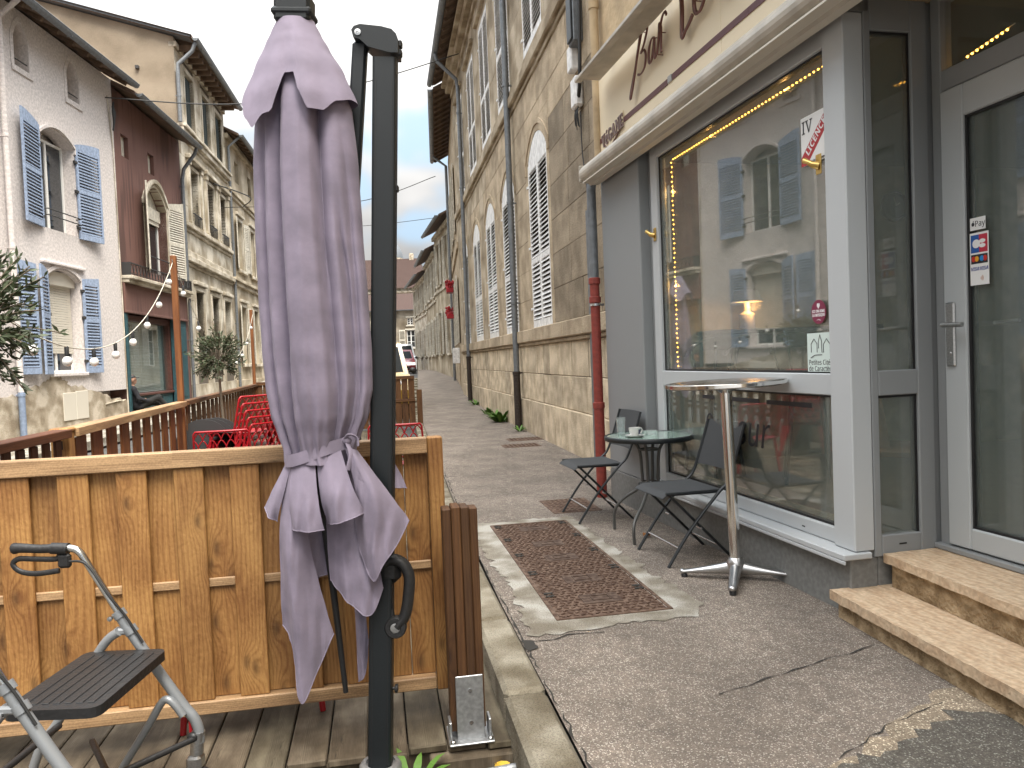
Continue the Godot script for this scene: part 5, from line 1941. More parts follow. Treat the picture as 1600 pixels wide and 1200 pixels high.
	stroke(sb, "letter_b", [[Vector2(2.02, 3.64), Vector2(2.10, 3.50), Vector2(2.17, 3.36), Vector2(2.235, 3.26), Vector2(2.255, 3.235), Vector2(2.262, 3.25), Vector2(2.235, 3.30), Vector2(2.16, 3.40), Vector2(2.08, 3.52), Vector2(2.00, 3.63), Vector2(1.935, 3.685), Vector2(1.895, 3.67), Vector2(1.90, 3.61), Vector2(1.97, 3.53), Vector2(2.03, 3.49), Vector2(1.97, 3.49), Vector2(1.94, 3.44), Vector2(1.97, 3.37), Vector2(2.04, 3.345), Vector2(2.10, 3.36)]], M.copper)
	stroke(sb, "letter_a", [[Vector2(1.78, 3.50), Vector2(1.83, 3.51), Vector2(1.88, 3.46), Vector2(1.89, 3.38), Vector2(1.86, 3.36), Vector2(1.82, 3.40), Vector2(1.78, 3.50), Vector2(1.79, 3.40), Vector2(1.78, 3.36), Vector2(1.75, 3.38)]], M.copper)
	stroke(sb, "letter_r", [[Vector2(1.745, 3.37), Vector2(1.70, 3.50), Vector2(1.69, 3.56), Vector2(1.665, 3.52), Vector2(1.675, 3.40), Vector2(1.668, 3.36)], [Vector2(1.69, 3.50), Vector2(1.65, 3.57), Vector2(1.60, 3.60), Vector2(1.57, 3.57)]], M.copper)
	stroke(sb, "letter_l", [[Vector2(1.345, 3.66), Vector2(1.335, 3.50), Vector2(1.345, 3.33), Vector2(1.30, 3.345), Vector2(1.24, 3.37), Vector2(1.19, 3.40)], [Vector2(1.37, 3.66), Vector2(1.31, 3.665)]], M.copper, 0.019)
	stroke(sb, "letter_e", [[Vector2(1.155, 3.47), Vector2(1.09, 3.50), Vector2(1.055, 3.56), Vector2(1.09, 3.60), Vector2(1.14, 3.57), Vector2(1.165, 3.48), Vector2(1.15, 3.40), Vector2(1.09, 3.38), Vector2(1.02, 3.43)]], M.copper, 0.017)
	stroke(sb, "letter_p", [[Vector2(0.80, 3.66), Vector2(0.80, 3.34)], [Vector2(0.82, 3.64), Vector2(0.70, 3.66), Vector2(0.64, 3.58), Vector2(0.70, 3.50), Vector2(0.79, 3.50)]], M.copper, 0.019)
	mb = sh()
	mb.prism(wobbly([Vector2(2.52, 3.14), Vector2(2.62, 3.10), Vector2(2.80, 3.035), Vector2(2.93, 3.05), Vector2(2.97, 3.13), Vector2(2.80, 3.18), Vector2(2.52, 3.235)], 0.2, 0.0, 75), -0.06, -0.051)
	var badge := put(mb, "badge", M.sign, sb)
	mb = sh()
	mb.tube([Vector3(2.97, 3.09, -0.062), Vector3(2.90, 3.045, -0.062), Vector3(2.80, 3.035, -0.062), Vector3(2.65, 3.08, -0.062), Vector3(2.53, 3.13, -0.062)], 0.006, 6)
	put(mb, "badge_edge", M.maroon, badge)
	text(badge, "badge_text", "VéGANE", 0.15, Transform3D(Basis(Vector3(0, 0.0, 1), Vector3.UP, Vector3(-1, 0, 0)) * Basis(Vector3.BACK, 0.10), Vector3(-0.066, 3.135, -2.755)), mat("grey letter", lin(0.20, 0.14, 0.13), 0.4), 0.010, true, true, 0.0, 0.8)
	# thin light shield over the sign
	var ca := thing("light_shield", "long white sheet metal shield sticking out above the sign board", "sign shield", FS)
	mb = sh()
	mb.beam(Vector3(2.93, 3.60, -0.29), Vector3(-1.4, 3.60, -0.29), 0.06, 0.03, Vector3.UP, 0.005)
	mb.beam(Vector3(2.93, 3.62, -0.18), Vector3(-1.4, 3.62, -0.18), 0.17, 0.010)
	put(mb, "shield", M.awning, ca)
	mb = sh()
	for s in [2.7, 1.6, 0.5, -0.6]:
		mb.beam(Vector3(s, 3.635, -0.20), Vector3(s, 3.72, -0.052), 0.02, 0.02)
	put(mb, "bracket", M.plaster, ca)
	# rolled awning
	var aw := thing("awning", "rolled up cream awning in its rounded case under the sign board", "awning", FS)
	mb = sh()
	var prof := PackedVector2Array()
	for k in 11:
		var a := PI * 0.5 + PI * k / 10.0
		prof.append(Vector2(-0.135 + cos(a) * 0.075, 2.90 + sin(a) * 0.075))
	prof.append(Vector2(-0.10, 2.80))
	prof.append(Vector2(-0.03, 2.845))
	prof.append(Vector2(-0.03, 2.985))
	prof.append(Vector2(-0.10, 2.985))
	extrude_s(mb, prof, -1.5, 3.24)
	put(mb, "case", M.awning, aw)
	mb = sh()
	for e in [[3.242, 3.262], [-1.522, -1.502]]:
		mb.bx(e[0], e[1], 2.83, 2.98, -0.205, -0.03, 0.01)
	put(mb, "end_cap", M.awning, aw)
	mb = sh()
	mb.bx(-1.48, 3.2, 2.812, 2.822, -0.19, -0.105)
	mb.bx(-1.48, 3.2, 2.80, 2.811, -0.10, -0.045)
	put(mb, "front_bar", M.roller, aw)

func extrude_s(mb: MB, prof: PackedVector2Array, s0: float, s1: float) -> void:   # profile in (inwards, up), drawn out along s
	var m := prof.size()
	var cen := Vector2.ZERO
	for q in prof:
		cen += q / m
	for k in m:
		var a := prof[k]
		var b := prof[(k + 1) % m]
		var o := (a + b) / 2 - cen
		mb.quad_out(Vector3(s0, a.y, a.x), Vector3(s1, a.y, a.x), Vector3(s1, b.y, b.x), Vector3(s0, b.y, b.x), Vector3(0, o.y, o.x))
	for s in [s0, s1]:
		for k in m:
			mb.tri_out(Vector3(s, cen.y, cen.x), Vector3(s, prof[k].y, prof[k].x), Vector3(s, prof[(k + 1) % m].y, prof[(k + 1) % m].x), Vector3(-1 if s == s0 else 1, 0, 0))

func smooth_line(pts: Array, n := 5) -> Array:   # Catmull-Rom through points
	var out := []
	var m := pts.size()
	for i in m - 1:
		var a = pts[maxi(i - 1, 0)]
		var b = pts[i]
		var c = pts[i + 1]
		var d = pts[mini(i + 2, m - 1)]
		for k in n:
			var t := float(k) / n
			out.append(0.5 * ((2.0 * b) + (c - a) * t + (2.0 * a - 5.0 * b + 4.0 * c - d) * t * t + (3.0 * b - a - 3.0 * c + d) * t * t * t))
	out.append(pts[m - 1])
	return out

func stroke(parent: Node, called: String, lines: Array, m: Material, r := 0.0125) -> void:   # one raised letter of the sign, on short pins
	var mb := sh()
	for l in lines:
		var pts := []
		var rad := []
		var sm: Array = smooth_line(l)
		for k in sm.size():
			var q: Vector2 = sm[k]
			pts.append(Vector3(q.x, q.y, -0.095))
			var dir: Vector2 = (sm[mini(k + 1, sm.size() - 1)] - sm[maxi(k - 1, 0)]).normalized()
			rad.append(r * (0.55 + 0.75 * absf(dir.y)))
		mb.tube(pts, rad, 8, true, 0.45, Vector3(0, 0, 1))
	for l in lines:
		var q: Vector2 = l[0]
		mb.tube([Vector3(q.x, q.y, -0.09), Vector3(q.x, q.y, -0.05)], 0.004, 5)
	put(mb, called, m, parent)

func bar_details() -> void:
	# print and stickers on the glass
	var lic := thing("licence_sticker", "white licence sticker with a red diagonal band, high on the window", "sticker", onfront(0.19, 2.36, 0.062))
	var mb := MB.new()
	mb.bx(-0.125, 0.125, -0.125, 0.125, -0.001, 0.001)
	put(mb, "paper", M.paper, lic)
	var redp := mat("red print", lin(0.42, 0.03, 0.035), 0.5)
	var blackp := mat("black print", lin(0.02, 0.02, 0.025), 0.5)
	var whitep := mat("white print", lin(0.8, 0.8, 0.8), 0.5)
	mb = MB.new()
	mb.prism(PackedVector2Array([Vector2(-0.124, -0.078), Vector2(-0.124, -0.124), Vector2(-0.078, -0.124), Vector2(0.124, 0.062), Vector2(0.124, 0.124), Vector2(0.10, 0.124)]), 0.001, 0.0022)
	put(mb, "band", redp, lic)
	text(lic, "numeral", "IV", 0.09, at(-0.07, 0.07, 0.0022), blackp, 0.001, true)
	text(lic, "licence_text", "LICENCE", 0.052, Transform3D(Basis(Vector3.BACK, 0.745), Vector3(0.003, 0.002, 0.003)), whitep, 0.001, false, true)
	text(lic, "small_print", "loi du 24 septembre 1941", 0.016, at(0.045, -0.112, 0.0022), blackp, 0.001)
	var mu := thing("music_sticker", "round maroon sticker with a white heart, right edge of the window", "sticker", onfront(0.205, 1.475, 0.062))
	mb = MB.new()
	mb.xf = Transform3D(Basis(Vector3.RIGHT, PI / 2), Vector3.ZERO)
	mb.lathe([Vector2(0.0, -0.0005), Vector2(0.062, -0.0005), Vector2(0.062, 0.0005), Vector2(0, 0.0005)], 28)
	put(mb, "disc", mat("maroon sticker", lin(0.20, 0.02, 0.06), 0.4), mu)
	mb = MB.new()
	mb.prism(PackedVector2Array([Vector2(0, 0.016), Vector2(-0.012, 0.03), Vector2(-0.011, 0.042), Vector2(-0.004, 0.045), Vector2(0, 0.04), Vector2(0.004, 0.045), Vector2(0.011, 0.042), Vector2(0.012, 0.03)]), 0.0006, 0.0016)
	put(mb, "heart", whitep, mu)
	text(mu, "line", "ICI ON AIME", 0.021, at(0, 0.004, 0.0012), whitep, 0.001, false, true, 0.0, 0.85)
	text(mu, "line", "LA MUSIQUE", 0.021, at(0, -0.016, 0.0012), whitep, 0.001, false, true, 0.0, 0.85)
	mb = MB.new()
	mb.tube([Vector3(-0.016, -0.042, 0.001), Vector3(0, -0.038, 0.001), Vector3(0.016, -0.044, 0.001)], 0.0012, 5)
	put(mb, "flourish", whitep, mu)
	var pc := thing("town_sticker", "pale square sticker with three drawn house outlines, low in the window", "sticker", onfront(0.195, 1.268, 0.062))
	mb = MB.new()
	mb.bx(-0.115, 0.115, -0.10, 0.10, -0.0005, 0.0005)
	put(mb, "paper", mat("pale blue paper", lin(0.62, 0.72, 0.68), 0.5), pc)
	mb = MB.new()
	for pl in [[Vector2(-0.08, 0.0), Vector2(-0.08, 0.045), Vector2(-0.055, 0.07), Vector2(-0.03, 0.045), Vector2(-0.03, 0.0)], [Vector2(-0.018, 0.02), Vector2(-0.018, 0.055), Vector2(-0.004, 0.09), Vector2(0.01, 0.055), Vector2(0.01, 0.0), Vector2(0.024, 0.0), Vector2(0.024, 0.04), Vector2(0.05, 0.068), Vector2(0.078, 0.04), Vector2(0.078, -0.005)], [Vector2(-0.085, -0.028), Vector2(-0.05, -0.014), Vector2(0.01, -0.012)]]:
		var q := []
		for e in pl:
			q.append(Vector3(e.x, e.y, 0.001))
		mb.tube(q, 0.0022, 5)
	put(mb, "drawing", blackp, pc)
	text(pc, "line", "Petites Cités", 0.036, at(-0.005, -0.052, 0.0008), blackp, 0.001)
	text(pc, "line", "de Caractère", 0.036, at(-0.002, -0.084, 0.0008), blackp, 0.001)
	var vl := thing("window_lettering", "black lettering and band on the lower window pane", "lettering", onfront(1.1, 0.86, 0.070))
	mb = MB.new()
	mb.bx(-0.45, -0.28, 0.115, 0.14, -0.0005, 0.0005)
	mb.bx(-0.20, 0.28, 0.115, 0.14, -0.0005, 0.0005)
	mb.bx(0.36, 0.80, 0.115, 0.14, -0.0005, 0.0005)
	put(mb, "band", blackp, vl)
	text(vl, "letters", "e", 0.20, at(-0.36, -0.02, 0.0), blackp, 0.001, false, false, 0.2)
	text(vl, "letters", "sur", 0.26, at(0.20, -0.06, 0.0), blackp, 0.001, false, false, 0.2)
	var pay := thing("pay_sticker", "small white sticker reading Pay, upper one on the door glass", "sticker", onfront(-0.368, 1.823, 0.488))
	mb = MB.new()
	mb.bx(-0.043, 0.043, -0.028, 0.028, -0.0005, 0.0005)
	put(mb, "paper", M.paper, pay)
	text(pay, "word", "Pay", 0.036, at(0.012, 0.0, 0.0008), blackp, 0.001)
	mb = MB.new()
	mb.ball(Vector3(-0.026, -0.001, 0.001), Vector3(0.0085, 0.009, 0.0006), 10, 6)
	mb.ball(Vector3(-0.0235, 0.0115, 0.001), Vector3(0.002, 0.004, 0.0006), 8, 5)
	put(mb, "fruit_mark", blackp, pay)
	var cb := thing("card_sticker", "tall white card payment sticker on the door glass, below the small one", "sticker", onfront(-0.374, 1.665, 0.488))
	mb = MB.new()
	mb.bx(-0.052, 0.052, -0.118, 0.118, -0.0005, 0.0005)
	put(mb, "paper", M.paper, cb)
	mb = MB.new()
	mb.bx(-0.046, 0.0, 0.028, 0.108, 0.0006, 0.0012)
	put(mb, "blue_half", mat("blue print", lin(0.02, 0.10, 0.36), 0.5), cb)
	mb = MB.new()
	mb.bx(0.0, 0.046, 0.028, 0.108, 0.0006, 0.0012)
	put(mb, "red_half", mat("red print", lin(0.5, 0.03, 0.06), 0.5), cb)
	mb = MB.new()
	mb.ball(Vector3(-0.016, 0.068, 0.0014), Vector3(0.022, 0.020, 0.0006), 16, 6)
	mb.ball(Vector3(0.018, 0.078, 0.0014), Vector3(0.018, 0.0095, 0.0006), 14, 6)
	mb.ball(Vector3(0.018, 0.057, 0.0014), Vector3(0.018, 0.0095, 0.0006), 14, 6)
	put(mb, "card_mark", whitep, cb)
	mb = MB.new()
	mb.bx(-0.046, 0.046, -0.022, 0.020, 0.0006, 0.0012)
	put(mb, "dark_strip", blackp, cb)
	var dots := [[-0.032, lin(0.55, 0.03, 0.02)], [-0.014, lin(0.75, 0.35, 0.02)], [0.014, lin(0.02, 0.25, 0.6)], [0.032, lin(0.55, 0.03, 0.02)]]
	for q in dots:
		mb = MB.new()
		mb.ball(Vector3(q[0], 0.0, 0.0014), Vector3(0.012, 0.013, 0.0006), 14, 6)
		put(mb, "dot", mat("coloured print", q[1], 0.5), cb)
	text(cb, "word", "VISA", 0.022, at(-0.024, -0.045, 0.0008), mat("navy print", lin(0.02, 0.05, 0.25), 0.5), 0.001, false, true, 0.2)
	text(cb, "word", "VISA", 0.022, at(0.026, -0.045, 0.0008), mat("navy print", lin(0.02, 0.05, 0.25), 0.5), 0.001, false, true, 0.2)
	mb = MB.new()
	for k in 3:
		var q := []
		for j in 5:
			var a := -0.7 + j * 0.35
			q.append(Vector3(0.002 + cos(a) * (0.006 + k * 0.006), -0.088 + sin(a) * (0.006 + k * 0.006), 0.001))
		mb.tube(q, 0.0014, 4)
	put(mb, "waves", mat("pale orange print", lin(0.55, 0.25, 0.15), 0.5), cb)
	# strings of small warm lamps round the window
	var bulb := MB.new()
	bulb.ball(Vector3.ZERO, Vector3.ONE * 0.0056, 8, 6)
	var bm := bulb.mesh()
	var led := thing("led_string", "string of small warm lights round the left and top of the bar window", "string lights", FS)
	mb = sh()
	mb.tube([Vector3(2.125, 1.17, 0.165), Vector3(2.125, 2.745, 0.165), Vector3(0.08, 2.745, 0.165)], 0.003, 5)
	put(mb, "wire", M.offwhite, led)
	for k in 44:
		inst(bm, "led_bulb", M.led, led, Transform3D(Basis(), Vector3(0.16, 1.19 + k * 0.0357, -(2.118 + (0.01 if k % 2 else 0.0)))))
	for k in 52:
		inst(bm, "led_bulb", M.led, led, Transform3D(Basis(), Vector3(0.16, 2.742, -(2.09 - k * 0.039))))
	for e in [[2.118, 1.8], [2.118, 2.5], [1.5, 2.742], [0.6, 2.742]]:
		var l := OmniLight3D.new()
		l.name = numbered(led, "led_light")
		l.light_color = Color(1.0, 0.76, 0.42)
		l.light_energy = 0.006
		l.omni_range = 6.0
		l.omni_attenuation = 2.0
		l.light_size = 0.008
		l.shadow_enabled = true
		l.position = Vector3(0.16, e[1], -e[0])
		led.add_child(l)
	led = thing("led_string", "short string of warm lights behind the pane above the door", "string lights", FS)
	for k in 9:
		inst(bm, "led_bulb", M.led, led, Transform3D(Basis(), Vector3(0.62, 2.64 + 0.004 * k, 0.19 + k * 0.028)))
	mb = sh()
	mb.tube([Vector3(-0.18, 2.645, 0.625), Vector3(-0.45, 2.685, 0.625)], 0.003, 5)
	put(mb, "wire", M.offwhite, led)
	for e in [[2.20, 2.20, "brass horn shaped hook on the left window frame"], [0.14, 2.21, "brass horn shaped hook under the licence sticker"]]:
		var hk := thing("brass_hook", e[2], "hook", onfront(e[0], e[1], 0.04), "brass hooks on the window")
		mb = MB.new()
		mb.bx(-0.022, 0.022, -0.05, 0.05, -0.004, 0.004, 0.003)
		put(mb, "plate", M.gold, hk)
		mb = MB.new()
		mb.tube([Vector3(0.01, -0.01, 0.004), Vector3(-0.01, 0.0, 0.03), Vector3(-0.035, 0.02, 0.04), Vector3(-0.055, 0.03, 0.042)], [0.022, 0.017, 0.012, 0.016], 10)
		put(mb, "horn", M.gold, hk)
	# things inside
	var lp := thing("table_lamp", "white mushroom lamp glowing on the high shelf inside the bar", "lamp", FS * at(1.1, 1.47, -2.74))
	mb = MB.new()
	mb.lathe([Vector2(0, 0), Vector2(0.062, 0), Vector2(0.066, 0.01), Vector2(0.066, 0.125), Vector2(0.06, 0.135), Vector2(0.03, 0.15), Vector2(0.026, 0.165), Vector2(0.026, 0.24)], 28)
	put(mb, "foot", M.china, lp)
	mb = MB.new()
	mb.lathe([Vector2(0.135, 0.232), Vector2(0.14, 0.236), Vector2(0.118, 0.27), Vector2(0.112, 0.32), Vector2(0.10, 0.335), Vector2(0, 0.337)], 32)
	mb.lathe([Vector2(0, 0.325), Vector2(0.10, 0.32), Vector2(0.112, 0.268), Vector2(0.135, 0.2321)], 32)
	put(mb, "lamp_shade", M.china, lp)
	mb = MB.new()
	mb.lathe([Vector2(0.0, 0.238), Vector2(0.10, 0.238), Vector2(0.10, 0.246), Vector2(0.0, 0.246)], 24)
	put(mb, "lamp_glow", mat("lamp glow", lin(0.9, 0.7, 0.4), 0.5, {"emit": Color(1.0, 0.78, 0.42), "energy": 1.1}), lp)
	var ol := OmniLight3D.new()
	ol.name = "lamp_light"
	ol.light_color = Color(1.0, 0.72, 0.40)
	ol.light_energy = 0.022
	ol.omni_range = 8.0
	ol.omni_attenuation = 2.0
	ol.light_size = 0.05
	ol.shadow_enabled = true
	ol.position = Vector3(0.0, 0.20, 0.09)
	lp.add_child(ol)
	var ck := thing("wall_clock", "dark round clock on the end wall inside the bar", "clock", FS * Transform3D(Basis(), Vector3(2.79, 2.58, -3.0)))
	mb = MB.new()
	mb.xf = Transform3D(Basis(Vector3.RIGHT, PI / 2), Vector3.ZERO)
	mb.lathe([Vector2(0.0, 0.0), Vector2(0.14, 0.0), Vector2(0.14, 0.03), Vector2(0.115, 0.04), Vector2(0.11, 0.025), Vector2(0.0, 0.025)], 32)
	put(mb, "case", M.darkwood, ck)
	mb = MB.new()
	mb.beam(Vector3(0, 0, 0.03), Vector3(0.05, 0.03, 0.03), 0.006, 0.004, Vector3.BACK)
	mb.beam(Vector3(0, 0, 0.034), Vector3(-0.02, 0.08, 0.034), 0.005, 0.004, Vector3.BACK)
	put(mb, "hands", M.offwhite, ck)
	for e in [[0.55, 2.35, 200.0, "nearer black bar stool with a bent back rail behind the window"], [1.0, 1.75, 150.0, "farther black bar stool with a bent back rail behind the window"]]:
		var stl := thing("bar_stool", e[3], "stool", FS * at(e[0], 0.3, -e[1], e[2]), "bar stools behind the window")
		mb = MB.new()
		mb.lathe([Vector2(0, 0.70), Vector2(0.17, 0.70), Vector2(0.185, 0.715), Vector2(0.17, 0.735), Vector2(0, 0.74)], 24)
		put(mb, "seat", M.black, stl)
		for a in 4:
			mb = MB.new()
			var ang := PI / 4 + a * PI / 2
			mb.tube([Vector3(cos(ang) * 0.13, 0.72, sin(ang) * 0.13), Vector3(cos(ang) * 0.23, 0.0, sin(ang) * 0.23)], 0.014, 8)
			put(mb, "leg", M.black, stl)
		mb = MB.new()
		var rail := []
		for k in 13:
			var a := -0.25 + (PI + 0.5) * k / 12.0
			rail.append(Vector3(cos(a) * 0.235, 1.12 - 0.16 * pow(absf(k / 6.0 - 1.0), 2.5), -sin(a) * 0.22))
		mb.tube(rail, 0.022, 8, true, 0.5)
		put(mb, "back_rail", M.black, stl)
		mb = MB.new()
		for k in [1, 4, 8, 11]:
			mb.tube([rail[k], Vector3(rail[k].x * 0.68, 0.72, rail[k].z * 0.68)], 0.016, 6, true, 0.5)
		put(mb, "back_strut", M.black, stl)
	var rc := thing("wicker_chair", "tan wicker chair inside the bar behind the narrow side window", "chair", FS * at(0.80, 0.3, -0.55, 60))
	var wick := mat("wicker", lin(0.22, 0.13, 0.06), 0.7, {"tex": T.weave, "scale": 10.0})
	mb = MB.new()
	mb.lathe([Vector2(0.0, 0.36), Vector2(0.2, 0.36), Vector2(0.215, 0.39), Vector2(0.2, 0.41), Vector2(0, 0.42)], 24)
	put(mb, "seat", wick, rc)
	mb = MB.new()
	mb.grid(12, 8, func(u, v): return Vector3((u - 0.5) * 0.36 * (1.0 - 0.45 * pow(v, 4.0)), 0.40 + v * 0.36, -0.17 - 0.05 * v + 0.10 * pow((u - 0.5) * 2, 2.0)))
	mb.grid(12, 8, func(u, v): return Vector3((u - 0.5) * 0.36 * (1.0 - 0.45 * pow(v, 4.0)), 0.40 + v * 0.36, -0.195 - 0.05 * v + 0.10 * pow((u - 0.5) * 2, 2.0)), false, true)
	put(mb, "backrest", wick, rc)
	for e in [[-1, -1], [1, -1], [-1, 1], [1, 1]]:
		mb = MB.new()
		mb.tube([Vector3(e[0] * 0.15, 0.37, e[1] * 0.15), Vector3(e[0] * 0.19, 0.0, e[1] * 0.19)], 0.016, 8)
		put(mb, "leg", wick, rc)
	# boxes on the stone wall by the sign
	var eb := thing("junction_box", "big grey electric box high on the stone wall beside the bar", "electric box", FB * at(-0.06, 4.98, 4.42))
	mb = MB.new()
	mb.bx(-0.06, 0.06, 0.0, 0.58, -0.12, 0.12, 0.012)
	put(mb, "case", M.zinc, eb)
	mb = MB.new()
	mb.bx(-0.085, -0.061, 0.03, 0.55, -0.105, 0.105, 0.008)
	put(mb, "cover", M.anth, eb)
	eb = thing("meter_box", "small white box just below the big grey electric box", "electric box", FB * at(-0.05, 4.74, 4.2))
	mb = MB.new()
	mb.bx(-0.05, 0.05, 0.0, 0.30, -0.10, 0.10, 0.015)
	put(mb, "case", M.white, eb)
	eb = thing("meter_box", "white rounded box with dangling cables beside the end of the sign", "electric box", FB * at(-0.055, 4.25, 4.36))
	mb = MB.new()
	mb.bx(-0.055, 0.055, 0.0, 0.36, -0.11, 0.11, 0.025)
	put(mb, "case", M.white, eb)
	mb = MB.new()
	for k in 6:
		var z := -0.08 + k * 0.03
		mb.tube(smooth_line([Vector3(0, 0.02, z), Vector3(-0.02, -0.08, z + 0.01), Vector3(0.0, -0.18 - 0.03 * (k % 3), z - 0.03 + 0.02 * (k % 2))], 4), 0.006, 5)
	put(mb, "cable", M.cable, eb)
	var wr := thing("wall_cables", "bundle of black cables running down the wall past the electric boxes", "cable", FB)
	mb = sh()
	mb.tube(smooth_line([Vector3(-4.66, 8.0, -0.05), Vector3(-4.64, 6.2, -0.05), Vector3(-4.63, 5.0, -0.07), Vector3(-4.60, 4.5, -0.08), Vector3(-4.45, 4.35, -0.06)], 6), 0.022, 6)
	mb.tube(smooth_line([Vector3(-4.40, 8.0, -0.04), Vector3(-4.40, 6.5, -0.04), Vector3(-4.42, 5.56, -0.06)], 6), 0.012, 6)
	mb.tube(smooth_line([Vector3(-4.34, 8.0, -0.04), Vector3(-4.36, 6.5, -0.04), Vector3(-4.40, 5.56, -0.05)], 6), 0.010, 6)
	put(mb, "black_cable", M.cable, wr)
	mb = sh()
	mb.tube(smooth_line([Vector3(-4.40, 4.2, -0.03), Vector3(-4.42, 3.7, -0.03), Vector3(-4.55, 3.3, -0.03), Vector3(-4.60, 2.4, -0.03), Vector3(-4.58, 0.4, -0.03)], 6), 0.008, 5)
	mb.tube(smooth_line([Vector3(-4.68, 3.1, -0.05), Vector3(-4.70, 2.0, -0.05), Vector3(-4.66, 1.2, -0.05), Vector3(-4.70, 0.1, -0.05)], 6), 0.014, 5)
	put(mb, "thin_cable", M.iron, wr)

func bar_furniture() -> void:
	# tall bar table
	var o := thing("tall_table", "tall chrome bistro table with round top and cross foot, nearest the camera", "table", Transform3D(Basis(Vector3.BACK, deg_to_rad(1.6)) * Basis(Vector3.UP, deg_to_rad(8)), Vector3(1.225, 0.0, -4.31)))
	var mb := MB.new()
	mb.lathe([Vector2(0.0, 1.095), Vector2(0.31, 1.095), Vector2(0.325, 1.097), Vector2(0.33, 1.104), Vector2(0.33, 1.120), Vector2(0.325, 1.125), Vector2(0.30, 1.126), Vector2(0.0, 1.126)], 64)
	put(mb, "tabletop", mat("brushed aluminium top", lin(0.62, 0.59, 0.55), 0.2, {"metal": 1.0, "tex": T.mott, "scale": 2.0}), o)
	mb = MB.new()
	mb.lathe([Vector2(0.328, 1.103), Vector2(0.333, 1.103), Vector2(0.333, 1.121), Vector2(0.328, 1.121)], 64)
	put(mb, "rim", M.alu, o)
	mb = MB.new()
	mb.lathe([Vector2(0.031, 0.09), Vector2(0.031, 1.094)], 32)
	mb.lathe([Vector2(0.031, 1.06), Vector2(0.07, 1.085), Vector2(0.07, 1.095)], 24)
	put(mb, "column", M.alu, o)
	for k in 4:
		mb = MB.new()
		var yaw := 62.0 + k * 90.0
		mb.xf = Transform3D(Basis(Vector3.UP, deg_to_rad(yaw)), Vector3.ZERO)
		mb.grid(8, 14, func(u, v):
			var a: float = TAU * u
			var r: float = lerpf(0.035, 0.022, v)
			var hh: float = lerpf(0.055, 0.012, pow(v, 0.8))
			return Vector3(cos(a) * r, 0.03 + hh * 0.75 + sin(a) * hh * 0.75, 0.02 + v * 0.285), true)
		put(mb, "foot_arm", M.alu_dull, o)
		mb = MB.new()
		mb.xf = Transform3D(Basis(Vector3.UP, deg_to_rad(yaw)), Vector3.ZERO)
		mb.ball(Vector3(0, 0.04, 0.298), Vector3(0.022, 0.016, 0.018), 10, 6)
		put(mb, "foot_arm_end", M.alu_dull, o)
		mb = MB.new()
		mb.xf = Transform3D(Basis(Vector3.UP, deg_to_rad(yaw)), Vector3(0, 0, 0))
		mb.xf = mb.xf * Transform3D(Basis(), Vector3(0, 0, 0.29))
		mb.lathe([Vector2(0, 0.0), Vector2(0.017, 0.0), Vector2(0.019, 0.02), Vector2(0.012, 0.03)], 12)
		put(mb, "glide", M.blackplastic, o)
	mb = MB.new()
	mb.lathe([Vector2(0.05, 0.06), Vector2(0.052, 0.10), Vector2(0.036, 0.125), Vector2(0.031, 0.13)], 24)
	put(mb, "hub", M.alu_dull, o)
	# small glass table
	var tx := FK * at(1.935, 0, -5.33, 0)
	o = thing("small_table", "small round garden table with green glass top and dark rim", "table", tx)
	mb = MB.new()
	mb.lathe([Vector2(0.0, 0.696), Vector2(0.305, 0.696), Vector2(0.305, 0.702), Vector2(0.0, 0.702)], 48)
	put(mb, "glass_top", mat("frosted green glass", lin(0.30, 0.42, 0.36), 0.12, {"coat": 0.6}), o)
	mb = MB.new()
	mb.lathe([Vector2(0.30, 0.672), Vector2(0.318, 0.672), Vector2(0.322, 0.68), Vector2(0.322, 0.70), Vector2(0.316, 0.706), Vector2(0.306, 0.706), Vector2(0.303, 0.70)], 48)
	put(mb, "rim", M.anth, o)
	var grey_tube := mat("grey lacquered tube", lin(0.10, 0.10, 0.095), 0.4, {"metal": 0.3})
	var feet := [Vector2(-0.24, -0.14), Vector2(-0.255, 0.35), Vector2(0.27, 0.07), Vector2(0.215, -0.27)]
	for f in feet:
		mb = MB.new()
		var q: Vector2 = f
		var e := q.normalized()
		mb.tube(smooth_line([Vector3(e.x * 0.13, 0.675, e.y * 0.13), Vector3(e.x * 0.075, 0.60, e.y * 0.075), Vector3(e.x * 0.06, 0.45, e.y * 0.06), Vector3(e.x * 0.07, 0.33, e.y * 0.07), Vector3(e.x * 0.20, 0.235, e.y * 0.20), Vector3(q.x * 0.98, 0.14, q.y * 0.98), Vector3(q.x, 0.0, q.y)], 5), 0.0115, 10)
		put(mb, "leg", grey_tube, o)
	mb = MB.new()
	for h in [0.36, 0.60]:
		var ring := []
		for k in 17:
			ring.append(Vector3(cos(TAU * k / 16) * 0.068, h, sin(TAU * k / 16) * 0.068))
		mb.tube(ring, 0.007, 6, false)
	put(mb, "leg_ring", grey_tube, o)
	# folding chairs
	o = folding_chair("grey folding chair in front of the window, right of the small glass table", FK * at(1.905, 0, -4.62, -90 + 3))
	copy(o, "grey folding chair by the red drain pipe, left of the small glass table", FK * at(1.72, 0, -5.98, -90 + 2))
	# on the small table
	var top := tx * at(0, 0.703, 0)
	o = thing("saucer", "white saucer under the coffee cup on the small glass table", "saucer", top * at(-0.13, 0, 0.07))
	mb = MB.new()
	mb.lathe([Vector2(0, 0), Vector2(0.045, 0), Vector2(0.07, 0.012), Vector2(0.072, 0.014), Vector2(0.045, 0.006), Vector2(0, 0.005)], 32)
	put(mb, "dish", M.china, o)
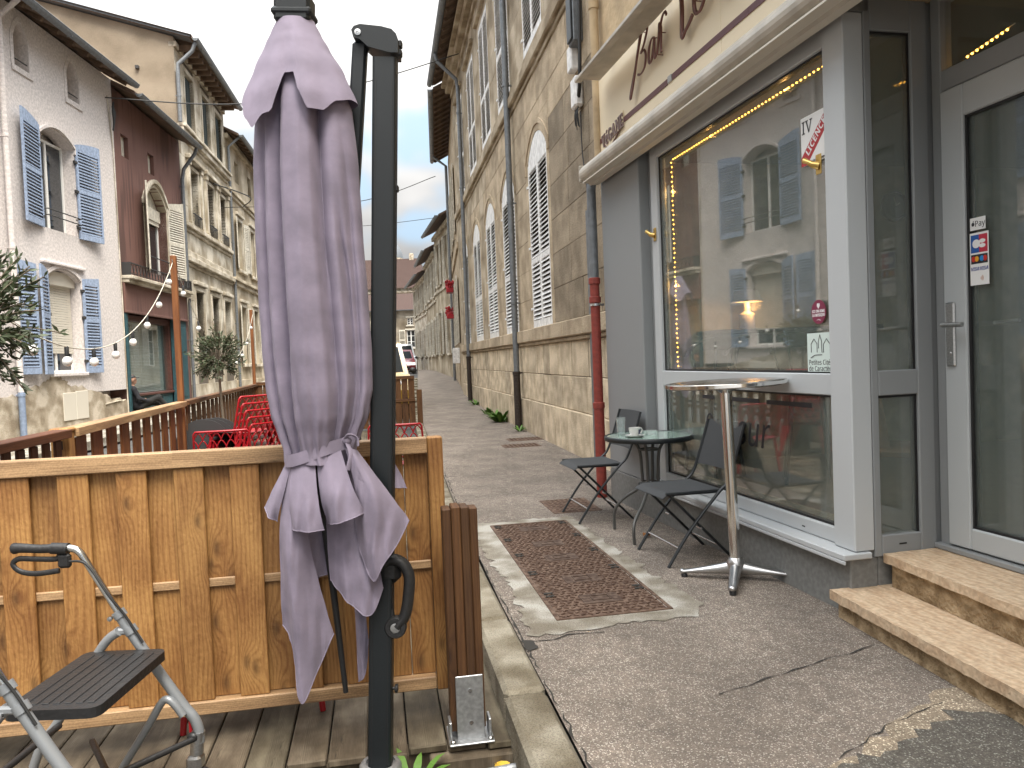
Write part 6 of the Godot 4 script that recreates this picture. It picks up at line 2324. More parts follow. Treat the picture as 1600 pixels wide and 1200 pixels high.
	o = thing("coffee_cup", "white espresso cup with a dark label on its saucer", "cup", top * at(-0.13, 0.006, 0.07, 20))
	mb = MB.new()
	mb.lathe([Vector2(0, 0), Vector2(0.024, 0), Vector2(0.027, 0.006), Vector2(0.040, 0.03), Vector2(0.043, 0.062), Vector2(0.040, 0.062), Vector2(0.037, 0.032), Vector2(0.0, 0.012)], 32)
	put(mb, "bowl", M.china, o)
	mb = MB.new()
	mb.tube(smooth_line([Vector3(0.04, 0.052, 0), Vector3(0.062, 0.052, 0), Vector3(0.068, 0.035, 0), Vector3(0.055, 0.02, 0), Vector3(0.034, 0.02, 0)], 4), 0.0045, 8)
	put(mb, "handle", M.china, o)
	mb = MB.new()
	mb.grid(4, 2, func(u, v): return Vector3(sin(0.3 + (u - 0.5) * 0.55) * (0.0395 + v * 0.0035), 0.018 + v * 0.032, cos(0.3 + (u - 0.5) * 0.55) * (0.0395 + v * 0.0035)))
	put(mb, "label", mat("navy print", lin(0.02, 0.025, 0.08), 0.4), o)
	o = thing("ashtray", "clear glass ashtray beside the coffee cup", "ashtray", top * at(0.02, 0, -0.02))
	mb = MB.new()
	mb.lathe([Vector2(0, 0), Vector2(0.045, 0), Vector2(0.05, 0.005), Vector2(0.052, 0.03), Vector2(0.046, 0.03), Vector2(0.042, 0.008), Vector2(0, 0.008)], 24)
	put(mb, "bowl", glass_mat("clear glass", 0.25, Color(0.8, 0.85, 0.83)), o)
	o = thing("tumbler", "empty clear drinking glass behind the coffee cup", "glass", top * at(-0.17, 0, -0.12))
	mb = MB.new()
	mb.lathe([Vector2(0, 0), Vector2(0.028, 0), Vector2(0.036, 0.13), Vector2(0.033, 0.13), Vector2(0.026, 0.008), Vector2(0, 0.008)], 24)
	put(mb, "glass", glass_mat("clear glass", 0.12, Color(0.8, 0.85, 0.85)), o)

func folding_chair(label: String, xf: Transform3D) -> Node3D:
	var o := thing("folding_chair", label, "chair", xf, "folding chairs by the bar")
	var tubem: Material = M.anth
	var mb := MB.new()
	for sx in [-1.0, 1.0]:
		mb = MB.new()
		mb.tube(smooth_line([Vector3(sx * 0.235, 0.0, 0.235), Vector3(sx * 0.235, 0.22, 0.08), Vector3(sx * 0.235, 0.42, -0.10), Vector3(sx * 0.235, 0.52, -0.19), Vector3(sx * 0.235, 0.84, -0.30)], 5), 0.013, 8, true, 0.7)
		put(mb, "back_post", tubem, o)
		mb = MB.new()
		mb.tube([Vector3(sx * 0.205, 0.0, -0.22), Vector3(sx * 0.205, 0.44, 0.21)], 0.013, 8, true, 0.7)
		put(mb, "leg", tubem, o)
		mb = MB.new()
		mb.tube([Vector3(sx * 0.215, 0.44, 0.225), Vector3(sx * 0.215, 0.435, -0.13)], 0.011, 8)
		put(mb, "seat_rail", tubem, o)
		mb = MB.new()
		mb.tube([Vector3(sx * 0.20, 0.225, 0.02), Vector3(sx * 0.255, 0.225, 0.02)], 0.007, 8)
		put(mb, "pivot", M.steel, o)
	mb = MB.new()
	mb.tube([Vector3(-0.235, 0.11, 0.16), Vector3(0.235, 0.11, 0.16)], 0.007, 8)
	put(mb, "stretcher", M.steel, o)
	mb = MB.new()
	mb.tube([Vector3(-0.205, 0.09, -0.135), Vector3(0.205, 0.09, -0.135)], 0.007, 8)
	put(mb, "stretcher", M.steel, o)
	mb = MB.new()
	mb.tube([Vector3(-0.215, 0.425, -0.12), Vector3(0.215, 0.425, -0.12)], 0.008, 8)
	put(mb, "stretcher", M.steel, o)
	mb = MB.new()
	var seat := func(u, v): return Vector3((u - 0.5) * 0.44, 0.448 - 0.018 * sin(PI * u) * sin(PI * v) - 0.03 * pow(maxf(v - 0.85, 0.0) / 0.15, 2.0), -0.14 + v * 0.39)
	mb.grid(10, 12, seat, false, true)
	mb.grid(10, 12, func(u, v): return (seat.call(u, v) as Vector3) - Vector3(0, 0.004, 0))
	put(mb, "seat", M.seatmesh, o)
	mb = MB.new()
	var back := func(u, v): return Vector3((u - 0.5) * 0.47, 0.55 + v * 0.29, -0.203 - v * 0.10 - 0.022 * sin(PI * u))
	mb.grid(12, 8, back)
	mb.grid(12, 8, func(u, v): return (back.call(u, v) as Vector3) - Vector3(0, 0, 0.004), false, true)
	put(mb, "backrest", M.seatmesh, o)
	return o

# ---------------------------------------------------------------- terrace
func boards(o: Node, a: Vector3, b: Vector3, w: float, gap: float, y0: float, y1: float, th: float, m: Material, called := "board") -> void:   # upright boards from a to b
	var d := b - a
	var l := d.length()
	d /= l
	var n := int(l / (w + gap))
	for k in n:
		var mb := MB.new()
		mb.col = Color.WHITE * rng.randf_range(0.78, 1.12)
		var c := a + d * ((k + 0.5) * l / n)
		mb.xf = Transform3D(Basis(d, Vector3.UP, d.cross(Vector3.UP)), Vector3(c.x, 0, c.z))
		mb.box(Vector3(0, (y0 + y1) / 2 + rng.randf_range(-0.004, 0.004), 0), Vector3(w, y1 - y0, th), 0.004)
		put(mb, called, m, o)

func rail(o: Node, a: Vector3, b: Vector3, w: float, h: float, m: Material, called := "rail") -> void:   # a plank whose grain follows its length
	var mb := MB.new()
	var l := a.distance_to(b)
	mb.col = Color.WHITE * rng.randf_range(0.92, 1.08)
	mb.box(Vector3.ZERO, Vector3(h, l, w), 0.004)
	var d := (b - a).normalized()
	var side := d.cross(Vector3.UP).normalized()
	var up := side.cross(d)
	put(mb, called, m, o, Transform3D(Basis(-up, d, side), (a + b) / 2))

func terrace() -> void:
	rng.seed = 81
	var o := thing("terrace_deck", "weathered grey plank deck of the terrace, laid beside the kerb", "deck", FK * at(0, -0.11, 0))
	var k := 0
	var x := 0.485
	while x > -2.6:
		var s := 2.77 + 0.015 * (k % 3) if x > -0.76 else 2.15
		var lens := [2.2 + 0.9 * (k % 3), 3.6, 3.6, 3.6, 3.6]
		for l in lens:
			var e := minf(s + l, 16.62)
			if e - s > 0.1:
				var mb := MB.new()
				mb.col = Color.WHITE * rng.randf_range(0.72, 1.12) * Color(1.0, 1.0 + rng.randf_range(-0.01, 0.05), 1.0)
				mb.bx(x - 0.138, x, -0.028, 0.0 + rng.randf_range(-0.002, 0.001), -e + 0.003, -s, 0.005)
				put(mb, "plank", M.deck, o)
			s = e
		x -= 0.1445
		k += 1
	var mb: MB
	for e in [[-0.74, 0.47, -0.088, -0.03, 2.82, 2.90], [0.13, 0.485, -0.085, -0.032, 2.74, 2.815], [-2.6, 0.47, -0.088, -0.03, 5.0, 5.06], [-2.6, 0.47, -0.088, -0.03, 11.0, 11.06], [-2.6, 0.47, -0.088, -0.03, 16.5, 16.56]]:
		mb = MB.new()
		mb.bx(e[0], e[1], e[2], e[3], -e[5], -e[4], 0.006)
		put(mb, "joist", M.deck, o)
	# front panel fence
	o = thing("panel_fence", "golden brown wooden panel fence across the front of the terrace", "fence", FK)
	var z := -3.05
	rail(o, Vector3(-1.70, 0.972, z), Vector3(0.184, 0.972, z), 0.060, 0.062, M.larch_pale)
	rail(o, Vector3(-1.70, 0.030, z), Vector3(0.184, 0.030, z), 0.060, 0.050, M.larch_pale)
	rail(o, Vector3(-1.70, 0.497, z - 0.0025), Vector3(0.184, 0.497, z - 0.0025), 0.0125, 0.034, M.larch_pale)
	for e in [[-1.76, -1.702], [0.186, 0.245]]:
		mb = MB.new()
		mb.bx(e[0], e[1], 0.0, 1.005, z - 0.032, z + 0.032, 0.005)
		put(mb, "stile", M.larch, o)
	for n in 9:
		var bx0 := -0.96 + (n - 4) * 0.20
		if bx0 < -1.69 or bx0 + 0.102 > 0.1:
			continue
		mb = MB.new()
		mb.col = Color.WHITE * rng.randf_range(0.86, 1.10)
		mb.bx(bx0, bx0 + 0.106, 0.056, 0.940, z + 0.0045, z + 0.0185, 0.003)
		put(mb, "board", M.larch, o)
	for n in 12:
		var bx0 := -0.86 + (n - 4) * 0.20
		if bx0 < -1.70 or bx0 > 0.16:
			continue
		mb = MB.new()
		mb.col = Color.WHITE * rng.randf_range(0.80, 1.02)
		mb.bx(bx0 - 0.048, minf(bx0 + 0.1485, 0.185), 0.056, 0.940, z - 0.0230, z - 0.0090, 0.003)
		put(mb, "board", M.larch, o)
	# post in a galvanised shoe
	o = thing("shoe_post", "short brown laminated post in a galvanised shoe at the fence's right end", "post", FK * at(0.005, -0.11, -0.165))
	for n in 4:
		mb = MB.new()
		mb.col = Color.WHITE * [0.72, 0.9, 0.58, 0.78][n]
		mb.bx(0.212 + n * 0.033, 0.244 + n * 0.033, 0.03, 0.865 + [0.0, 0.008, 0.004, -0.004][n], -2.735, -2.655 + [0.0, 0.012, 0.006, -0.01][n], 0.004)
		put(mb, "lamella", M.wood_brown, o)
	mb = MB.new()
	mb.bx(0.232, 0.334, 0.0, 0.245, -2.639, -2.634, 0.002)
	mb.bx(0.232, 0.334, 0.0, 0.245, -2.745, -2.740, 0.002)
	mb.bx(0.200, 0.366, 0.001, 0.008, -2.76, -2.60, 0.002)
	for e in [0.203, 0.350]:
		mb.bx(e, e + 0.010, 0.008, 0.075, -2.70, -2.634, 0.002)
	put(mb, "shoe", M.galv, o)
	mb = MB.new()
	for e in [[0.214, -2.615], [0.352, -2.615]]:
		mb.xf = Transform3D(Basis(), Vector3(e[0], 0.008, e[1]))
		mb.lathe([Vector2(0.011, 0), Vector2(0.011, 0.008), Vector2(0.006, 0.012), Vector2(0, 0.012)], 8)
	mb.xf = Transform3D()
	for e in [[0.285, 0.19], [0.285, 0.07]]:
		mb.tube([Vector3(e[0], e[1], -2.636), Vector3(e[0], e[1], -2.630)], 0.008, 8)
	stuff(put(mb, "bolt", M.steel, o))
	# side fences
	var c0 := Vector3(-1.84, 0, -3.2)
	var c1 := Vector3(-1.82, 0, -4.88)
	var c2 := Vector3(-2.02, 0, -8.55)
	var c3 := Vector3(-2.44, 0, -16.45)
	var c4 := Vector3(0.80, 0, -16.5)
	o = thing("side_fence", "dark stained slatted fence behind the olive tree, left end of the terrace", "fence", FK)
	boards(o, c0, c1, 0.080, 0.070, -0.06, 0.93, 0.018, M.wood_dark)
	rail(o, c0 + Vector3(0, 0.965, 0), c1 + Vector3(0, 0.965, 0), 0.11, 0.05, M.wood_dark, "cap_rail")
	rail(o, c0 + Vector3(-0.02, 0.25, 0), c1 + Vector3(-0.02, 0.25, 0), 0.02, 0.06, M.wood_dark)
	o = thing("fence_post", "square light brown fence post with a cap on the terrace's street side", "post", FK * at(-1.845, 0, -4.95, 2))
	mb = MB.new()
	mb.bx(-0.05, 0.05, -0.11, 0.97, -0.05, 0.05, 0.006)
	put(mb, "shaft", M.larch, o)
	mb = MB.new()
	mb.bx(-0.058, 0.058, 0.97, 0.995, -0.058, 0.058, 0.008)
	put(mb, "cap", M.larch, o)
	mb = MB.new()
	mb.bx(-0.015, 0.015, 0.87, 0.92, 0.05, 0.053)
	put(mb, "tag", M.black, o)
	o = thing("side_fence", "reddish brown slatted fence with light cap rail on the terrace's street side", "fence", FK)
	boards(o, c1 + Vector3(-0.01, 0, -0.14), c2, 0.22, 0.13, -0.06, 0.925, 0.018, M.larch_red)
	rail(o, c1 + Vector3(-0.01, 0.962, -0.13), c2 + Vector3(0, 0.962, 0), 0.11, 0.055, M.larch_pale, "cap_rail")
	rail(o, c1 + Vector3(-0.03, 0.25, -0.14), c2 + Vector3(-0.02, 0.25, 0), 0.02, 0.06, M.larch_red)
	o = thing("light_pole", "tall thin brown pole carrying the string lights on the terrace fence", "pole", FK * at(-2.04, 0, -8.62, 3))
	mb = MB.new()
	mb.bx(-0.03, 0.03, -0.11, 2.52, -0.035, 0.035, 0.004)
	put(mb, "shaft", M.larch_red, o)
	mb = MB.new()
	mb.tube([Vector3(0, 2.45, 0.035), Vector3(0, 2.45, 0.06), Vector3(0, 2.47, 0.07)], 0.006, 6)
	put(mb, "hook", M.steel, o)
	o = thing("side_fence", "brown slatted fence behind the red chairs, far part of the street side", "fence", FK)
	boards(o, c2 + Vector3(0, 0, -0.12), c3, 0.20, 0.15, -0.06, 0.93, 0.018, M.wood_brown)
	rail(o, c2 + Vector3(0, 0.965, -0.12), c3 + Vector3(0, 0.965, 0), 0.10, 0.05, M.wood_brown, "cap_rail")
	rail(o, c2 + Vector3(-0.02, 0.25, -0.12), c3 + Vector3(-0.02, 0.25, 0), 0.02, 0.06, M.wood_brown)
	o = thing("end_fence", "brown plank fence closing the far end of the terrace", "fence", FK)
	boards(o, c3, c4, 0.13, 0.006, -0.06, 0.99, 0.018, M.wood_brown)
	rail(o, c3 + Vector3(0, 0.985, 0.02), c4 + Vector3(0, 0.985, 0.02), 0.03, 0.07, M.wood_brown)
	rail(o, c3 + Vector3(0, 0.50, 0.02), c4 + Vector3(0, 0.50, 0.02), 0.02, 0.06, M.wood_brown)
	o = thing("end_post", "short brown post at the far end of the terrace beside the kerb", "post", FK * at(0.89, 0, -16.45))
	mb = MB.new()
	mb.bx(-0.055, 0.055, -0.1, 0.72, -0.055, 0.055, 0.006)
	put(mb, "shaft", M.wood_brown, o)
	# chairs and tables
	var ch := red_chair("single red web backed chair nearest behind the panel fence", FK * at(-1.52, -0.11, -8.1, 184))
	copy(ch, "red web backed chair seen right of the dark parasol pole", FK * at(0.17, -0.11, -7.72, 178))
	copy(ch, "red chair whose top edge just shows over the left of the panel fence", FK * at(-1.45, -0.11, -5.65, 90))
	copy(ch, "red chair hidden behind the panel fence, its leg showing under the bottom rail", FK * at(-0.57, -0.11, -3.40, 8))
	var names := ["lowest", "second", "third", "fourth", "topmost"]
	for n in 5:
		copy(ch, "%s red chair of the stack behind the panel fence" % names[n], FK * Transform3D(Basis(Vector3.UP, deg_to_rad(232.0)), Vector3(-1.40 - 0.022 * n, -0.11 + 0.075 * n, -8.85 + 0.016 * n)))
	o = thing("terrace_table", "round pale terrace table beside the stack of red chairs", "table", FK * at(-0.85, -0.09, -6.3))
	mb = MB.new()
	mb.lathe([Vector2(0, 0.70), Vector2(0.33, 0.70), Vector2(0.335, 0.71), Vector2(0.335, 0.722), Vector2(0.33, 0.728), Vector2(0, 0.728)], 40)
	put(mb, "tabletop", M.alu_dull, o)
	mb = MB.new()
	mb.lathe([Vector2(0, 0), Vector2(0.2, 0), Vector2(0.2, 0.015), Vector2(0.03, 0.035), Vector2(0.03, 0.70)], 24)
	put(mb, "column", M.alu_dull, o)
	for n in 3:
		o = thing("folded_table", ["nearest", "middle", "rearmost"][n] + " of three black round tabletops tipped up beside the small olive tree", "table", FK * Transform3D(Basis(Vector3.UP, deg_to_rad(20)) * Basis(Vector3.RIGHT, deg_to_rad(-10)), Vector3(-1.86 + 0.05 * n, -0.11, -8.75 - 0.10 * n)))
		mb = MB.new()
		mb.xf = Transform3D(Basis(Vector3.RIGHT, PI / 2), Vector3(0.0, 0.60, 0.06))
		mb.lathe([Vector2(0, 0), Vector2(0.28, 0), Vector2(0.285, 0.01), Vector2(0.28, 0.022), Vector2(0, 0.022)], 36)
		put(mb, "tabletop", M.black, o)
		mb = MB.new()
		mb.tube([Vector3(0, 0.62, 0.04), Vector3(0, 0.03, 0.0)], 0.022, 10)
		put(mb, "column", M.anth, o)
		mb = MB.new()
		mb.bx(-0.2, 0.2, 0.0, 0.03, -0.025, 0.025, 0.006)
		mb.bx(-0.025, 0.025, 0.001, 0.031, -0.16, 0.16, 0.006)
		put(mb, "foot", M.anth, o)
	# string lights along the fence
	strand("string lights hanging from the brown pole to the near olive tree", FK * Vector3(-2.04, 2.46, -8.60), FK * Vector3(-1.72, 1.72, -3.6), 0.56, 9)
	strand("string lights hanging from the brown pole towards the far end of the terrace", FK * Vector3(-2.04, 2.46, -8.64), FK * Vector3(-2.40, 2.40, -16.3), 0.98, 9)
	o = thing("string_post", "thin brown pole at the far corner of the terrace carrying string lights", "pole", FK * at(-2.44, 0, -16.35))
	mb = MB.new()
	mb.bx(-0.03, 0.03, -0.11, 2.5, -0.03, 0.03, 0.004)
	put(mb, "shaft", M.larch_red, o)

func strand(label: String, a: Vector3, b: Vector3, sag: float, n: int) -> void:
	var o := thing("string_lights", label, "string lights")
	var pts := []
	for k in 33:
		var t := k / 32.0
		pts.append(a.lerp(b, t) - Vector3(0, sag * 4.0 * t * (1.0 - t), 0))
	var mb := MB.new()
	mb.tube(pts, 0.004, 6)
	put(mb, "wire", M.offwhite, o)
	var sock := MB.new()
	sock.lathe([Vector2(0, -0.06), Vector2(0.012, -0.06), Vector2(0.013, 0.0), Vector2(0.007, 0.008), Vector2(0, 0.008)], 10)
	var sm := sock.mesh()
	var gl := MB.new()
	gl.ball(Vector3(0, -0.083, 0), Vector3(0.028, 0.031, 0.028), 14, 10)
	var gm := gl.mesh()
	var gmat := mat("frosted bulb glass", lin(0.82, 0.82, 0.80), 0.15, {"coat": 0.5})
	for k in n:
		var t := (k + 0.5) / n
		var p := a.lerp(b, t) - Vector3(0, sag * 4.0 * t * (1.0 - t) + 0.004, 0)
		var s := inst(sm, "socket", M.black, o, Transform3D(Basis(), p))
		inst(gm, "bulb", gmat, s)

func red_chair(label: String, xf: Transform3D) -> Node3D:   # faces +z
	var o := thing("red_chair", label, "chair", xf, "red terrace chairs")
	var back := func(u: float, v: float) -> Vector3: return Vector3((u - 0.5) * (0.54 - 0.04 * v), 0.44 + v * 0.38, -0.20 - v * 0.09 - 0.035 * sin(PI * u) * (1.0 - 0.3 * v))
	var mb := MB.new()
	var edge := []
	for k in 33:
		var t := k / 32.0
		if t < 0.3:
			edge.append(back.call(0.0, t / 0.3))
		elif t < 0.7:
			edge.append(back.call((t - 0.3) / 0.4, 1.0))
		else:
			edge.append(back.call(1.0, (1.0 - t) / 0.3))
	mb.tube(edge, 0.011, 6)
	put(mb, "back_frame", M.red, o)
	mb = MB.new()
	for row in 5:   # web of scalloped cells
		for k in 6:
			var u0 := (k + (0.5 if row % 2 else 0.0)) / 6.0
			var line := []
			for q in 7:
				var t := q / 6.0
				line.append(back.call(clampf(u0 + t / 6.0, 0.0, 1.0), clampf((row + 0.15 + 0.85 * sin(PI * t)) / 5.2, 0.0, 1.0)))
			mb.tube(line, 0.0065, 5, false)
			mb.tube([back.call(clampf(u0 + 1.0 / 12.0, 0.0, 1.0), clampf((row + 1.0) / 5.2, 0, 1)), back.call(clampf(u0 + 1.0 / 12.0 + 0.015, 0.0, 1.0), clampf((row + 1.35) / 5.2, 0, 1))], 0.0065, 5, false)
	put(mb, "back_web", M.red, o)
	mb = MB.new()
	mb.grid(10, 10, func(u, v): return Vector3((u - 0.5) * 0.52, 0.445 - 0.02 * sin(PI * u) - 0.03 * pow(v, 6.0), -0.21 + v * 0.43), false, true)
	mb.grid(10, 10, func(u, v): return Vector3((u - 0.5) * 0.52, 0.431 - 0.02 * sin(PI * u) - 0.03 * pow(v, 6.0), -0.21 + v * 0.43))
	put(mb, "seat", M.red, o)
	for e in [[-1, -1], [1, -1], [-1, 1], [1, 1]]:
		mb = MB.new()
		mb.tube([Vector3(e[0] * 0.23, 0.44, e[1] * 0.18), Vector3(e[0] * 0.265, 0.0, e[1] * 0.235)], [0.017, 0.012], 8)
		put(mb, "leg", M.red, o)
	return o

# ---------------------------------------------------------------- parasol
const UK := 0.00223

func ul(px: float, py: float, z := 0.0) -> Vector3:   # drawing grid of the parasol's pole and arm, to metres above its foot; z in centimetres
	var n := 1187.0 - py
	return Vector3((px - 602.0) * UK, n * (0.002305 - 0.0000000585 * n), z * 0.01)

func cl(px: float, py: float, z := 0.0) -> Vector3:   # the same for its cloth
	var n := 1187.0 - py
	return Vector3((px - 602.0) * 0.00215 + 0.0158, n * (0.002219 - 0.0000000563 * n) + 0.053, z * 0.01)

func lookup(t: Array, x: float) -> Array:
	for i in t.size() - 1:
		if x <= t[i + 1][0]:
			var f := clampf((x - t[i][0]) / (t[i + 1][0] - t[i][0]), 0, 1)
			f = lerpf(f, smoothstep(0, 1, f), 0.4)
			var r := []
			for k in range(1, t[i].size()):
				r.append(lerpf(t[i][k], t[i + 1][k], f))
			return r
	return (t[t.size() - 1] as Array).slice(1)

func flap(o: Node, cols: Array, seam := true) -> void:   # a hanging sheet through columns of points, top to bottom
	var nv := 14
	var rows := []
	for c in cols:
		var p := []
		for q in c:
			p.append(cl(q[0], q[1], q[2]))
		rows.append(smooth_line(p, nv / (p.size() - 1)))
	var m: int = rows[0].size()
	var lines := []
	for j in m:
		var p := []
		for r in rows:
			p.append(r[j])
		lines.append(smooth_line(p, 8) if p.size() > 2 else smooth_line([p[0], p[0].lerp(p[1], 0.5), p[1]], 8))
	var w: int = lines[0].size() - 1
	var f := fnl(int(cols[0][0][0]), 3.0, 2)
	var pos := func(u: float, v: float) -> Vector3:
		var p: Vector3 = lines[int(round(v * (m - 1)))][int(round(u * w))]
		return p + Vector3(0, 0, f.get_noise_2d(p.x * 8.0, p.y * 1.5) * 0.016 * v)
	var mb := MB.new()
	mb.grid(w, m - 1, pos, false, true)
	mb.grid(w, m - 1, func(u, v): return (pos.call(u, v) as Vector3) - Vector3(0, 0, 0.0016))
	var s := put(mb, "canopy_flap", M.cloth, o)
	if seam:
		mb = MB.new()
		var hem := []
		for i in w + 1:
			hem.append((pos.call(float(i) / w, 1.0) as Vector3) + Vector3(0, 0.0, -0.0008))
		mb.tube(hem, 0.0022, 6)
		put(mb, "hem", M.cloth, s)

func closed_canopy(o: Node, body: Array, cap: Array, hem: Array, nu: int, nv: int) -> void:
	var y0: float = body[0][0]
	var y1: float = body[body.size() - 1][0]
	var mb := MB.new()
	var f := fnl(91, 1.0, 3)
	# folds down the front: where they start and end across the width, depth, softness to the right and left, how far down they begin
	var folds := [[-0.30, -0.46, -0.075, 0.035, 0.20, 0.0], [-0.74, -0.68, -0.045, 0.03, 0.12, 0.15], [0.36, 0.40, -0.065, 0.16, 0.03, 0.0], [0.62, 0.68, -0.055, 0.10, 0.03, 0.35], [0.02, 0.03, 0.022, 0.25, 0.25, 0.1], [0.78, 0.80, -0.03, 0.08, 0.04, 0.2], [-0.10, 0.10, -0.012, 0.05, 0.10, 0.55], [-0.55, -0.20, -0.015, 0.06, 0.08, 0.6]]
	mb.grid(nu, nv, func(u, v):
		var py := lerpf(y0, y1, v)
		var lr := lookup(body, py)
		var c: float = (lr[0] + lr[1]) / 2
		var hw: float = (lr[1] - lr[0]) / 2 * UK
		var th: float = TAU * u
		var ph: float = th * 3.0 + 0.55 * sin(th * 2.0 + 1.0)
		var near := smoothstep(0.82, 1.0, v)
		var g: float = sin(th * 19.0 + 3.0 * f.get_noise_2d(py * 0.006, cos(th) * 2.0))
		var r: float = 1.0 + near * 0.05 * g + 0.010 * f.get_noise_2d(cos(th) * 2.0 + 9.0, py * 0.006 + sin(th) * 2.0)
		var t := cos(th)
		var dz := 0.0
		if sin(th) < 0.0:
			r += 0.09 * (pow(absf(sin(ph)), 0.8) * 1.7 - 1.0) * smoothstep(0.0, 0.3, v) * -sin(th)
		else:
			for q in folds:
				var c0 := lerpf(q[0], q[1], v) + 0.035 * sin(v * 5.0 + q[0] * 7.0)
				var e: float = t - c0
				var wd: float = q[3] if e > 0.0 else q[4]
				dz += q[2] * exp(-pow(absf(e) / wd, 1.25)) * smoothstep(q[5], q[5] + 0.25, v) * (1.0 - 0.35 * near)
			dz *= smoothstep(0.0, 0.25, sin(th))
		return cl(c, py, 6.0) + Vector3(t * hw * minf(r, 1.08), 0, sin(th) * hw * 0.72 * r + dz), true)
	put(mb, "canopy", M.cloth, o)
	mb = MB.new()
	mb.grid(nu, 22, func(u, v):
		var th: float = TAU * u
		var t: float = 2.0 * u
		var low: float = lookup(hem, t)[0]
		var py := lerpf(18.0, low, v)
		var lr := lookup(cap, py)
		var c: float = (lr[0] + lr[1]) / 2
		var hw: float = (lr[1] - lr[0]) / 2 * UK
		var a := sin(th * 5.0 + 1.0) * 0.5 + sin(th * 9.0 + 2.3) * 0.35 + sin(th * 3.0) * 0.4
		var r: float = 1.0 + 0.10 * v * a
		return cl(c, py, 6.0) + Vector3(cos(th) * hw * minf(r, 1.06), 0, sin(th) * hw * 0.82 * r), true)
	put(mb, "wind_vent", M.cloth, o)

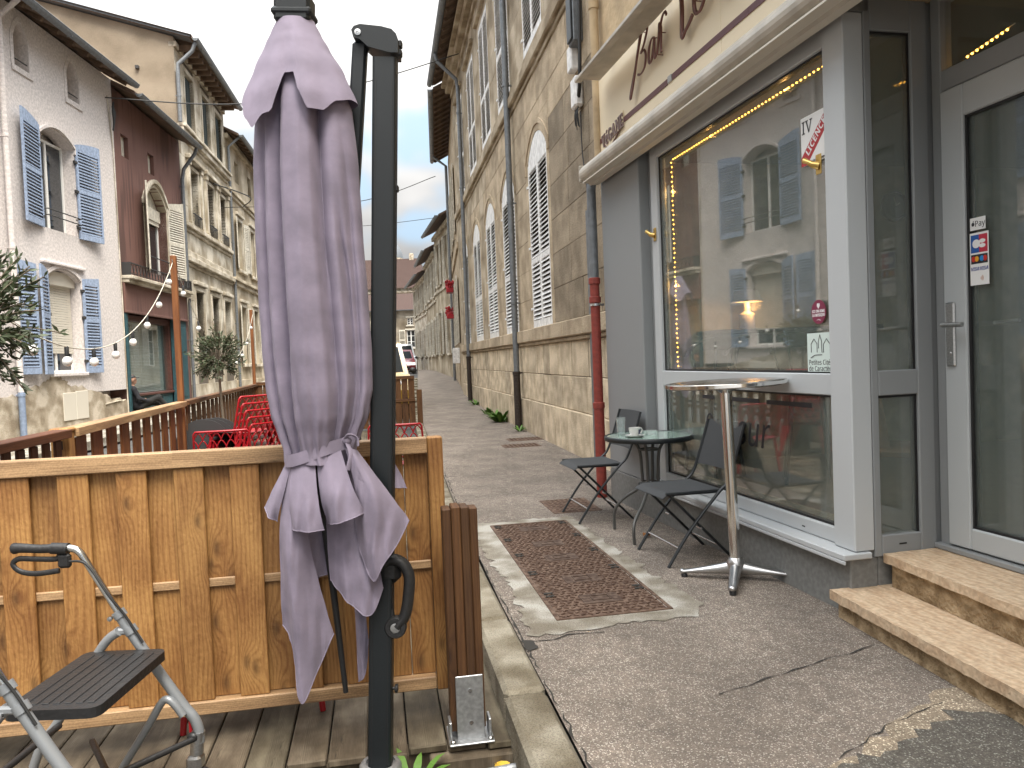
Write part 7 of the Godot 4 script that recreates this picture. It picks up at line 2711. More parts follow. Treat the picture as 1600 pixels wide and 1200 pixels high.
func umbrella() -> void:
	var lean := Basis(Vector3.BACK, deg_to_rad(-3.0))
	var o := thing("closed_parasol", "big closed mauve parasol tied with a strap, on a thick dark pole", "parasol", Transform3D(lean, Vector3(-0.52, -0.124, -2.685)))
	# pole with its grooves
	var mb := MB.new()
	var pr := PackedVector2Array()
	var hx := 0.0405
	var hz := 0.034
	for e in [[-1, -1], [1, -1], [1, 1], [-1, 1]]:
		for k in 4:
			var a := atan2(e[1], e[0]) - PI / 4 + PI / 2 * k / 3.0
			pr.append(Vector2(e[0] * (hx - 0.01) + cos(a) * 0.01, e[1] * (hz - 0.01) + sin(a) * 0.01))
	mb.xf = Transform3D(Basis(Vector3.RIGHT, -PI / 2), Vector3.ZERO)
	mb.prism(pr, -0.07, 2.47)
	put(mb, "pole", M.anth, o)
	mb = MB.new()
	for x in [-0.027, 0.027]:
		mb.bx(x - 0.0015, x + 0.0015, 0.02, 2.40, 0.0335, 0.0355)
	mb.bx(0.0395, 0.0420, 0.5, 2.42, -0.006, 0.006)
	put(mb, "groove", M.black, o)
	mb = MB.new()
	mb.lathe([Vector2(0.0, -0.08), Vector2(0.075, -0.08), Vector2(0.075, 0.0), Vector2(0.066, 0.012), Vector2(0.052, 0.014), Vector2(0.052, 0.004), Vector2(0, 0.004)], 32)
	put(mb, "foot_ring", M.galv, o)
	# head
	mb = MB.new()
	var head := PackedVector2Array()
	for q in [[553, 46], [557, 40], [566, 37], [598, 40], [614, 44], [621, 51], [624, 62], [624, 80], [612, 80], [588, 74], [578, 71], [566, 60], [556, 57]]:
		var p := ul(q[0], q[1])
		head.append(Vector2(p.x, p.y))
	mb.prism(head, -0.045, 0.045)
	put(mb, "head_bracket", M.anth, o)
	mb = MB.new()
	for e in [[563, 50, 4.5], [563, 50, -4.5]]:
		mb.xf = Transform3D(Basis(Vector3.RIGHT, PI / 2 * signf(e[2])), ul(e[0], e[1], e[2]))
		mb.lathe([Vector2(0, 0), Vector2(0.011, 0), Vector2(0.011, 0.004), Vector2(0.004, 0.005), Vector2(0.004, 0.002), Vector2(0, 0.002)], 14)
	stuff(put(mb, "bolt", M.steel, o))
	mb = MB.new()
	for q in [[625, 60], [625, 74], [621, 285]]:
		var p := ul(q[0], q[1])
		mb.box(p, Vector3(0.012, 0.022, 0.03), 0.003)
	put(mb, "cord_guide", M.blackplastic, o)
	# arm folded down beside the pole
	mb = MB.new()
	mb.beam(ul(563, 58, -0.5), ul(533, 640, -0.5), 0.05, 0.042, Vector3.BACK, 0.008)
	put(mb, "arm", M.anth, o)
	mb = MB.new()
	mb.beam(cl(457, 24, 6), cl(457, -22, 6), 0.12, 0.09, Vector3.BACK, 0.01)
	mb.beam(cl(457, 14, 6), cl(457, 2, 6), 0.135, 0.10, Vector3.BACK, 0.008)
	put(mb, "hub", M.anth, o)
	mb = MB.new()
	mb.tube([ul(457, 0, 6), ul(490, 600, 4), ul(545, 1075, -1)], [0.018, 0.018, 0.009], 10)
	put(mb, "mast", M.black, o)
	# the wound up canopy and its vent
	var body := [[30, 431, 487], [70, 420, 505], [110, 411, 524], [160, 400, 545], [250, 397, 555], [350, 400, 562], [450, 405, 571], [540, 411, 578], [600, 417, 579], [640, 425, 573], [670, 436, 561], [698, 446, 552], [715, 447, 556]]
	var cap := [[18, 431, 487], [40, 423, 497], [60, 416, 508], [100, 403, 530], [150, 387, 549], [210, 376, 560]]
	var hem := [[0.0, 147], [0.09, 147], [0.227, 157], [0.307, 175], [0.40, 177], [0.455, 145], [0.475, 118], [0.55, 118], [0.58, 150], [0.605, 181], [0.65, 184], [0.71, 205], [0.77, 188], [0.82, 166], [0.92, 157], [1.0, 155], [1.15, 150], [1.4, 175], [1.55, 150], [1.75, 180], [1.9, 150], [2.0, 147]]
	closed_canopy(o, body, cap, hem, 150, 90)
	# below the strap
	flap(o, [[[458, 705, -6], [448, 800, -9], [455, 955, -8]], [[500, 705, -11], [505, 800, -14], [515, 880, -12]], [[545, 700, -7], [575, 790, -9], [585, 860, -8]]])
	flap(o, [[[540, 880, -2], [548, 970, -3], [554, 1083, -3]], [[550, 880, 0], [556, 985, -1], [566, 1066, -2]], [[562, 880, -1], [566, 960, -2], [571, 1010, -3]]])
	flap(o, [[[476, 740, 1], [479, 840, 3], [480, 903, 3]], [[500, 740, -1], [497, 840, 0], [507, 900, 1]], [[520, 740, 2], [517, 830, 2], [518, 880, 3]]])
	flap(o, [[[500, 740, 3], [508, 830, 4], [515, 904, 5]], [[525, 740, 6], [538, 850, 8], [552, 937, 9]], [[548, 740, 7], [568, 850, 10], [585, 952, 10]], [[562, 740, 6], [586, 830, 7], [602, 912, 7]]])
	flap(o, [[[449, 716, 8], [440, 820, 9], [440, 975, 6]], [[457, 718, 10], [451, 850, 12.5], [460, 1000, 9]], [[464, 719, 12], [466, 870, 15], [477, 1088, 11]], [[469, 719, 12], [480, 870, 13], [499, 1044, 9]], [[473, 718, 11], [490, 850, 10], [521, 990, 5]]])
	flap(o, [[[450, 708, 6], [428, 752, 6], [408, 790, 4]], [[455, 711, 9], [438, 762, 10], [421, 801, 8]], [[460, 714, 10], [447, 768, 11], [436, 808, 9]]])
	flap(o, [[[546, 690, 10], [555, 760, 11], [564, 840, 10]], [[550, 690, 12], [574, 770, 15], [590, 894, 13]], [[555, 690, 12.5], [596, 766, 15], [607, 868, 13]], [[559, 692, 11], [608, 768, 12], [626, 840, 10]], [[561, 694, 9], [614, 765, 8], [642, 806, 6]]])
	flap(o, [[[462, 714, 11], [461, 765, 14], [467, 813, 15]], [[480, 711, 13.5], [483, 765, 17.5], [492, 814, 19]], [[500, 708, 13.5], [509, 765, 17], [519, 812, 17]]])
	flap(o, [[[502, 707, 13], [511, 765, 15], [521, 806, 14]], [[520, 701, 14], [534, 755, 18], [549, 798, 19]], [[540, 692, 13.5], [560, 742, 16.5], [580, 786, 15]]])
	flap(o, [[[546, 690, 12.5], [562, 745, 14], [566, 800, 12]], [[552, 690, 13], [578, 742, 15], [593, 797, 12]]])
	flap(o, [[[592, 715, -5], [600, 740, -6], [611, 764, -6]], [[602, 712, -7], [617, 740, -8], [629, 766, -8]]])
	# strap with its knot
	mb = MB.new()
	mb.grid(48, 4, func(u, v):
		var th: float = TAU * u
		var c := cl(500, 697, 6.0)
		return c + Vector3(cos(th) * 0.119, 0.029 * cos(th) + (v - 0.5) * 0.042 + 0.008 * sin(th * 2.0), sin(th) * 0.093), true)
	put(mb, "strap", M.cloth, o)
	mb = MB.new()
	mb.ball(cl(547, 678, 11.5), Vector3(0.017, 0.014, 0.014), 12, 8)
	mb.tube(smooth_line([cl(545, 676, 12), cl(552, 668, 13), cl(563, 673, 12), cl(566, 686, 12.5)], 5), [0.008, 0.009, 0.009, 0.009, 0.009, 0.009, 0.009, 0.009, 0.009, 0.009, 0.009, 0.009, 0.009, 0.009, 0.009, 0.006], 8, true, 0.4)
	mb.tube(smooth_line([cl(549, 682, 12), cl(556, 700, 13.5), cl(552, 722, 14.5)], 5), 0.010, 8, true, 0.3)
	put(mb, "knot", M.cloth, o)
	# crank
	mb = MB.new()
	var path := []
	for q in [[600, 874], [617, 862], [636, 868], [646, 888], [645, 920], [640, 948], [628, 966]]:
		path.append(ul(q[0], q[1], 2.0))
	mb.tube(smooth_line(path, 5), 0.025, 12, true, 0.8)
	mb.box(ul(616, 880, 0.5), Vector3(0.075, 0.085, 0.062), 0.02)
	mb.tube(smooth_line([ul(612, 900, 2), ul(616, 930, 2), ul(621, 955, 2)], 4), 0.010, 10)
	put(mb, "crank", M.blackplastic, o)
	mb = MB.new()
	mb.xf = Transform3D(Basis(Vector3.RIGHT, PI / 2), ul(626, 966, 0.5))
	mb.lathe([Vector2(0, 0), Vector2(0.036, 0), Vector2(0.038, 0.008), Vector2(0.038, 0.03), Vector2(0.034, 0.036), Vector2(0.02, 0.036), Vector2(0.018, 0.032), Vector2(0, 0.032)], 28)
	put(mb, "crank_knob", M.blackplastic, o)
	mb = MB.new()
	mb.xf = Transform3D(Basis(Vector3.RIGHT, PI / 2), ul(626, 966, 3.7))
	mb.lathe([Vector2(0, 0), Vector2(0.017, 0), Vector2(0.017, 0.003), Vector2(0.006, 0.0045), Vector2(0, 0.0045)], 20)
	for q in [[622, 862], [649, 892]]:
		mb.xf = Transform3D(Basis(Vector3.RIGHT, PI / 2), ul(q[0], q[1], 3.3))
		mb.lathe([Vector2(0, 0), Vector2(0.007, 0), Vector2(0.006, 0.003), Vector2(0, 0.003)], 12)
	stuff(put(mb, "bolt", M.steel, o))
	mb = MB.new()
	mb.xf = Transform3D(Basis(Vector3.BACK, -PI / 2), ul(614, 1066, 0))
	mb.lathe([Vector2(0, 0.012), Vector2(0.006, 0.012), Vector2(0.006, 0.02), Vector2(0.014, 0.022), Vector2(0.016, 0.032), Vector2(0, 0.034)], 12)
	put(mb, "clamp_knob", M.blackplastic, o)
	# a second closed parasol farther down the terrace
	o = thing("closed_parasol", "second closed mauve parasol farther down the terrace, just left of the dark pole", "parasol", FK * Transform3D(Basis(Vector3.UP, 0.6), Vector3(-0.25, -0.11, -10.0)) )
	var mb2 := MB.new()
	mb2.tube([Vector3(0, 0, 0), Vector3(0, 2.45, 0)], 0.03, 12)
	put(mb2, "pole", M.anth, o)
	mb2 = MB.new()
	mb2.grid(48, 40, func(u, v):
		var th: float = TAU * u
		var r: float = lerpf(0.04, 0.19, pow(v, 0.6)) * (1.0 - 0.45 * smoothstep(0.6, 0.72, v) + 0.35 * smoothstep(0.75, 1.0, v))
		return Vector3(cos(th), 0, sin(th)) * r * (1.0 + 0.16 * sin(th * 6.0 + v * 2.0) * v) + Vector3(0, 2.42 - v * (1.5 + 0.15 * sin(th * 4.0)), 0), true)
	put(mb2, "canopy", M.cloth, o)
	mb2 = MB.new()
	mb2.grid(48, 12, func(u, v):
		var th: float = TAU * u
		return Vector3(cos(th), 0, sin(th)) * lerpf(0.045, 0.19, v) * (1.0 + 0.10 * sin(th * 5.0) * v) + Vector3(0, 2.46 - v * (0.30 + 0.06 * sin(th * 4.0 + 1.0)), 0), true)
	put(mb2, "wind_vent", M.cloth, o)

# ---------------------------------------------------------------- walking frame
func rollator() -> void:
	var o := thing("walking_frame", "grey four wheeled walking frame with black seat in front of the panel fence", "walking frame", at(-1.22, -0.11, -2.225))
	var chrome := mat("ribbed chrome tube", lin(0.62, 0.62, 0.60), 0.22, {"metal": 1.0})
	var mb := MB.new()
	for z in [-0.229, 0.325]:
		mb = MB.new()
		mb.tube(smooth_line([Vector3(-0.268, 0.860, z), Vector3(-0.217, 0.858, z), Vector3(-0.189, 0.843, z), Vector3(-0.162, 0.798, z), Vector3(-0.066, 0.626, z)], 5), 0.0115, 12)
		put(mb, "handle_tube", chrome, o)
		mb = MB.new()
		mb.tube(smooth_line([Vector3(-0.403, 0.863, z), Vector3(-0.380, 0.865, z), Vector3(-0.319, 0.860, z), Vector3(-0.273, 0.860, z)], 5), [0.016, 0.018, 0.0185, 0.018, 0.0165, 0.016, 0.0155, 0.015, 0.0145, 0.0145, 0.0145, 0.0145, 0.0145, 0.0145, 0.0145, 0.0145], 12)
		mb.tube([Vector3(-0.278, 0.860, z), Vector3(-0.225, 0.857, z)], 0.0185, 12)
		put(mb, "grip", M.blackplastic, o)
		mb = MB.new()
		mb.tube(smooth_line([Vector3(-0.255, 0.837, z), Vector3(-0.268, 0.825, z), Vector3(-0.341, 0.828, z), Vector3(-0.386, 0.830, z), Vector3(-0.406, 0.814, z), Vector3(-0.385, 0.790, z), Vector3(-0.334, 0.780, z), Vector3(-0.258, 0.787, z)], 5), 0.006, 8, true, 1.5)
		mb.box(Vector3(-0.239, 0.819, z), Vector3(0.042, 0.048, 0.022), 0.008)
		put(mb, "brake_lever", M.blackplastic, o)
		mb = MB.new()
		mb.tube(smooth_line([Vector3(-0.218, 0.818, z + 0.01), Vector3(-0.158, 0.808, z + 0.02), Vector3(-0.091, 0.712, z + 0.03), Vector3(-0.044, 0.637, z + 0.02), Vector3(0.004, 0.547, z + 0.015)], 6), 0.004, 6)
		put(mb, "brake_cable", M.cable, o)
		mb = MB.new()
		mb.tube(smooth_line([Vector3(-0.077, 0.642, z), Vector3(-0.037, 0.574, z), Vector3(0.029, 0.467, z), Vector3(0.115, 0.334, z), Vector3(0.148, 0.290, z), Vector3(0.162, 0.248, z), Vector3(0.162, 0.210, z)], 5), 0.0165, 12)
		put(mb, "main_tube", M.silver, o)
		mb = MB.new()
		for q in [[-0.073, 0.639, 0.021], [-0.040, 0.585, 0.021]]:
			var d := (Vector3(-0.037, 0.574, z) - Vector3(-0.077, 0.642, z)).normalized()
			mb.tube([Vector3(q[0], q[1], z) - d * 0.012, Vector3(q[0], q[1], z) + d * 0.012], q[2], 12)
		mb.box(Vector3(-0.067, 0.584, z), Vector3(0.05, 0.022, 0.03), 0.006)
		put(mb, "clamp", M.silver, o)
		mb = MB.new()
		for q in [[-0.096, 0.629], [-0.085, 0.572]]:
			mb.xf = Transform3D(Basis(Vector3.RIGHT, PI / 2), Vector3(q[0], q[1], z + 0.012))
			mb.lathe([Vector2(0, 0), Vector2(0.008, 0), Vector2(0.008, 0.008), Vector2(0, 0.01)], 10)
		stuff(put(mb, "screw", M.steel, o))
		mb = MB.new()
		mb.tube(smooth_line([Vector3(-0.071, 0.586, z * 0.93), Vector3(-0.122, 0.545, z * 0.93), Vector3(-0.223, 0.394, z * 0.93), Vector3(-0.286, 0.296, z * 0.93), Vector3(-0.336, 0.234, z * 0.93), Vector3(-0.369, 0.158, z * 0.93)], 5), 0.0145, 12)
		put(mb, "rear_leg", M.silver, o)
		mb = MB.new()
		mb.tube(smooth_line([Vector3(0.124, 0.308, z * 0.9), Vector3(0.101, 0.343, z * 0.9), Vector3(0.077, 0.363, z * 0.9), Vector3(0.054, 0.349, z * 0.9), Vector3(0.010, 0.279, z * 0.9), Vector3(-0.081, 0.144, z * 0.9)], 5), 0.0125, 10)
		put(mb, "brace_tube", M.silver, o)
		# castor and wheels
		mb = MB.new()
		mb.tube([Vector3(0.160, 0.246, z), Vector3(0.151, 0.173, z)], 0.021, 12)
		mb.box(Vector3(0.146, 0.148, z), Vector3(0.05, 0.05, 0.05), 0.01)
		put(mb, "castor_fork", M.alu_dull, o)
		mb = MB.new()
		mb.ball(Vector3(0.147, 0.236, z) + Vector3(0, 0, 0.015), Vector3(0.02, 0.014, 0.014), 10, 6)
		put(mb, "castor_knob", M.blackplastic, o)
		mb = MB.new()
		mb.box(Vector3(0.136, 0.261, z), Vector3(0.010, 0.045, 0.012), 0.003)
		put(mb, "reflector", M.red, o)
		for q in [[0.150, 0.066], [-0.30, 0.066]]:
			mb = MB.new()
			mb.xf = Transform3D(Basis(Vector3.RIGHT, PI / 2), Vector3(q[0], q[1], z))
			mb.lathe([Vector2(0.036, -0.014), Vector2(0.057, -0.016), Vector2(0.064, -0.008), Vector2(0.064, 0.008), Vector2(0.057, 0.016), Vector2(0.036, 0.014)], 28)
			var w := put(mb, "wheel", M.blackplastic, o)
			mb = MB.new()
			mb.xf = Transform3D(Basis(Vector3.RIGHT, PI / 2), Vector3(q[0], q[1], z))
			mb.lathe([Vector2(0, -0.016), Vector2(0.02, -0.016), Vector2(0.038, -0.006), Vector2(0.038, 0.006), Vector2(0.02, 0.016), Vector2(0, 0.016)], 20)
			put(mb, "rim", M.silver, w)
	# seat with its ribs
	mb = MB.new()
	var sy := 0.515
	var outline := []
	for k in 4:
		var cx: float = [1, 1, -1, -1][k]
		var cz: float = [-1, 1, 1, -1][k]
		for j in 5:
			var a := atan2(cz, cx) - PI / 4 + PI / 2 * j / 4.0
			outline.append(Vector2(cx * 0.10 + cos(a) * 0.03, cz * 0.18 + sin(a) * 0.03))
	outline.sort_custom(func(a, b): return atan2(a.y * 0.6, a.x) < atan2(b.y * 0.6, b.x))
	mb.xf = Transform3D(Basis(Vector3(1, 0, 0), Vector3(0, 0, -1), Vector3(0, 1, 0)), Vector3(-0.045, sy, 0.0))
	mb.prism(PackedVector2Array(outline), -0.016, 0.012)
	put(mb, "seat", M.blackplastic, o)
	mb = MB.new()
	for k in 7:
		var x := -0.045 - 0.093 + k * 0.031
		mb.bx(x - 0.010, x + 0.010, sy + 0.0115, sy + 0.0145, -0.175, 0.175, 0.002)
	stuff(put(mb, "seat_ribs", M.blackplastic, o))
	mb = MB.new()
	mb.tube([Vector3(-0.271, 0.295, -0.2), Vector3(-0.271, 0.295, 0.2)], 0.011, 10)
	mb.tube([Vector3(0.16, 0.23, -0.22), Vector3(-0.18, 0.22, 0.22)], 0.010, 10)
	mb.tube([Vector3(-0.18, 0.23, -0.22), Vector3(0.16, 0.22, 0.22)], 0.010, 10)
	put(mb, "cross_brace", M.blackplastic, o)

# ---------------------------------------------------------------- plants and small litter
func olive(label: String, xf: Transform3D, ht: float, r: Vector3, twigs: int, sd: int, lean: Vector3) -> void:
	var o := thing("olive_tree", label, "olive tree", xf, "potted olive trees")
	var g := RandomNumberGenerator.new()
	g.seed = sd
	var mb := MB.new()
	mb.lathe([Vector2(0, 0), Vector2(0.12, 0), Vector2(0.15, 0.30), Vector2(0.16, 0.33), Vector2(0.145, 0.33), Vector2(0.14, 0.29), Vector2(0, 0.28)], 24)
	put(mb, "pot", M.anth, o)
	var c := Vector3(lean.x, ht, lean.z)
	mb = MB.new()
	mb.tube(smooth_line([Vector3(0, 0.25, 0), Vector3(0.01, 0.55, 0.01) + lean * 0.3, Vector3(-0.01, 0.85, 0) + lean * 0.6, c - Vector3(0, r.y * 0.75, 0), c - Vector3(0, r.y * 0.1, 0)], 5), [0.022, 0.021, 0.020, 0.019, 0.019, 0.018, 0.018, 0.017, 0.017, 0.016, 0.016, 0.016, 0.015, 0.015, 0.014, 0.013, 0.012, 0.011, 0.010, 0.009, 0.008], 8)
	put(mb, "trunk", M.bark, o)
	var br := MB.new()
	var lf := MB.new()
	for k in twigs:
		var d := Vector3(g.randf_range(-1, 1), g.randf_range(-0.75, 1.0), g.randf_range(-1, 1)).normalized()
		var far := g.randf_range(0.72, 1.12)
		if g.randf() < 0.10:
			far = g.randf_range(1.15, 1.38)
		var p0 := c + d * r * g.randf_range(0.1, 0.3) - Vector3(0, r.y * 0.25, 0)
		var p2 := c + d * r * far
		var p1 := p0.lerp(p2, 0.5) + Vector3(0, r.y * 0.12, 0)
		var line: Array = smooth_line([p0, p1, p2], 4)
		br.tube(line, 0.0028, 4, false)
		var tone := g.randf_range(0.55, 1.35)
		for q in 26:
			var t := g.randf_range(0.30, 1.0)
			var p: Vector3 = p0.lerp(p1, t * 2.0) if t < 0.5 else p1.lerp(p2, t * 2.0 - 1.0)
			var dir := (d * 0.75 + Vector3(g.randf_range(-1, 1), g.randf_range(-0.5, 0.9), g.randf_range(-1, 1)) * 0.85).normalized()
			var side := dir.cross(Vector3(g.randf_range(-1, 1), g.randf_range(-1, 1), g.randf_range(-1, 1))).normalized()
			var l := g.randf_range(0.035, 0.060)
			var wd := l * 0.13
			lf.col = Color(1.0, 1.0, 1.0) * tone * g.randf_range(0.7, 1.3)
			if g.randf() < 0.25:
				lf.col = Color(1.7, 1.65, 1.9) * tone
			lf.tri(p, p + dir * l * 0.5 + side * wd, p + dir * l)
			lf.tri(p, p + dir * l, p + dir * l * 0.5 - side * wd)
	put(br, "branches", M.bark, o)
	put(lf, "crown", M.leaf, o)

func weed(label: String, p: Vector3, n: int, h: float, sd: int) -> void:
	var o := thing("weed", label, "weed", Transform3D(Basis(), p), "weeds on the ground")
	var g := RandomNumberGenerator.new()
	g.seed = sd
	var mb := MB.new()
	for k in n:
		var a := g.randf() * TAU
		var out := Vector3(cos(a), 0, sin(a))
		var l := h * g.randf_range(0.6, 1.2)
		var w := l * g.randf_range(0.07, 0.13)
		var side := Vector3(-out.z, 0, out.x)
		var base := out * g.randf() * h * 0.35
		var rise_ := g.randf_range(0.5, 1.3)
		mb.col = Color.WHITE * g.randf_range(0.6, 1.3)
		var prev_c := base
		var prev_w := w * 0.3
		for q in 4:
			var t := (q + 1) / 4.0
			var c := base + out * l * 0.8 * t + Vector3(0, l * rise_ * (t - 0.55 * t * t), 0)
			var ww := w * sin(PI * clampf(0.15 + t * 0.85, 0, 1))
			mb.quad(prev_c - side * prev_w, prev_c + side * prev_w, c + side * ww, c - side * ww)
			prev_c = c
			prev_w = ww
	put(mb, "leaves", M.weed, o)

func greenery() -> void:
	olive("large olive tree at the left edge of the photo", FK * at(-1.60, -0.11, -3.55), 1.66, Vector3(0.27, 0.36, 0.29), 170, 101, Vector3(-0.07, 0, 0))
	olive("small round olive tree on a thin leaning trunk, behind the red chairs", FK * at(-1.72, -0.11, -9.40), 1.57, Vector3(0.29, 0.31, 0.29), 150, 102, Vector3(-0.07, 0, 0))
	var foot := func(s: float, out: float) -> Vector3:
		var p: Vector3 = FB * Vector3(-out, 0, -s)
		return Vector3(p.x, rise(p.x, -p.z), p.z)
	weed("biggest green weed tuft at the foot of the stone wall", foot.call(2.3, 0.16), 42, 0.42, 111)
	weed("green weed tuft just beyond the biggest one by the stone wall", foot.call(3.2, 0.14), 30, 0.32, 112)
	weed("green weed tuft by the wall, third from the near drain pipe", foot.call(4.6, 0.12), 26, 0.30, 113)
	weed("farthest green weed tuft by the stone wall, at the second drain pipe", foot.call(7.2, 0.12), 24, 0.28, 114)
	weed("small green weed beside the brown foot of the near drain pipe", foot.call(0.05, 0.16), 22, 0.17, 115)
	weed("dandelion like weed under the deck edge beside the parasol foot", FK * Vector3(0.06, -0.195, -2.66), 26, 0.13, 116)
	weed("low weed in the dirt between the parasol foot and the kerb", FK * Vector3(0.20, -0.195, -2.63), 20, 0.08, 117)
	for e in [[0.385, 2.70, 25.0, lin(0.62, 0.40, 0.04), "yellow fallen leaf beside the end of the grey pipe"], [0.24, 2.66, 80.0, lin(0.20, 0.07, 0.04), "russet fallen leaf in the dirt below the shoe post"], [0.29, 2.62, 200.0, lin(0.17, 0.065, 0.04), "second russet fallen leaf, nearer the camera, in the dirt"], [1.83, 5.15, 120.0, lin(0.40, 0.17, 0.05), "small orange brown leaf under the small glass table"]]:
		var o := thing("fallen_leaf", e[4], "leaf", FK * at(e[0], -0.19 if e[1] < 3.0 else 0.006, -e[1], e[2]))
		var mb := MB.new()
		mb.col = Color.WHITE
		var sz := 0.055 if e[1] < 3.0 else 0.05
		mb.grid(6, 8, func(u, v): return Vector3((u - 0.5) * sz * sin(PI * clampf(v * 0.95 + 0.03, 0, 1)) * (1.0 + 0.25 * sin(v * 17.0)), 0.012 * absf(u - 0.5) * 2.0 + 0.01 * sin(v * 5.0) + 0.008, (v - 0.5) * sz * 1.5), false, true)
		put(mb, "blade", mat("dry leaf", e[3], 0.8, {"both": true}), o)
		mb = MB.new()
		mb.tube([Vector3(0, 0.006, sz * 0.7), Vector3(0.004, 0.004, sz * 1.1)], 0.001, 4)
		put(mb, "stalk", M.bark, o)
	var o := thing("grey_pipe", "grey plastic pipe with a white end lying in front of the deck", "pipe", FK * at(0.03, -0.17, -2.66))
	var mb := MB.new()
	mb.tube([Vector3(0.16, 0, 0), Vector3(0.44, 0.0, -0.03)], 0.016, 12)
	put(mb, "pipe", M.galv, o)
	mb = MB.new()
	mb.tube([Vector3(0.425, 0, -0.0285), Vector3(0.468, 0.0, -0.033)], 0.021, 12)
	put(mb, "sleeve", M.white, o)
	# dark bag lying on the deck behind the walking frame
	o = thing("dark_mat", "flat black mat lying on the deck behind the walking frame", "mat", FK * at(-1.50, -0.108, -2.86, -8))
	mb = MB.new()
	mb.grid(12, 8, func(u, v): return Vector3((u - 0.5) * 0.5, 0.045 * sin(PI * u) * sin(PI * v) + 0.01, (v - 0.5) * 0.28), false, true)
	put(mb, "sheet", M.black, o)

# ---------------------------------------------------------------- vehicles
func car(label: String, called: String, cat: String, xf: Transform3D, col: Color, l: float, w: float, h: float, van: bool) -> void:   # faces +z
	var o := thing(called, label, cat, xf)
	var carglass := mat("car glass", lin(0.015, 0.018, 0.02), 0.3, {"spec": 0.15})
	var paint := mat("car paint", col, 0.3, {"coat": 1.0})
	var side := func(pts: Array, half: float, m: Material, part: String, parent: Node) -> MeshInstance3D:
		var p := PackedVector2Array()
		for q in pts:
			p.append(Vector2(q[0] * l, q[1] * h))
		var mb := MB.new()
		mb.xf = Transform3D(Basis(Vector3(0, 0, 1), Vector3(0, 1, 0), Vector3(-1, 0, 0)), Vector3.ZERO)
		mb.prism(p, -half, half)
		return put(mb, part, m, parent)
	var belt := 0.60 if not van else 0.55
	var bonnet := 0.56
	side.call([[-0.5, 0.20], [-0.49, 0.48], [-0.46, belt], [0.18, belt], [0.40, bonnet], [0.475, 0.47], [0.5, 0.36], [0.495, 0.18], [0.40, 0.14], [-0.42, 0.14]], w / 2, paint, "body", o)
	# glasshouse that narrows to the roof
	var mb := MB.new()
	var low := [Vector2(-0.46 * l, w * 0.485), Vector2(0.20 * l, w * 0.485)]
	var zr := [-0.44 * l if van else -0.38 * l, 0.10 * l if van else 0.03 * l]
	var y0 := belt * h
	var y1 := h * 0.985
	var b := [Vector3(-w * 0.485, y0, low[0].x), Vector3(w * 0.485, y0, low[0].x), Vector3(w * 0.485, y0, low[1].x), Vector3(-w * 0.485, y0, low[1].x)]
	var t := [Vector3(-w * 0.39, y1, zr[0]), Vector3(w * 0.39, y1, zr[0]), Vector3(w * 0.39, y1, zr[1]), Vector3(-w * 0.39, y1, zr[1])]
	var cen := Vector3(0, (y0 + y1) / 2, 0)
	for k in 4:
		var n := (k + 1) % 4
		mb.quad_out(b[k], b[n], t[n], t[k], (b[k] + b[n]) / 2 - Vector3(0, y0, (low[0].x + low[1].x) / 2))
	mb.quad_out(t[0], t[1], t[2], t[3], Vector3.UP)
	mb.box(Vector3(0, y1 + 0.012, (zr[0] + zr[1]) / 2), Vector3(w * 0.76, 0.03, zr[1] - zr[0] - 0.03), 0.014)
	put(mb, "roof", paint, o)
	for k in 4:
		var n := (k + 1) % 4
		var quad := []
		for q in [[0.07, 0.08], [0.93, 0.08], [0.93, 0.88], [0.07, 0.88]]:
			quad.append((b[k] as Vector3).lerp(b[n], q[0]).lerp((t[k] as Vector3).lerp(t[n], q[0]), q[1]))
		var nn: Vector3 = ((quad[1] - quad[0]) as Vector3).cross(quad[3] - quad[0]).normalized()
		var outw: Vector3 = (quad[0] + quad[2]) / 2 - Vector3(0, (y0 + y1) / 2, (low[0].x + low[1].x) / 2)
		if nn.dot(outw) < 0:
			nn = -nn
		mb = MB.new()
		mb.quad_out(quad[0] + nn * 0.006, quad[1] + nn * 0.006, quad[2] + nn * 0.006, quad[3] + nn * 0.006, nn)
		put(mb, ["rear_window", "side_window", "windscreen", "side_window"][k], carglass, o)
	for sx in [-1.0, 1.0]:
		for z in [0.31 * l, -0.30 * l]:
			mb = MB.new()
			mb.xf = Transform3D(Basis(Vector3.BACK, PI / 2), Vector3(sx * (w / 2 - 0.085), 0.31, z))
			mb.lathe([Vector2(0.19, -0.10), Vector2(0.30, -0.10), Vector2(0.315, -0.08), Vector2(0.315, 0.08), Vector2(0.30, 0.10), Vector2(0.19, 0.10)], 24)
			var wh := put(mb, "wheel", M.blackplastic, o)
			mb = MB.new()
			mb.xf = Transform3D(Basis(Vector3.BACK, PI / 2), Vector3(sx * (w / 2 - 0.085), 0.31, z))
			mb.lathe([Vector2(0, -0.085), Vector2(0.19, -0.095), Vector2(0.2, 0), Vector2(0.19, 0.095), Vector2(0, 0.085)], 16)
			put(mb, "rim", M.silver, wh)
		mb = MB.new()
		mb.ball(Vector3(sx * w * 0.36, h * 0.44, 0.468 * l), Vector3(0.17, 0.075, 0.07), 12, 8)
		put(mb, "headlight", M.china, o)
		mb = MB.new()
		mb.ball(Vector3(sx * (w / 2 + 0.10), y0 + 0.10, 0.14 * l), Vector3(0.10, 0.075, 0.06), 10, 8)
		mb.beam(Vector3(sx * w * 0.47, y0 + 0.06, 0.15 * l), Vector3(sx * (w / 2 + 0.06), y0 + 0.09, 0.14 * l), 0.03, 0.03)
		put(mb, "mirror", M.blackplastic, o)
	mb = MB.new()
	mb.bx(-w * 0.30, w * 0.30, h * 0.22, h * 0.31, 0.495 * l, 0.505 * l, 0.01)
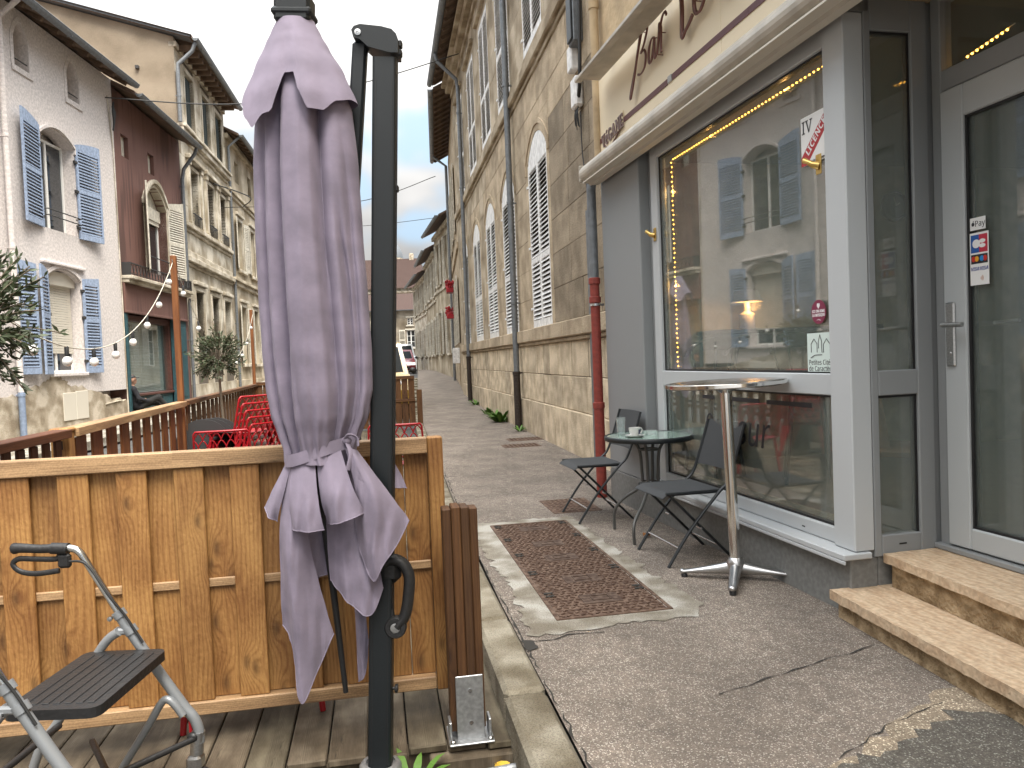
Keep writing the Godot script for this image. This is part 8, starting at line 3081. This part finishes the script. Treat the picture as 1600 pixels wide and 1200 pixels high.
	mb.bx(-w * 0.22, w * 0.22, h * 0.38, h * 0.43, 0.478 * l, 0.496 * l, 0.01)
	put(mb, "grille", M.blackplastic, o)
	mb = MB.new()
	mb.bx(-0.26, 0.26, h * 0.235, h * 0.295, 0.505 * l, 0.512 * l, 0.004)
	put(mb, "number_plate", M.paper, o)

func cars() -> void:
	var g := func(x: float, z: float) -> float: return rise(x, -z) - 0.20
	car("yellow van parked just past the far end of the terrace, half hidden by the pole", "parked_van", "van", at(-3.62, g.call(-3.6, -20.6), -20.6, 8), lin(0.36, 0.225, 0.015), 4.2, 1.75, 1.88, true)
	car("red car parked far down the street, facing the camera", "parked_car", "car", at(-6.95, g.call(-6.9, -48.5), -48.5, 8), lin(0.17, 0.006, 0.011), 4.1, 1.76, 1.50, false)
	car("white van parked behind the red car at the end of the street", "parked_van", "van", at(-7.9, g.call(-7.9, -56.0), -56.0, 8), lin(0.42, 0.43, 0.44), 4.8, 1.9, 2.05, true)

# ---------------------------------------------------------------- the man on the doorstep
func body_mesh(bones: Array, cell: float, blend: float) -> MB:   # smooth union of tapered capsules, meshed as surface nets
	var lo := Vector3(1e9, 1e9, 1e9)
	var hi := -lo
	for b in bones:
		var r := maxf(b[2], b[3]) + cell * 2.0
		for p in [b[0], b[1]]:
			lo = lo.min(p - Vector3(r, r, r))
			hi = hi.max(p + Vector3(r, r, r))
	var n := Vector3i(((hi - lo) / cell).ceil()) + Vector3i(1, 1, 1)
	var fld := PackedFloat32Array()
	fld.resize(n.x * n.y * n.z)
	fld.fill(1.0)
	for b in bones:
		var a: Vector3 = b[0]
		var d: Vector3 = b[1] - a
		var l2 := maxf(d.length_squared(), 1e-8)
		var r := maxf(b[2], b[3]) + cell * 2.5 + blend
		var mn := Vector3i((((a.min(b[1])) - Vector3(r, r, r) - lo) / cell).floor())
		var mx := Vector3i((((a.max(b[1])) + Vector3(r, r, r) - lo) / cell).ceil())
		for z in range(maxi(mn.z, 0), mini(mx.z, n.z - 1) + 1):
			for y in range(maxi(mn.y, 0), mini(mx.y, n.y - 1) + 1):
				for x in range(maxi(mn.x, 0), mini(mx.x, n.x - 1) + 1):
					var p := lo + Vector3(x, y, z) * cell
					var t := clampf((p - a).dot(d) / l2, 0.0, 1.0)
					var s := p.distance_to(a + d * t) - lerpf(b[2], b[3], t)
					var i := (z * n.y + y) * n.x + x
					var o := fld[i]
					var h := maxf(blend - absf(o - s), 0.0) / blend
					fld[i] = minf(o, s) - h * h * blend * 0.25
	var mb := MB.new()
	var id := {}
	for z in n.z - 1:
		for y in n.y - 1:
			for x in n.x - 1:
				var sum := Vector3.ZERO
				var cnt := 0
				var c := []
				for k in 8:
					c.append(fld[((z + (k >> 2)) * n.y + y + ((k >> 1) & 1)) * n.x + x + (k & 1)])
				for e in [[0, 1], [2, 3], [4, 5], [6, 7], [0, 2], [1, 3], [4, 6], [5, 7], [0, 4], [1, 5], [2, 6], [3, 7]]:
					var va: float = c[e[0]]
					var vb: float = c[e[1]]
					if (va < 0.0) != (vb < 0.0):
						var t := va / (va - vb)
						var pa := Vector3(e[0] & 1, (e[0] >> 1) & 1, e[0] >> 2)
						var pb := Vector3(e[1] & 1, (e[1] >> 1) & 1, e[1] >> 2)
						sum += pa.lerp(pb, t)
						cnt += 1
				if cnt:
					var p := lo + (Vector3(x, y, z) + sum / cnt) * cell
					var gx: float = (c[1] + c[3] + c[5] + c[7]) - (c[0] + c[2] + c[4] + c[6])
					var gy: float = (c[2] + c[3] + c[6] + c[7]) - (c[0] + c[1] + c[4] + c[5])
					var gz: float = (c[4] + c[5] + c[6] + c[7]) - (c[0] + c[1] + c[2] + c[3])
					var best := 1e9
					for b in bones:
						var d: Vector3 = b[1] - b[0]
						var t := clampf((p - b[0]).dot(d) / maxf(d.length_squared(), 1e-8), 0, 1)
						var s: float = p.distance_to(b[0] + d * t) - lerpf(b[2], b[3], t)
						if s < best:
							best = s
							mb.col = b[4]
					id[Vector3i(x, y, z)] = mb.vert(p, Vector3(gx, gy, gz))
	for q in id.keys():
		var f0: float = fld[(q.z * n.y + q.y) * n.x + q.x]
		for ax in 3:
			var st: Vector3i = [Vector3i(1, 0, 0), Vector3i(0, 1, 0), Vector3i(0, 0, 1)][ax]
			var qe: Vector3i = q + st
			if qe.x >= n.x or qe.y >= n.y or qe.z >= n.z:
				continue
			var f1: float = fld[(qe.z * n.y + qe.y) * n.x + qe.x]
			if (f0 < 0.0) == (f1 < 0.0):
				continue
			var u: Vector3i = [Vector3i(0, 1, 0), Vector3i(0, 0, 1), Vector3i(1, 0, 0)][ax]
			var w: Vector3i = [Vector3i(0, 0, 1), Vector3i(1, 0, 0), Vector3i(0, 1, 0)][ax]
			if not (id.has(q - u) and id.has(q - w) and id.has(q - u - w)):
				continue
			var a: int = id[q]
			var b: int = id[q - u]
			var c2: int = id[q - u - w]
			var d2: int = id[q - w]
			if f0 < 0.0:
				mb.idx.append_array([a, c2, b, a, d2, c2])
			else:
				mb.idx.append_array([a, b, c2, a, c2, d2])
	return mb

func seated_man() -> void:
	var o := thing("person", "person in dark clothes and a cap sitting on the teal shop's doorstep", "person", FR * at(0.05, 0, -0.40, -52) * at(0, 0, 0.40))
	var coat := Color(0.012, 0.013, 0.018)
	var trou := Color(0.016, 0.016, 0.019)
	var skin := Color(0.36, 0.20, 0.14)
	var shoe := Color(0.010, 0.010, 0.010)
	var V := func(s: float, y: float, x: float) -> Vector3: return Vector3(x, y, -s)
	var b := [
		[V.call(0.40, 0.52, -0.08), V.call(0.40, 0.52, 0.08), 0.11, 0.11, coat],
		[V.call(0.38, 0.55, 0.0), V.call(0.30, 0.80, 0.0), 0.13, 0.135, coat],
		[V.call(0.30, 0.80, 0.0), V.call(0.27, 0.92, 0.0), 0.13, 0.10, coat],
		[V.call(0.28, 0.93, -0.16), V.call(0.28, 0.93, 0.16), 0.065, 0.065, coat],
		[V.call(0.28, 0.96, 0.0), V.call(0.28, 1.06, 0.0), 0.055, 0.05, skin],
		[V.call(0.28, 1.12, 0.0), V.call(0.295, 1.18, 0.0), 0.082, 0.095, skin],
		[V.call(0.385, 1.13, 0.0), V.call(0.40, 1.12, 0.0), 0.016, 0.014, skin],
		[V.call(0.35, 1.08, 0.0), V.call(0.355, 1.08, 0.0), 0.035, 0.03, skin],
		[V.call(0.29, 1.14, 0.088), V.call(0.285, 1.12, 0.088), 0.016, 0.014, skin],
		[V.call(0.28, 0.92, 0.18), V.call(0.36, 0.70, 0.24), 0.055, 0.047, coat],
		[V.call(0.36, 0.70, 0.24), V.call(0.58, 0.64, 0.16), 0.046, 0.036, coat],
		[V.call(0.58, 0.64, 0.16), V.call(0.66, 0.64, 0.12), 0.033, 0.026, skin],
		[V.call(0.28, 0.92, -0.18), V.call(0.36, 0.70, -0.22), 0.055, 0.047, coat],
		[V.call(0.36, 0.70, -0.22), V.call(0.58, 0.66, -0.10), 0.046, 0.036, coat],
		[V.call(0.58, 0.66, -0.10), V.call(0.66, 0.65, -0.05), 0.033, 0.026, skin],
		[V.call(0.42, 0.53, 0.09), V.call(0.84, 0.72, 0.12), 0.088, 0.062, trou],
		[V.call(0.84, 0.70, 0.12), V.call(1.14, 0.36, 0.12), 0.06, 0.045, trou],
		[V.call(1.14, 0.34, 0.12), V.call(1.32, 0.325, 0.13), 0.042, 0.036, shoe],
		[V.call(0.42, 0.53, -0.09), V.call(0.86, 0.60, -0.08), 0.088, 0.062, trou],
		[V.call(0.86, 0.56, -0.08), V.call(1.20, 0.36, -0.06), 0.06, 0.045, trou],
		[V.call(1.20, 0.34, -0.06), V.call(1.38, 0.325, -0.05), 0.042, 0.036, shoe],
	]
	put(body_mesh(b, 0.018, 0.05), "body", M.cloth_dark, o)
	var mb := MB.new()
	mb.ball(V.call(0.285, 1.205, 0.0), Vector3(0.098, 0.068, 0.103), 16, 10)
	mb.ball(V.call(0.40, 1.20, 0.0), Vector3(0.06, 0.012, 0.075), 14, 6)
	put(mb, "cap", M.black, o)
	mb = MB.new()
	for sx in [-1.0, 1.0]:
		mb.ball(V.call(0.385, 1.155, sx * 0.035), Vector3(0.011, 0.007, 0.008), 8, 6)
	put(mb, "eye", M.black, o)

func cables() -> void:
	for e in [
		["black overhead cable from the pink house corner across the street to the stone house eaves", [Vector3(-8.78, 7.45, -17.3), Vector3(-6.2, 7.6, -18.5), Vector3(-3.6, 8.5, -20.0), Vector3(-1.08, 9.55, -21.0)], 0.014],
		["lower overhead cable crossing the street beyond the parasol", [Vector3(-9.75, 6.95, -27.0), Vector3(-5.0, 6.75, -26.0), Vector3(-2.28, 7.5, -26.0)], 0.012],
		["thin farthest overhead cable crossing the street above the roofs", [Vector3(-10.5, 7.8, -36.0), Vector3(-6.5, 7.55, -35.0), Vector3(-3.05, 7.6, -34.0)], 0.012],
		["short black cable along the pale stone houses on the left", [Vector3(-9.72, 7.55, -26.0), Vector3(-9.35, 7.6, -28.5), Vector3(-10.1, 7.6, -30.0)], 0.02],
	]:
		var o := thing("overhead_cable", e[0], "cable")
		var mb := MB.new()
		mb.tube(smooth_line(e[1], 10), e[2], 6)
		put(mb, "cable", M.cable, o)
	var o := thing("cable_anchor", "black knot of cables at the top corner of the pink house", "cable anchor", FP * at(0.06, 7.25, -1.72))
	var mb := MB.new()
	for k in 5:
		mb.tube(smooth_line([Vector3(0.02, 0.25 - k * 0.03, -0.05 + k * 0.02), Vector3(0.05, 0.0, 0.08 - k * 0.03), Vector3(0.03, -0.22 - k * 0.05, -0.02 + k * 0.02), Vector3(0.0, -0.1, -0.1)], 5), 0.018, 6)
	put(mb, "cable", M.cable, o)
